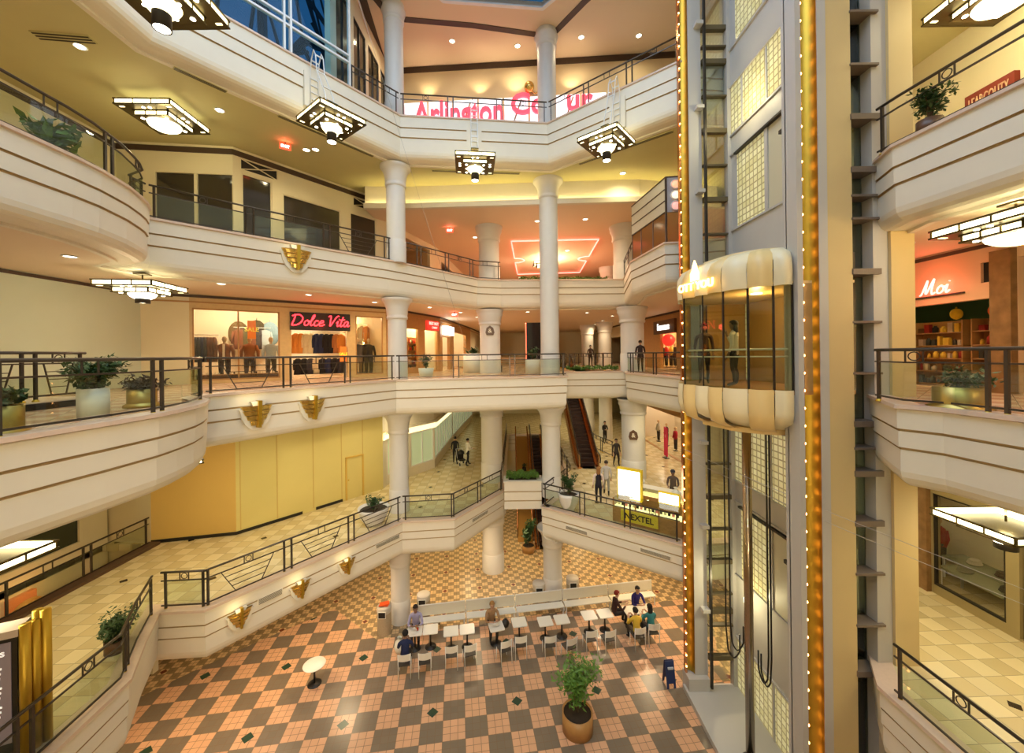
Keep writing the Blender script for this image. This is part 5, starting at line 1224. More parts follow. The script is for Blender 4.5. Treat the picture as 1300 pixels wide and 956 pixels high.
def behind(px,py,A,B,k):
    A=Vector(A[:2]);B=Vector(B[:2]);t=(B-A).normalized();n=P2(-t.y,t.x); s,z=PL(px,py,A+n*k,B+n*k); p=A+n*k+t*s; return Vector((p.x,p.y,z))
A,B=W2[2],W2[3]; ang=math.atan2((B-A).y,(B-A).x)
def hangrow(x0,x1,y,k,cols,word,group,w=.5,h=.85,turn=PI/2,legs=True,label=None):
    a=behind(x0,y,A,B,k);b=behind(x1,y,A,B,k); a.z=b.z=(a.z+b.z)/2; 
    e=(b-a).normalized()*.12
    rackrail(tuple(a-e),tuple(b+e),label or ('metal rail carrying the '+word),Z[2] if legs else None)
    n=len(cols)
    for i,c in enumerate(cols):
        p=a.lerp(b,(i+.5)/n); names={0:'charcoal',1:'brown',2:'navy',3:'cream',4:'orange',5:'black',6:'tan',7:'light blue',8:'olive'}
        jacket((p.x,p.y,p.z-h-.11),ang+turn,PAL[c],names[c]+' garment among the '+word,group,h,w)
PAL={0:(52,50,56),1:(104,58,34),2:(32,40,72),3:(226,206,160),4:(222,142,60),5:(26,22,22),6:(176,112,60),7:(168,186,200),8:(70,66,40)}
hangrow(246,274,425,1.0,[0,0,2,0,1,1,1],'coats packed on the rail at the first window\'s end','coats on the first rail',w=.55,h=1.1)
hangrow(372,436,421,.9,[4,4,3,3,2,2,5,5,6,4],'jackets in the shop entrance under the script neon','jackets in the entrance',w=.46,h=1.0,turn=.5)
hangrow(374,436,452,.9,[5,5,0,3,5,2,5,0],'trousers and shirts on the low rail in the shop entrance','low rail garments',w=.42,h=.8,turn=.5)
hangrow(456,486,412,1.0,[3,4,6,5,0],'coats in the third shop window','coats in the third window',w=.5,h=.95,turn=.3)
hangrow(300,340,416,3.2,[1,8,1,0,7],'fur coats on the back wall','coats on the back wall',w=.6,h=1.0,turn=0,legs=False,label='metal rail carrying the fur coats on the back wall')
def mannequin(loc,rz,c1,c2,label,trim=None,hat=None):
    t=thing('mannequin',label,'mannequin',loc,rz); h=1.75
    MB().lathe([(.18,0),(.18,.02),(.02,.04),(.02,.2)],14).build('stand',M_dark,t)
    for s in (-1,1): MB().tube([(s*.1,0,.12),(s*.11,0,.5),(s*.09,0,.95)],[.06,.08,.11],10).build('trouser_leg',fab(c2),t)
    mb=MB(); n=14; rings=[(.85,.20,.14),(1.05,.17,.12),(1.3,.20,.13),(1.42,.19,.10),(1.47,.07,.06)]
    vs=[];fs=[]
    for z,a,b in rings:
        for k in range(n): th=2*PI*k/n; vs.append((a*math.cos(th),b*math.sin(th),z))
    for i in range(len(rings)-1):
        for k in range(n): fs.append((i*n+k,i*n+(k+1)%n,(i+1)*n+(k+1)%n,(i+1)*n+k))
    mb.add(vs,fs,0,True); mb.build('coat',fab(c1),t)
    for s in (-1,1): MB().tube([(s*.19,0,1.40),(s*.27,-.02,1.15),(s*.27,-.1,.9)],[.07,.06,.04],8).build('coat_sleeve',fab(c1),t)
    MB().tube([(0,0,1.44),(0,0,1.56)],.045,8).ball((0,-.01,1.64),.095,12,sz=(.85,1,1.2)).build('mannequin_head',fab((200,170,130)),t)
    if trim: MB().tube([(-.03,-.10,1.45),(-.03,-.15,1.2),(-.03,-.15,.85)],[.04,.04,.05],6).build('scarf',fab(trim),t)
    return t
for px,py,k,c1,c2,lab,tr in ((285,440,.6,(120,70,34),(60,40,30),'mannequin in a brown coat with a pale scarf in the first window',(230,220,200)),(317,445,.6,(140,80,36),(70,50,36),'mannequin in a rust coat under the sale poster in the first window',None),(344,436,.7,(170,186,196),(80,70,60),'mannequin in a pale blue jacket at the right end of the first window',None),
   (454.5,445,.45,(48,40,36),(120,90,50),'mannequin in a dark jacket and tan trousers in the third window',None),(462,448,1.0,(40,34,30),(26,24,24),'mannequin in black standing in the middle of the third window',None),(468,436,.5,(36,34,38),(80,76,60),'mannequin in a charcoal jacket at the right end of the third window',None)):
    p=behind(px,450,A,B,k+.15); mm=mannequin((p.x,p.y,Z[2]+.02),ang,c1,c2,lab,tr); mm.scale=(1.2,1.2,1.15)
for i,(px,py,c) in enumerate(((303,424,(84,66,30)),(326,422,(60,52,28)),(343,424,(120,150,170)),(386,408,(90,50,30)),(407,408,(40,34,34)))):
    p=behind(px,py,A,B,3.4 if i<3 else 2.6); hh=.62 if i<3 else .36
    o=MB().ball((0,0,0),hh,16,sz=(.72,.22,1.05)).tube([(0,0,hh*1.02),(0,0,hh*1.2)],.015,6).build('fur_cape',mat('fur_%d'%i,srgb(*c),.95,noise=.5,bscale=25)); o.location=p; o.rotation_euler=(0,0,ang); setp(o,['large rounded olive fur cape','rounded dark olive fur cape','rounded pale blue cape','rounded brown fur cape','rounded black cape'][i]+' hung high at the back of the clothing shop','garment')
def flatsign(px0,py0,px1,py1,k,label,mbg,txt,mt,A=A,B=B,size=.2,lift=0):
    a=behind(px0,py0,A,B,k);b=behind(px1,py1,A,B,k); t=thing('hanging_poster',label,'poster',((a.x+b.x)/2,(a.y+b.y)/2,b.z)); MB().obox((a.x,a.y),(b.x,b.y),.02,b.z,a.z).build('card',mbg,t,world=True)
    if txt: o=text_mesh('lettering',txt,size,mt,.004,bold=.004); d=(Vector((b.x,b.y))-Vector((a.x,a.y))); stand(o,(a.x,a.y),(b.x,b.y),d.length/2,(a.z+b.z)/2,.02,t)
    MB().tube([((a.x+b.x)/2,(a.y+b.y)/2,a.z)[0:3],((a.x+b.x)/2,(a.y+b.y)/2,a.z+.25)],.006,5).build('string',M_dark,t,world=True) if False else None
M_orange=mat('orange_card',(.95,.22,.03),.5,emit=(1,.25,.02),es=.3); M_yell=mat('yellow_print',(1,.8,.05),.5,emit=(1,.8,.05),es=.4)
flatsign(314,407,325,430,.35,'orange poster with a yellow oval and the word sale in the first window',M_orange,'SALE',M_yell,size=.26)
flatsign(431.5,440,440,459,-.1,'orange and yellow sale poster at the right side of the shop entrance',M_orange,'SALE',M_yell,size=.2)
# shoes on the window sill shelf
sh=behind(250,480,A,B,.45); se=behind(354,484,A,B,.45)
t=thing('display_shelf','low display shelf with rows of shoes in the first window','shelf',((sh.x+se.x)/2,(sh.y+se.y)/2,Z[2])); MB().obox((sh.x,sh.y),(se.x,se.y),.5,Z[2],Z[2]+.32).build('plinth',M_brown,t,world=True); MB().obox((sh.x,sh.y),(se.x,se.y),.52,Z[2]+.32,Z[2]+.35).build('top_board',M_wood,t,world=True)
shoe=None
for i in range(22):
    p=sh.lerp(se,(i+.5)/22); c=(230,220,200) if i%3 else (70,44,30)
    if shoe is None:
        mb=MB(); mb.tube([(0,-.12,.035),(0,-.04,.04),(0,.06,.055),(0,.13,.05)],[.025,.038,.034,.03],8); shoe=mb
    o=MB(); o.v=list(shoe.v);o.f=shoe.f;o.m=shoe.m;o.sm=shoe.sm; o=o.build('display_shoe',fab(c)); o.location=(p.x,p.y,Z[2]+.352); o.rotation_euler=(0,0,ang); setp(o,('pale' if i%3 else 'brown')+' shoe in the row on the window shelf of the clothing shop','shoe','shoes on the window shelf')
# other shops: shelves of goods
def shelving(loc,rz,w,h,n,label,cols,seed=1,d=.35,goods='box'):
    t=thing('display_shelves',label,'shelves',loc,rz); mb=MB(); mb.box(-w/2,-w/2+.03,0,d,0,h); mb.build('side_panel',M_wood,t); MB().box(w/2-.03,w/2,0,d,0,h).build('side_panel',M_wood,t); MB().box(-w/2,w/2,d-.02,d,0,h).build('back_panel',M_wood,t)
    rnd=random.Random(seed); M4=Matrix.Rotation(rz,4,'Z')
    for k in range(n):
        z=h*k/n+.02; MB().box(-w/2,w/2,0,d,z,z+.025).build('shelf_board',M_wood,t); x=-w/2+.1
        while x<w/2-.15:
            hh=(h/n)*(.35+.4*rnd.random()); ww=.07+.09*rnd.random(); c=rnd.choice(cols); q=Vector(loc)+M4@Vector((x+ww/2,.15,z+.026))
            mb=MB()
            if rnd.random()<.5: mb.lathe([(0,0),(ww/2,0),(ww/2,hh*.7),(ww/4,hh*.85),(ww/4,hh),(0,hh)],10); nm='jar'
            else: mb.box(-ww/2,ww/2,-.05,.05,0,hh); mb.box(-ww/2+.005,ww/2-.005,-.055,-.05,hh*.3,hh*.7); nm='packet'
            o=mb.build(nm,fab(c)); o.location=q; o.rotation_euler=(0,0,rz); setp(o,nm+' of goods standing on the '+label,'goods','goods on the '+label)
            x+=ww+.04+.05*rnd.random()
G=[(230,180,90),(200,60,40),(240,220,180),(120,60,30),(60,80,60),(250,200,120)]
A_,B_=W2[3],W2[4]; an=math.atan2((B_-A_).y,(B_-A_).x)
for u,lab in ((.41,'golden shelves in the first aisle window'),(.8,'golden shelves under the red two-line sign')):
    p=onp(A_,B_,(B_-A_).length*u,1.3); shelving((p.x,p.y,Z[2]),an,1.5,2.3,5,lab,G,seed=int(u*100))
for y,lab in ((11.8,'dark shelves at the left end of the green shop'),(10.2,'dark shelves in the middle of the green shop'),(8.6,'dark shelves at the right end of the green shop')):
    shelving((R2x+.9,y,Z[2]),-PI/2,1.4,1.9,5,lab,[(40,34,30),(120,80,40),(200,180,150),(150,40,30),(60,60,50),(220,180,60)],seed=int(y*10))
for i,(y,c) in enumerate(((11.2,(230,190,40)),(10.3,(230,120,70)),(9.8,(200,170,60)))):
    o=MB().ball((0,0,.16),.16,12,sz=(1,.7,1)).tube([(0,0,.3),(0,0,.36)],.02,6).build('hanging_bag',fab(c)); o.location=(R2x+.85,y,Z[2]+1.905); setp(o,['yellow','salmon','mustard'][i]+' rounded bag on top of the dark shelves in the green shop','bag')
# boutique tables behind the lower right window
def dtable(x,y,label,goods):
    t=thing('display_table',label,'table',(x,y,Z[1])); MB().box(-.35,.35,-.9,.9,.62,.68).build('tabletop',mat('table_glass_green',(.25,.27,.18),.15),t)
    for a in (-.32,.32):
        for b in (-.86,.86): MB().box(a-.025,a+.025,b-.025,b+.025,0,.62).build('leg',M_whitemetal,t)
    for i,(dy,c) in enumerate(goods):
        mb=MB(); 
        for k in range(3): mb.ball((0,0,.04+k*.045),.2-.02*k,10,sz=(1,.8,.22))
        o=mb.build('folded_garment',fab(c)); o.location=(x,y+dy,Z[1]+.68); setp(o,'folded '+{0:'grey',1:'dark',2:'pale'}[i]+' garment on the '+label,'garment')
dtable(R1x+.75,11.0,'low glass display table just inside the lower right boutique window',[(.5,(120,116,100)),(-.5,(40,36,30))])
dtable(R1x+1.5,11.6,'white display table deeper inside the lower right boutique',[(.3,(210,200,180)),(-.4,(60,30,26))])
mannequin((R1x+1.2,9.1,Z[1]),-PI/2,(215,205,190),(50,40,40),'mannequin in a white shirt behind the lower right boutique window')
mannequin((R1x+1.4,12.8,Z[1]),-PI/2,(150,24,20),(50,40,40),'mannequin in a red top at the far end of the lower right boutique')
# far clothes: brown sign shop and lower right aisle
A_,B_=F2[1],F2[2]; an=math.atan2((B_-A_).y,(B_-A_).x)
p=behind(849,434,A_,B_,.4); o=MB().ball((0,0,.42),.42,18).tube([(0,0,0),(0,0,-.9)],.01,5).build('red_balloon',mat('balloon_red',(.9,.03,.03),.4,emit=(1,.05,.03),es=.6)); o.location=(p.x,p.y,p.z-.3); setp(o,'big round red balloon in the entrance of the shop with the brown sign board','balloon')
for i,(px,c) in enumerate(((841,(30,40,34)),(846,(200,60,50)),(852,(220,200,90)),(857,(60,44,40)))):
    p=behind(px,455,A_,B_,.8+.2*i); mannequin((p.x,p.y,Z[2]),an,c,(50,40,36),'mannequin in '+['dark green','coral','yellow','brown'][i]+' clothes inside the shop with the red balloon')
A_,B_=G1[1],G1[2]; an=math.atan2((B_-A_).y,(B_-A_).x)
p=behind(845,540,A_,B_,-.5)
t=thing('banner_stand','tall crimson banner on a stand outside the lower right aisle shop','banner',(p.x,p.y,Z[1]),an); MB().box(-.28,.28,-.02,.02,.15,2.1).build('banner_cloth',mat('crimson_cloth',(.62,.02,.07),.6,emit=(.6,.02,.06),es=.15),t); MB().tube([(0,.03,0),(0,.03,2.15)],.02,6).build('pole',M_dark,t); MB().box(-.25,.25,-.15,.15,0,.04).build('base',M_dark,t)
MB().ball((0,-.03,1.5),.12,10,sz=(1,.2,1)).build('emblem',fab((230,120,140)),t)
for i,s in enumerate((2.0,3.6,5.2,6.8,8.2)):
    p=onp(A_,B_,s,1.0); c=[(200,190,170),(40,36,40),(170,30,50),(230,220,200),(60,60,90)][i]
    mannequin((p.x,p.y,Z[1]),an,c,(50,40,36),'mannequin in '+['beige','black','red','white','slate blue'][i]+' clothes in the open shop of the lower right aisle')
# ---------------- food court furniture ----------------
CA=math.radians(8)   # row direction
bL=U(524,800,.45); bR=U(838,762,.45)
bang=math.atan2((bR-bL).y,(bR-bL).x)
nb=5
bdir=(bR-bL).normalized(); bnorm=P2(-bdir.y,bdir.x)
Lb=(bR-bL).length
names=['at the left end beside the man in the lilac shirt','second from the round column','in the middle of the row','second from the right end','at the right end beside the seated group']
def bench():
    t=thing('court_bench','white bench','bench',(0,0,0)); L=Lb/nb-.06
    MB().box(-L/2,L/2,-.02,.40,.42,.46).build('seat',M_white,t)
    mb=MB(); mb.box(-L/2,L/2,.40,.43,.52,.98); mb.build('backrest',mat('perforated_white_panel',(.66,.62,.50),.5,noise=.25,bscale=60),t)
    mb=MB(); mb.tube([(-L/2,.415,.46),(-L/2,.415,1.0),(L/2,.415,1.0),(L/2,.415,.46)],.02,8); mb.build('frame_tube',M_whitemetal,t)
    for x in (-L/2+.05,L/2-.05):
        for y in (.03,.40): MB().box(x-.02,x+.02,y-.02,y+.02,0,.42).build('leg',M_whitemetal,t)
    return t
b0=bench()
for i in range(nb):
    c=bL+bdir*(Lb*(i+.5)/nb)+bnorm*.35; lab='white metal bench, '+names[i]
    if i==0: b0.location=(c.x,c.y,.004); b0.rotation_euler=(0,0,bang); b0['label']=lab; b0['group']='white benches in a row'
    else: dup(b0,(c.x,c.y,.004),bang,lab,'white benches in a row')
def table():
    t=thing('cafe_table','t','table',(0,0,0)); s=.31
    q=[]; 
    for cx,cy,a0 in ((s-.05,s-.05,0),(-s+.05,s-.05,PI/2),(-s+.05,-s+.05,PI),(s-.05,-s+.05,1.5*PI)):
        for k in range(5): a=a0+PI/2*k/4; q.append((cx+.05*math.cos(a),cy+.05*math.sin(a)))
    MB().prism(q,.72,.75).build('tabletop',M_white,t); MB().tube([(0,0,.02),(0,0,.71)],.035,10).box(-.2,.2,-.02,.02,.70,.72).build('pedestal',M_black,t)
    MB().lathe([(.24,0),(.24,.015),(.05,.05),(.035,.06)],16).build('base',M_black,t); return t
TB=[(526.6,801,'where two men sit and eat',0),(540.5,804.5,'joined to the two men\'s table at its right',0),(572.6,801,'first empty one right of the two men',0),(593,798.4,'second empty one right of the two men',0),(630,795,'with a plate, set askew before the woman on the bench',.12),(659,789.5,'just right of the woman on the bench',0),(692,788.5,'left one of the middle pair',0),(713,786,'right one of the middle pair',0),(747.7,780.8,'left one of the pair before the seated group',0),(767.7,778.5,'right one of the pair before the seated group',0),(800.8,774.6,'left half of the seated group\'s table',0),(817,772.5,'right half of the seated group\'s table',0)]
t0=table(); TP=[]
for i,(x,y,l,r) in enumerate(TB):
    p=U(x,y,.75); 
    if i in (1,11): p=TP[-1]+bdir*.645
    TP.append(p); lab='square white cafe table '+l
    if i==0: t0.location=(p.x,p.y,.004); t0.rotation_euler=(0,0,bang); t0['label']=lab; t0['group']='square tables along the benches'
    else: dup(t0,(p.x,p.y,.004),bang+r,lab,'square tables along the benches')
def chair():
    t=thing('cafe_chair','c','chair',(0,0,0))
    mb=MB(); mb.box(-.2,.2,-.2,.2,.43,.455); mb.build('seat',mat('chair_seat_dark',(.05,.045,.04),.5),t)
    mb=MB(); n=6
    vs=[];fs=[]
    for k in range(n+1):
        x=-.21+.42*k/n; y=-.21-.05*math.sin(PI*k/n); vs+=[(x,y,.62),(x,y-.03,.86),(x,y+.015,.62),(x,y-.015,.86)]
    for k in range(n): a=4*k;b=a+4; fs+=[(a,b,b+1,a+1),(a+2,a+3,b+3,b+2),(a+1,b+1,b+3,a+3),(a,a+2,b+2,b)]
    fs+=[(0,1,3,2),(4*n,4*n+2,4*n+3,4*n+1)]
    mb.add(vs,fs); mb.build('backrest',M_white,t)
    for s in (-1,1):
        MB().tube([(s*.2,-.24,0),(s*.2,-.2,.45),(s*.205,-.235,.86)],.013,6).build('rear_leg',M_whitemetal,t)
        MB().tube([(s*.2,.2,0),(s*.195,.19,.44)],.013,6).build('front_leg',M_whitemetal,t)
    return t
CH=[(513,831,'under the man in the navy top',0),(539,829,'right of the man in navy, pushed in',0),(573,820.5,'left of the two at the first empty tables',0),(596,818.7,'right of the two at the first empty tables',.15),(640.7,814,'turned askew near the woman on the bench',.3),(661.4,808,'just right of the askew chair',0),(699,807.7,'left one at the middle pair of tables',0),(724.6,810.8,'right one at the middle pair, turned askew',.25),(751.5,800.8,'left one of the pair nearest the seated group',0),(774.6,800.8,'right one of the pair nearest the seated group',.1),(813,797,'under the person in the yellow top',0),(831.5,792,'under the person in the teal top',-.1)]
c0=chair(); CP=[]
for i,(x,y,l,r) in enumerate(CH):
    p=U(x,y,.98)+bnorm*.27; CP.append(p); lab='white cafe chair '+l
    if i==0: c0.scale=(1.14,)*3; c0.location=(p.x,p.y,.004); c0.rotation_euler=(0,0,bang); c0['label']=lab; c0['group']='white cafe chairs'
    else: dup(c0,(p.x,p.y,.004),bang+r,lab,'white cafe chairs')
# faint glass-backed chairs nearer the viewer are left as plain wire chairs
for i,(x,y) in enumerate(((682,838),(722,836))):
    p=U(x,y,.5); 
p=U(399,843,.75); t=thing('round_table','small round cafe table standing alone on the near court floor','table',(p.x,p.y,.004)); MB().lathe([(0,.72),(.39,.72),(.40,.735),(.39,.75),(0,.75)],28).build('tabletop',M_white,t); MB().tube([(0,0,.02),(0,0,.72)],.035,10).build('pedestal',M_black,t); MB().lathe([(.25,0),(.25,.015),(.05,.05)],16).build('base',M_black,t)
def bin_(px,py,label,tray=False,face=0):
    p=U(px,py,0); t=thing('litter_bin',label,'litter bin',(p.x,p.y,.0),face)
    r=.30; MB().lathe([(r*.96,0),(r,.04),(r,.95)],24).build('body',mat('bin_stone',(.42,.35,.24),.6,noise=.35,bscale=40),t)
    MB().lathe([(r,.95),(r*1.03,.97),(r*1.03,1.20),(r*.98,1.22),(0,1.23)],24).build('hood',mat('bin_hood',(.55,.50,.42),.5),t); MB().box(-.15,.15,-.32,-.2,.85,1.10).build('opening',M_black,t); MB().box(-.17,.17,-.325,-.3,.83,.85).box(-.17,.17,-.325,-.3,1.10,1.12).box(-.17,-.15,-.325,-.3,.84,1.11).box(.15,.17,-.325,-.3,.84,1.11).build('opening_frame',M_white,t)
    if tray:
        for k in range(3): o=MB().box(-.2,.2,-.14,.14,0,.02).build('food_tray',mat('orange_tray',(.75,.10,.02),.4)); o.location=(p.x+.01*k,p.y,1.252+.022*k); o.rotation_euler=(0,0,.2*k); setp(o,'orange food tray stacked on the bin left of the round column','tray','trays on the bin')
bin_(488,803.5,'stone litter bin left of the round column with orange trays on top',True); bin_(538,787,'stone litter bin right of the left round column'); bin_(684.5,771,'stone litter bin left of the second round column'); bin_(727,764,'stone litter bin right of the second round column')
# wet floor sign
p=U(848,866,0); t=thing('wet_floor_sign','dark blue folding floor sign near the foot of the lift shaft','floor sign',(p.x,p.y-.1,.004),.1)
for s in (-1,1):
    mb=MB(); 
    q=[(-.17,0),(-.17,.9),(.17,.9),(.17,0),(.09,0),(.09,.16),(-.09,.16),(-.09,0)]
    mb.prism(q[::-1],0,.02); mb.v=[(v[0],s*(.02+(.9-v[1])*.18)+s*v[2],v[1]) for v in mb.v]; mb.build('board',M_blue,t)
MB().box(-.1,.1,-.16,-.1,.66,.72).build('hand_slot',mat('pale_print',(.5,.55,.6),.5),t)
# ---------------- plants ----------------
def bush(loc,h,rad,n,label,pot,group=None,leafm=None,seed=1,droop=.3,lf=.09,stems=5,shape=1.0,clip=None,cat='potted plant',name='potted_shrub'):
    rnd=random.Random(seed); t=thing(name,label,cat,loc,0,group); z0=pot(t)
    st=MB(); lv=MB(); ends=[]
    for k in range(stems):
        a=2*PI*k/stems+rnd.random(); r=rad*(.25+.6*rnd.random()); hh=h*(.55+.4*rnd.random())
        path=[(0,0,z0-.05),(r*.2*math.cos(a),r*.2*math.sin(a),z0+hh*.4),(r*.6*math.cos(a),r*.6*math.sin(a),z0+hh*.75),(r*math.cos(a),r*math.sin(a),z0+hh)]
        st.tube(path,[.022,.018,.012,.006],6); ends+=[Vector(path[1]),Vector(path[2]),Vector(path[3]),(Vector(path[2])+Vector(path[3]))/2]
    st.build('stem',M_stem,t)
    for i in range(n):
        e=ends[rnd.randrange(len(ends))] if rnd.random()<.75 else Vector((0,0,z0+h*.6)); d=Vector((rnd.gauss(0,1),rnd.gauss(0,1),rnd.gauss(0,.8)*shape)); d=d.normalized()*rad*.42*rnd.random()**.5
        c=e+d; 
        if c.z<z0-.1: c.z=z0+rnd.random()*.1
        leafquad(lv,c,lf*(.6+.7*rnd.random()),rnd,2.2,dirv=(d.x,d.y,-droop))
    lv.build('foliage',leafm or M_leaf,t); return t
def pot_cyl(r,h,m,taper=1.0):
    def f(t):
        po=MB().lathe([(0,0),(r*taper,0),(r,h),(r*.93,h),(r*.9,h-.05),(0,h-.05)],28); po=po.build('planter_pot',m,t); MB().disc((0,0,h-.055),r*.9,(0,0,1),20).build('soil',M_soil,po); return h-.03
    return f
def pot_bowl(r,h,m):
    def f(t):
        MB().lathe([(0,0),(r*.55,0),(r*.6,.06),(r*.9,h*.45),(r,h*.8),(r*1.06,h),(r*1.0,h),(r*.93,h*.85),(0,h*.85)],30).build('bowl_planter',m,t); MB().disc((0,0,h*.85),r*.92,(0,0,1),20).build('soil',M_soil,t); return h*.87
    return f
def pot_brass(r,h):
    def f(t):
        MB().lathe([(0,0),(r*1.25,0),(r*1.25,.05),(r*1.0,.09),(r,.1),(r,h),(r*.94,h),(r*.94,h-.05),(0,h-.05)],30).build('brass_planter',mat('planter_brass',(.55,.40,.12),.42,1.0),t); MB().disc((0,0,h-.06),r*.92,(0,0,1),20).build('soil',M_soil,t); return h-.04
    return f
p=U(119,530,Z[2]); bush((p.x,p.y,Z[2]),.52,.46,1700,'leafy bush in a plain white cylinder pot on the clothing shop level bulge',pot_cyl(.22,.54,M_white),seed=5,lf=.06,shape=1.5,stems=9)
p=U(181,517,Z[2]); bush((p.x-.1,p.y+.1,Z[2]),.24,.46,620,'dark red-green low plant in a brass planter by the curved railing',pot_brass(.26,.40),seed=6,leafm=mat('dark_red_leaf',(.05,.03,.02),.5,noise=.5,bscale=9),lf=.06)
p=U(8,552,Z[2]); bush((p.x-.1,p.y,Z[2]),.25,.32,300,'broad-leaved plant in a brass planter at the far left end of the curved railing',pot_brass(.24,.42),seed=7,lf=.09)
p=U(1226,520,Z[2]); bush((p.x+.0,p.y+.1,Z[2]),.32,.5,560,'bushy plant in a brass planter in front of the green shop',pot_brass(.34,.40),seed=8,lf=.055)
p=U(1185,158,Z[3]); bush((p.x+.3,p.y+.35,Z[3]),.75,.5,760,'bushy fine-leaved plant on the third right balcony',pot_cyl(.2,.28,M_brown),seed=9,lf=.05)
p=U(108,215,Z[3]); bush((p.x-.75,p.y+.0,Z[3]),.55,.6,220,'broad-leaved plant behind the glass of the curved third left balcony',pot_cyl(.32,.45,M_black),seed=10,lf=.16,leafm=M_leafl)
p=U(150,826,Z[1]); bush((p.x-.05,p.y,Z[1]),.62,.55,900,'leafy weeping fig inside the curved lower left railing',pot_cyl(.22,.3,M_brown),seed=11,lf=.055)
p=U(478,668,Z[1]); bush((p.x-.2,p.y+.25,Z[1]),.55,.45,300,'small dark plant in a white bowl planter left of the round column, lower balcony',pot_bowl(.62,.72,M_col),seed=12,lf=.07)
p=U(723,650,Z[1]); bush((p.x,p.y+.25,Z[1]),1.0,.45,360,'small tree in a white bowl planter right of the round column, lower balcony',pot_bowl(.46,.80,M_col),seed=13,lf=.09,stems=4)
p=U(537,480,Z[2]); bush((p.x,p.y+.7,Z[2]),.75,.35,260,'small conical bush in a white tub in front of the left shopping aisle',pot_cyl(.38,.45,M_white,.8),seed=14,lf=.07)
p=U(594,476,Z[2]); q_=bush((p.x,p.y+3,Z[2]),.35,.55,80,'few dark leaves in a tall white planter beside the thick column',pot_cyl(.62,1.15,M_white),seed=15,lf=.14)
p=U(679,476,Z[2]); bush((p.x,p.y+1.8,Z[2]),.7,.4,260,'dark plant in a white tub beside the very tall column',pot_cyl(.42,.8,M_white),seed=16,lf=.08)
def pot_none(t): return 0.0
bush((.88,24.6,0),1.5,.5,420,'tall spiky plant at the foot of the golden panel under the small planter wall',pot_cyl(.4,.4,M_wood),seed=17,lf=.16,shape=2.0)
for k,(y,z) in enumerate(((28.0,1.52),(31.0,3.15))): bush((.85,y,z),.35,.25,90,['lower','upper'][k]+' small potted plant standing on the golden sloping panel',pot_cyl(.16,.25,M_dark),seed=18+k,lf=.07)
p=U(712,862,.0); bush((p.x+.3,p.y-2.0,0),1.75,.9,1000,'leafy tree with pale blossom tips rising from the near court floor',pot_cyl(.5,.6,M_wood),seed=21,lf=.08,leafm=M_leafl)
bush((p.x+.1,p.y-4.2,0),.0001+.5,.4,60,'low plant beside the leafy tree on the near court floor',pot_cyl(.4,.5,M_wood),seed=22) if False else None
# black monolith display and bench near the very tall column, third shopping level
p=U(683,476,Z[2]); t=thing('directory_totem','black glossy standing display with a lit edge behind the very tall column','display',(1.35,24.2,Z[2])); MB().box(-.45,.45,-.1,.1,0,3.0).build('panel',mat('gloss_black',(.012,.008,.008),.08),t); 
for s in (-1,1): MB().tube([(s*.48,-.05,.05),(s*.48,-.05,3.0)],.03,8).build('glowing_edge',mat('red_edge',(1,.2,.1),.4,emit=(1,.2,.1),es=1.5),t)
t=thing('slatted_bench','wooden slatted bench beside the thick column on the clothing shop level','bench',(.1,24.6,Z[2]))
for k in range(6): MB().box(-.8,.8,-.3+.1*k,-.23+.1*k,.42,.46).build('seat_slat',M_wood,t)
for k in range(3): MB().box(-.8,.8,.30,.33,.52+.13*k,.62+.13*k).build('back_slat',M_wood,t)
for s in (-1,1): MB().box(s*.75-.03,s*.75+.03,-.3,.32,0,.42).build('leg',M_dark,t)
p=U(808,600,Z[1]); 
# ---------------- phone kiosk on the lower right balcony ----------------
E1r=E1b[0]; E1s=E1b[1]; kd=(E1s-E1r).normalized(); kn=P2(-kd.y,kd.x); ka=math.atan2(kd.y,kd.x)
def kat(px,py,k):   # on a plane parallel to the balcony edge, k m behind it
    a,b=AB(px,py); A=E1r+kn*k; n=kn; r=Vector((a/F,1.0)); d=n.dot(A)/n.dot(r); P=r*d; return Vector((P.x,P.y,EZ+b/F*d))
a_=kat(779,660,.55); b_=kat(869,690,.55)
KT=thing('phone_kiosk','wood and glass phone kiosk with lit display cases behind the lower right railing','kiosk',(a_.x,a_.y,Z[1]),ka)
Lk=(Vector((b_.x,b_.y))-Vector((a_.x,a_.y))).length
MB().box(0,Lk,0,.55,0,.62).build('front_cabinet',M_wood,KT); MB().box(.02,Lk-.02,.03,.5,.62,.66).build('case_floor',mat('case_glow',(1,.9,.5),.5,emit=(1,.85,.35),es=1.2),KT); MB().box(0,Lk,0,.55,.98,1.0).build('case_top',M_glass,KT); MB().box(0,Lk,0,.01,.66,.98).build('case_glass',M_glass,KT)
for k in range(4): MB().box(Lk*k/3-.03,Lk*k/3+.03,-.01,.03,0,1.0).build('corner_post',M_wood,KT)
MB().box(0,Lk*.9,2.0,2.5,0,.62).build('rear_cabinet',M_wood,KT); MB().box(.02,Lk*.9,2.03,2.47,.62,.66).build('case_floor',MATS['case_glow'],KT); MB().box(0,Lk*.9,2.0,2.01,.66,.98).build('case_glass',M_glass,KT); MB().box(0,Lk*.9,2.0,2.5,.98,1.0).build('case_top',M_white,KT)
MB().box(-.02,.5,.55,2.0,0,.95).build('side_cabinet',M_wood,KT)
def kb(name,label,cat,x0,x1,y0,y1,z0,z1,m,parent=None):
    t=thing(name,label,cat,(a_.x+kd.x*((x0+x1)/2)+kn.x*((y0+y1)/2),a_.y+kd.y*((x0+x1)/2)+kn.y*((y0+y1)/2),Z[1]+z0),ka); MB().box(-(x1-x0)/2,(x1-x0)/2,-(y1-y0)/2,(y1-y0)/2,0,z1-z0).build('housing',m,t); return t
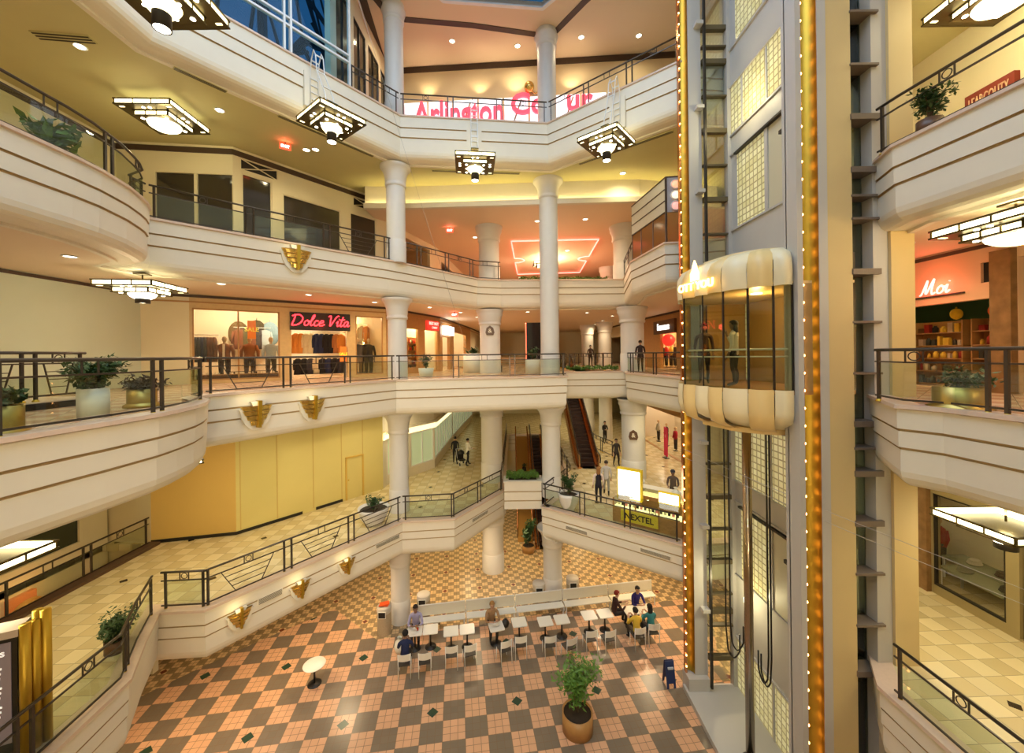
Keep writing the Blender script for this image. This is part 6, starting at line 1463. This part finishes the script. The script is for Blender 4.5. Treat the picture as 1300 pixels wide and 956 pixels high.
M_ybox=mat('yellow_box',(.85,.62,.02),.4); M_wlit=mat('white_lit_face',(1,1,1),.4,emit=(1,1,.96),es=4.5)
t=kb('lit_advert_board','large glowing white advert board in a yellow frame on the phone kiosk','lit sign',-.1,1.0,.62,.82,.80,2.15,M_ybox); MB().box(-.48,.48,-.115,-.10,.08,1.27).build('lit_face',M_wlit,t); MB().box(-.2,.2,-.12,-.115,.12,.17).build('small_mark',M_dark,t)
t=kb('lit_advert_board','small glowing white sign in a yellow frame at the right of the phone kiosk','lit sign',1.7,2.55,.62,.74,.95,1.45,M_ybox); MB().box(-.38,.38,-.075,-.06,.06,.44).build('lit_face',M_wlit,t)
t=kb('hanging_sign','yellow sign with dark letters on the front of the phone kiosk','sign',.35,1.9,-.06,-.02,.14,.60,mat('sign_yellow',(.80,.65,.03),.5)); o=text_mesh('sign_lettering','NEXTEL',.34,M_dark,.004,bold=.008); o.data.transform(Matrix(((1,0,0,0),(0,0,-1,-.025),(0,1,0,.23),(0,0,0,1)))); o.parent=t
rnd=random.Random(4)
for k in range(16):
    x=.15+k*(Lk-.3)/16; c=[(230,220,180),(40,36,34),(240,150,150),(90,84,80)][k%4]
    o=MB().box(-.05,.05,-.02,.02,0,.12).box(-.035,.035,-.024,-.02,.05,.10).build('display_phone',fab(c)); o.location=(a_.x+kd.x*x+kn.x*.25,a_.y+kd.y*x+kn.y*.25,Z[1]+.66); o.rotation_euler=(-.2,0,ka); setp(o,'small phone or case standing in the front display of the kiosk','phone','phones in the kiosk display')
light('POINT','kiosk_case_lamp',(1.2,.3,.9),5,(1,.9,.5),.04,parent=KT); light('POINT','kiosk_case_lamp',(2.8,.3,.9),5,(1,.9,.5),.04,parent=KT)
p=kat(845,645,1.1); o=MB().lathe([(0,0),(.16,.01),(.22,.2),(.2,.42),(.1,.55),(.04,.58),(.09,.66)],16).build('plastic_bag',mat('white_plastic',(.80,.80,.70),.5,noise=.1,bscale=9)); o.location=(a_.x+kd.x*2.3+kn.x*1.0,a_.y+kd.y*2.3+kn.y*1.0,Z[1]+.95); setp(o,'white plastic bag hanging beside the kiosk counter','bag')
p=U(808,598,Z[1]); 
q=U(811,650,Z[1]); bx=U(812,626,Z[1]); o=MB().lathe([(0,0),(.34,0),(.36,.9),(.36,1.0),(.30,1.0),(.28,.85),(0,.85)],24).build('round_bin',M_col); o.location=(6.05,19.3,Z[1]); setp(o,'round white waste drum in front of the thick column on the lower balcony','litter bin')
# ---------------- directory stand, lower left ----------------
DR=thing('store_directory','lit store directory board between tall brass tubes at the lower left edge','directory',(-9.45,7.0,Z[1]),math.radians(28))
MB().box(-.75,.45,-.12,.12,0,2.25).build('panel',M_dark,DR); MB().box(-.68,.38,-.135,-.12,.35,2.15).build('notice_face',mat('mauve_notice',(.20,.16,.16),.5,emit=(.25,.18,.18),es=.3),DR)
MB().box(-.85,.50,-.2,.2,2.25,2.38).build('cap',mat('cap_stone',(.62,.52,.48),.4),DR)
for x,y,h in ((.56,-.14,2.42),(.62,.02,2.38),(.60,.16,2.5),(.72,.12,2.5)): MB().tube([(x,y,0),(x,y,h)],.075,16).build('brass_tube',M_brass,DR)
o=text_mesh('notice_lettering','Stores',.18,mat('notice_white',(.9,.85,.8),.5,emit=(1,.95,.85),es=.8),.004); o.data.transform(Matrix(((1,0,0,.08),(0,0,-1,-.14),(0,1,0,1.98),(0,0,0,1)))); o.parent=DR
for k in range(12):
    mb=MB(); x=-.1
    for j in range(5): w__=.04+.03*((k*7+j*3)%4)/3; mb.box(x,x+w__,-.139,-.136,1.78-k*.085,1.815-k*.085); x+=w__+.02
    mb.build('printed_line',MATS['notice_white'],DR)
# counter/step on the far left of level two
t=thing('floor_platform','low dark-edged platform along the pale wall on the clothing shop level','platform',(-11.8,8.6,Z[2]),0); MB().box(-2.6,1.6,-2.0,1.2,0,.16).build('platform_deck',M_ledge,t); MB().box(-2.62,1.62,-2.02,-1.98,0,.14).box(1.6,1.64,-2,1.2,0,.14).build('dark_edge',M_black,t)
t=railing([P2(-14.2,6.8),P2(-11.8,7.0),P2(-10.4,8.2),P2(-10.4,9.6)],Z[2]+.16,'second bronze railing on the platform by the pale wall, behind the white pot',glass=False,back=0,pan=1.2,fans='all')
# ---------------- people ----------------
SKIN=(.50,.30,.20)
def person(label,loc,rz,pose,top,bottom,hair,skin=SKIN,shoes=(20,18,18),scale=1.0,held=None,longhair=False,cap=None,arms=None,lean=0,z0=0):
    """pose: stand / sit / walk; faces local -Y"""
    J={};par={}
    def j(n,p,r,parent=None,k='top'): J[n]=(Vector(p),r,k); par[n]=parent
    sit=pose in('sit','bench')
    ph=.50 if sit else .93
    L=lean
    j('pelvis',(0,0,ph),(.15,.11),None,'bottom'); j('waist',(0,-L*.15,ph+.17),(.13,.10),'pelvis'); j('chest',(0,-L*.35,ph+.38),(.155,.11),'waist')
    j('collar',(0,-L*.45,ph+.50),(.10,.08),'chest'); j('neck',(0,-L*.5-.01,ph+.57),(.05,.05),'collar','skin')
    j('jaw',(0,-L*.55-.03,ph+.64),(.062,.07),'neck','skin'); j('head',(0,-L*.58-.015,ph+.73),(.078,.095),'jaw','skin'); j('crown',(0,-L*.58,ph+.79),(.06,.075),'head','skin'); j('nose',(0,-L*.58-.115,ph+.69),(.012,.012),'head','skin')
    for s,S in ((-1,'l'),(1,'r')):
        j('ear'+S,(s*.085,-L*.58,ph+.70),(.016,.022),'head','skin')
        if sit:
            j('hip'+S,(s*.09,-.04,ph-.01),(.095,.09),'pelvis','bottom'); j('knee'+S,(s*.12,-.46,ph+.0),(.065,.065),'hip'+S,'bottom'); j('calf'+S,(s*.12,-.47,ph-.2),(.058,.055),'knee'+S,'bottom'); j('ankle'+S,(s*.12,-.42,.09),(.04,.04),'calf'+S,'shoes'); j('toe'+S,(s*.13,-.60,.04),(.04,.03),'ankle'+S,'shoes')
        else:
            st=.16*s if pose=='walk' else 0
            j('hip'+S,(s*.09,-st*.2,ph-.08),(.095,.095),'pelvis','bottom'); j('knee'+S,(s*.10,-st*.7-.02,.49),(.062,.062),'hip'+S,'bottom'); j('calf'+S,(s*.10,-st*.7+.03,.34),(.058,.055),'knee'+S,'bottom'); j('ankle'+S,(s*.10,-st*1.2+.03,.09),(.038,.038),'calf'+S,'shoes'); j('toe'+S,(s*.12,-st*1.2-.15,.035),(.042,.028),'ankle'+S,'shoes')
        sh=Vector((s*.19,-L*.42,ph+.455)); j('shoulder'+S,sh,(.062,.062),'collar','sleeve')
        a=(arms or {}).get(S) or ('table' if sit else 'down')
        if a=='table': e=sh+Vector((s*.06,-.16,-.26)); w=Vector((s*.10,-L*.3-.42,.80))
        elif a=='down': e=sh+Vector((s*.05,.03,-.29)); w=sh+Vector((s*.05,-.07,-.53))
        elif a=='fwd': e=sh+Vector((s*.05,-.06,-.27)); w=sh+Vector((s*.0,-.32,-.30))
        elif a=='cross': e=sh+Vector((s*.06,-.05,-.27)); w=sh+Vector((-s*.12,-.22,-.26))
        elif a=='up': e=sh+Vector((s*.06,-.16,-.22)); w=sh+Vector((-s*.06,-.24,.06))
        j('elbow'+S,e,(.045,.045),'shoulder'+S,'sleeve'); d=(w-e).normalized(); j('fore'+S,e+(w-e)*.6,(.036,.036),'elbow'+S,'sleeve'); j('wrist'+S,w,(.025,.028),'fore'+S,'skin')
        pal=w+d*.07; j('palm'+S,pal,(.022,.036),'wrist'+S,'skin'); sd=d.cross(Vector((0,0,1))); sd=sd.normalized() if sd.length>.1 else Vector((0,1,0)); cu=Vector((0,0,-1)) if abs(d.z)<.8 else Vector((0,-1,0))
        for q,(o,l) in enumerate(((-.03,.07),(-.01,.085),(.01,.08),(.03,.062))):
            b=pal+sd*o+d*.03; j('f%d%s'%(q,S),b+d*l*.5,(.009,.009),'palm'+S,'skin'); j('g%d%s'%(q,S),b+d*l*.9+cu*.02,(.008,.008),'f%d%s'%(q,S),'skin')
        j('thumb'+S,w+d*.04-sd*.045,(.011,.011),'wrist'+S,'skin'); j('thumbtip'+S,w+d*.085-sd*.06,(.009,.009),'thumb'+S,'skin')
    names=list(J); ix={n:i for i,n in enumerate(names)}
    me=bpy.data.meshes.new('person_body'); me.from_pydata([J[n][0] for n in names],[(ix[par[n]],ix[n]) for n in names if par[n]],[])
    o=bpy.data.objects.new('tmp',me); COL.objects.link(o); o.modifiers.new('s','SKIN'); 
    sv=me.skin_vertices[0].data
    for n in names: sv[ix[n]].radius=J[n][1]
    sv[0].use_root=True
    m=o.modifiers.new('u','SUBSURF'); m.levels=1; m.render_levels=1
    dg=bpy.context.evaluated_depsgraph_get(); nm=bpy.data.meshes.new_from_object(o.evaluated_get(dg)); bpy.data.objects.remove(o)
    ks={'top':0,'bottom':1,'skin':2,'shoes':3,'sleeve':4}
    nm.materials.clear()
    sk=mat('skin_%02d'%int(skin[0]*100),skin,.6)
    for c in (fab(top),fab(bottom),sk,fab(shoes),(fab((arms or {})['slc']) if (arms or {}).get('slc') else fab(top))): nm.materials.append(c)
    segs=[(J[par[n]][0],J[n][0],ks[J[n][2]],J[n][1][0],n) for n in names if par[n]]
    for p in nm.polygons:
        c=p.center; best=9;bm=0
        for a,b,k,r,n in segs:
            ab=b-a; t=max(0,min(1,(c-a).dot(ab)/ab.length_squared)); dd=(c-(a+ab*t)).length-r*.9
            if dd<best: best=dd;bm=k
        p.material_index=bm; p.use_smooth=True
    t=thing('person',label,'person',(loc[0],loc[1],loc[2]),rz); t.scale=(scale,)*3
    bo=bpy.data.objects.new('body',nm); COL.objects.link(bo); bo.parent=t
    hd=J['head'][0]
    if hair is not None:
        mb=MB(); vs=[];fs=[]; n=14; rg=6
        for i in range(rg+1):
            th=PI*.62*i/rg
            for k in range(n):
                a=2*PI*k/n; back=math.sin(a); r=.108
                z=math.cos(th)*.105*1.02
                if back<0 and i>3: z=max(z,.03)
                vs.append((r*.93*math.sin(th)*math.cos(a),r*1.08*math.sin(th)*math.sin(a),z))
        for i in range(rg):
            for k in range(n): fs.append((i*n+k,(i+1)*n+k,(i+1)*n+(k+1)%n,i*n+(k+1)%n))
        mb.add([(hd.x+v[0],hd.y+.012+v[1],hd.z+.02+v[2]) for v in vs],fs,0,True)
        if longhair: mb.ball((hd.x,hd.y+.06,hd.z-.10),.10,12,sz=(1.0,.6,1.7))
        mb.build('hair',fab(hair),t)
    for s in (-1,1): MB().ball((hd.x+s*.032,hd.y-.096,hd.z+.0),.011,8).build('eye',M_black,bo)
    MB().tube([(hd.x-.022,hd.y-.098,hd.z-.055),(hd.x,hd.y-.103,hd.z-.058),(hd.x+.022,hd.y-.098,hd.z-.055)],.005,5).build('mouth',mat('lips',(.35,.12,.10),.5),bo)
    if cap: MB().lathe([(.108,.0),(.106,.05),(.07,.10),(0,.115)],16,c=(hd.x,hd.y,hd.z+.03)).box(hd.x-.07,hd.x+.07,hd.y-.2,hd.y-.08,hd.z+.03,hd.z+.045).build('cap',fab(cap),t)
    return t
dk=(.22,.12,.08)
T0=TP[0]; F_=bnorm
def seatpos(c): return (c.x,c.y,.0)
# facing away from the viewer: rz such that local -Y points toward +bnorm
away=bang+PI; toward=bang
p=CP[0]+bnorm*.02-bdir*.0; person('person in a navy top seated back to the viewer at the left end table',(p.x,p.y,0),away,'sit',(26,36,74),(36,34,40),(22,18,18),dk,lean=.25,scale=1.18)
p=T0+bnorm*.62; person('person in a lilac shirt seated on the bench eating, facing the person in navy',(p.x,p.y,0),toward,'sit',(160,156,190),(60,56,60),(40,30,26),dk,lean=.3,scale=1.18)
p=TP[4]+bnorm*.62-bdir*.15; person('person in a mottled brown top on the bench leaning over the askew table',(p.x,p.y,0),toward+.1,'sit',(150,118,84),(46,40,40),(150,110,60),SKIN,lean=.35,scale=1.18)
q=TP[11]
p=CP[10]+bnorm*.02; person('person in a yellow top seated back to the viewer at the right end table',(p.x,p.y,0),away,'sit',(214,180,60),(70,60,50),(20,16,16),SKIN,lean=.2,scale=1.15)
p=CP[11]+bnorm*.02; person('person in a teal top with long black hair at the right end table',(p.x,p.y,0),away,'sit',(44,120,128),(40,36,40),(16,14,16),SKIN,lean=.2,longhair=True,scale=1.15)
p=TP[11]+bnorm*.62-bdir*.12; person('person in a deep blue hooded top seated facing the viewer at the right end',(p.x,p.y,0),toward,'sit',(34,28,110),(30,28,50),(24,18,18),SKIN,lean=.35,scale=1.15)
p=TP[10]-bdir*.72+bnorm*.25; person('person with red hair and dark clothes seated left of the right end table',(p.x,p.y,0),toward+PI/2,'sit',(56,28,26),(36,30,34),(120,34,26),SKIN,lean=.25,scale=1.15)
# things on the tables
def plate(p,dx,dy,label,z=.754):
    q=p+bdir*dx+bnorm*dy; o=MB().lathe([(0,.004),(.07,.004),(.115,.018),(.12,.02),(.07,0),(0,0)],20).build('plate',M_white); o.location=(q.x,q.y,z+.001); setp(o,label,'plate')
plate(TP[4],.03,.05,'round white plate on the askew cafe table'); plate(TP[0],-.02,-.12,'white plate on the table of the two men'); plate(TP[10],.1,.02,'white plate on the left half of the right end table'); plate(TP[11],-.05,.05,'white plate on the right half of the right end table')
for i,(a,dx,dy,c) in enumerate(((0,.12,.0,(180,40,30)),(0,.05,.15,(220,170,60)),(11,.14,-.1,(200,60,40)))):
    q=TP[a]+bdir*dx+bnorm*dy; o=MB().lathe([(0,0),(.03,0),(.038,.11),(.04,.115),(0,.115)],14).build('paper_cup',fab(c)); o.location=(q.x,q.y,.756); setp(o,['red paper cup on the table of the two men','yellow paper cup on the table of the two men','red paper cup on the right end table'][i],'cup')
q=TP[0]-bdir*.62-bnorm*.05; o=MB().lathe([(0,0),(.17,.01),(.22,.22),(.17,.42),(.06,.52),(.1,.6)],14).build('plastic_bag',MATS['white_plastic']); o.location=(q.x,q.y,.0); setp(o,'white plastic shopping bag on the floor left of the person in navy','bag')
q=TP[4]+bdir*.42+bnorm*.25; o=MB().lathe([(0,0),(.15,.01),(.18,.15),(.1,.28),(.03,.3)],14).build('handbag',M_black); o.location=(q.x,q.y+.1,.466); setp(o,'black handbag on the bench beside the person in mottled brown','bag')
# lower balcony
p=U(760,640,Z[1]); person('person with light brown hair in a dark pinafore over a white shirt',(p.x,p.y,Z[1]),PI,'stand',(34,30,42),(26,24,34),(150,104,56),SKIN,arms={'slc':(232,214,205)},longhair=True)
p=U(770,629,Z[1]); person('person in pale grey clothes just right of the person in the dark pinafore',(p.x,p.y,Z[1]),PI-.2,'walk',(200,196,190),(150,146,130),(60,46,36),SKIN)
p=U(578,588,Z[1]); person('person in black with a shoulder bag beside the pushchair, back to the viewer',(p.x,p.y,Z[1]),PI,'stand',(30,28,32),(24,22,26),(30,22,20),SKIN); hb=(p.x,p.y)
p=U(594,591,Z[1]); person('person in a white top and black trousers pushing the pushchair',(p.x,p.y,Z[1]),PI*.75,'walk',(226,222,210),(28,26,30),(30,22,20),SKIN,arms={'l':'fwd','r':'fwd'})
pc=U(586,590,Z[1]); t=thing('pushchair','dark pushchair between the two people in the left part of the lower balcony','pushchair',(pc.x,pc.y,Z[1]),.5)
MB().box(-.2,.2,-.22,.2,.3,.38).build('seat',M_dark,t); MB().box(-.2,.2,.16,.22,.35,.85).build('back',M_dark,t); MB().lathe([(.24,0),(.2,.15),(.05,.24),(0,.25)],14,c=(0,.08,.72)).build('canopy',M_black,t); MB().tube([(-.22,.2,.4),(-.22,.42,.98),(.22,.42,.98),(.22,.2,.4)],.015,6).build('handle',M_whitemetal,t)
for sx in (-.22,.22):
    for sy in (-.25,.25): MB().tube([(sx-.015,sy,.1),(sx+.015,sy,.1)],.1,14).build('wheel',M_black,t); MB().tube([(sx,sy,.1),(sx,0,.34)],.012,6).build('leg',M_whitemetal,t)
person('person in a cap and grey-brown jacket leaning at the phone kiosk',(U(855,644,Z[1]).x,U(855,644,Z[1]).y,Z[1]),ka+.2,'stand',(88,76,70),(40,36,36),(30,24,22),dk,cap=(50,50,62),arms={'l':'fwd','r':'fwd'},lean=.2)
person('person in dark clothes standing on the lower balcony right of the upper escalator',(7.35,31.5,Z[1]),.4,'stand',(30,26,30),(24,22,24),(24,18,16),SKIN,arms={'l':'cross','r':'cross'})
person('person in dark grey walking near the foot of the upper escalator',(6.55,25.0,Z[1]),.2,'walk',(60,54,50),(40,34,34),(30,22,20),SKIN)
# clothing shop level
p=U(826,474,Z[2]); person('person in a dark coat standing behind the railing near the brown sign board',(p.x-.1,p.y+1.3,Z[2]),PI*.9,'stand',(44,30,28),(34,28,26),(40,26,18),SKIN,arms={'l':'fwd','r':'down'})
p=U(770,470,Z[2]); person('person in dark clothes far back on the clothing shop level, seen over the hedge',(p.x+.6,p.y+8,Z[2]),0,'stand',(60,44,40),(40,30,28),(30,22,20),SKIN)
# in the lift
person('person with long dark hair and a white shirt standing in the glass lift',(5.98,10.6,EZ-.925),-2.4,'stand',(216,212,206),(44,32,30),(24,16,12),dk,longhair=True,arms={'l':'up','r':'down'})
person('person in dark clothes at the left side of the glass lift',(5.7,11.7,EZ-.925),-.5,'stand',(64,44,36),(40,30,28),(30,20,16),dk)
# overhead wires crossing the atrium
def wire(a,b,da,db,label):
    P=DP(a[0],a[1],da);Q=DP(b[0],b[1],db); pts=[]
    for k in range(9): u=k/8; v=P.lerp(Q,u); v.z-=.25*math.sin(PI*u)*.3; pts.append(v)
    o=MB().tube(pts,.006,5).build('overhead_wire',mat('wire_grey',(.45,.42,.38),.4)); setp(o,label,'wire')
wire((868,570),(1330,760),12.5,6.2,'thin wire sloping down to the right across the lift shaft, upper one'); wire((868,580),(1330,780),12.5,6.2,'thin wire sloping down to the right across the lift shaft, lower one')
wire((455,0),(592,440),14,17.5,'thin dark wire crossing in front of the left round columns')
wire((452,0),(470,70),14,14.5,'short thin dark wire near the blue window wall') if False else None
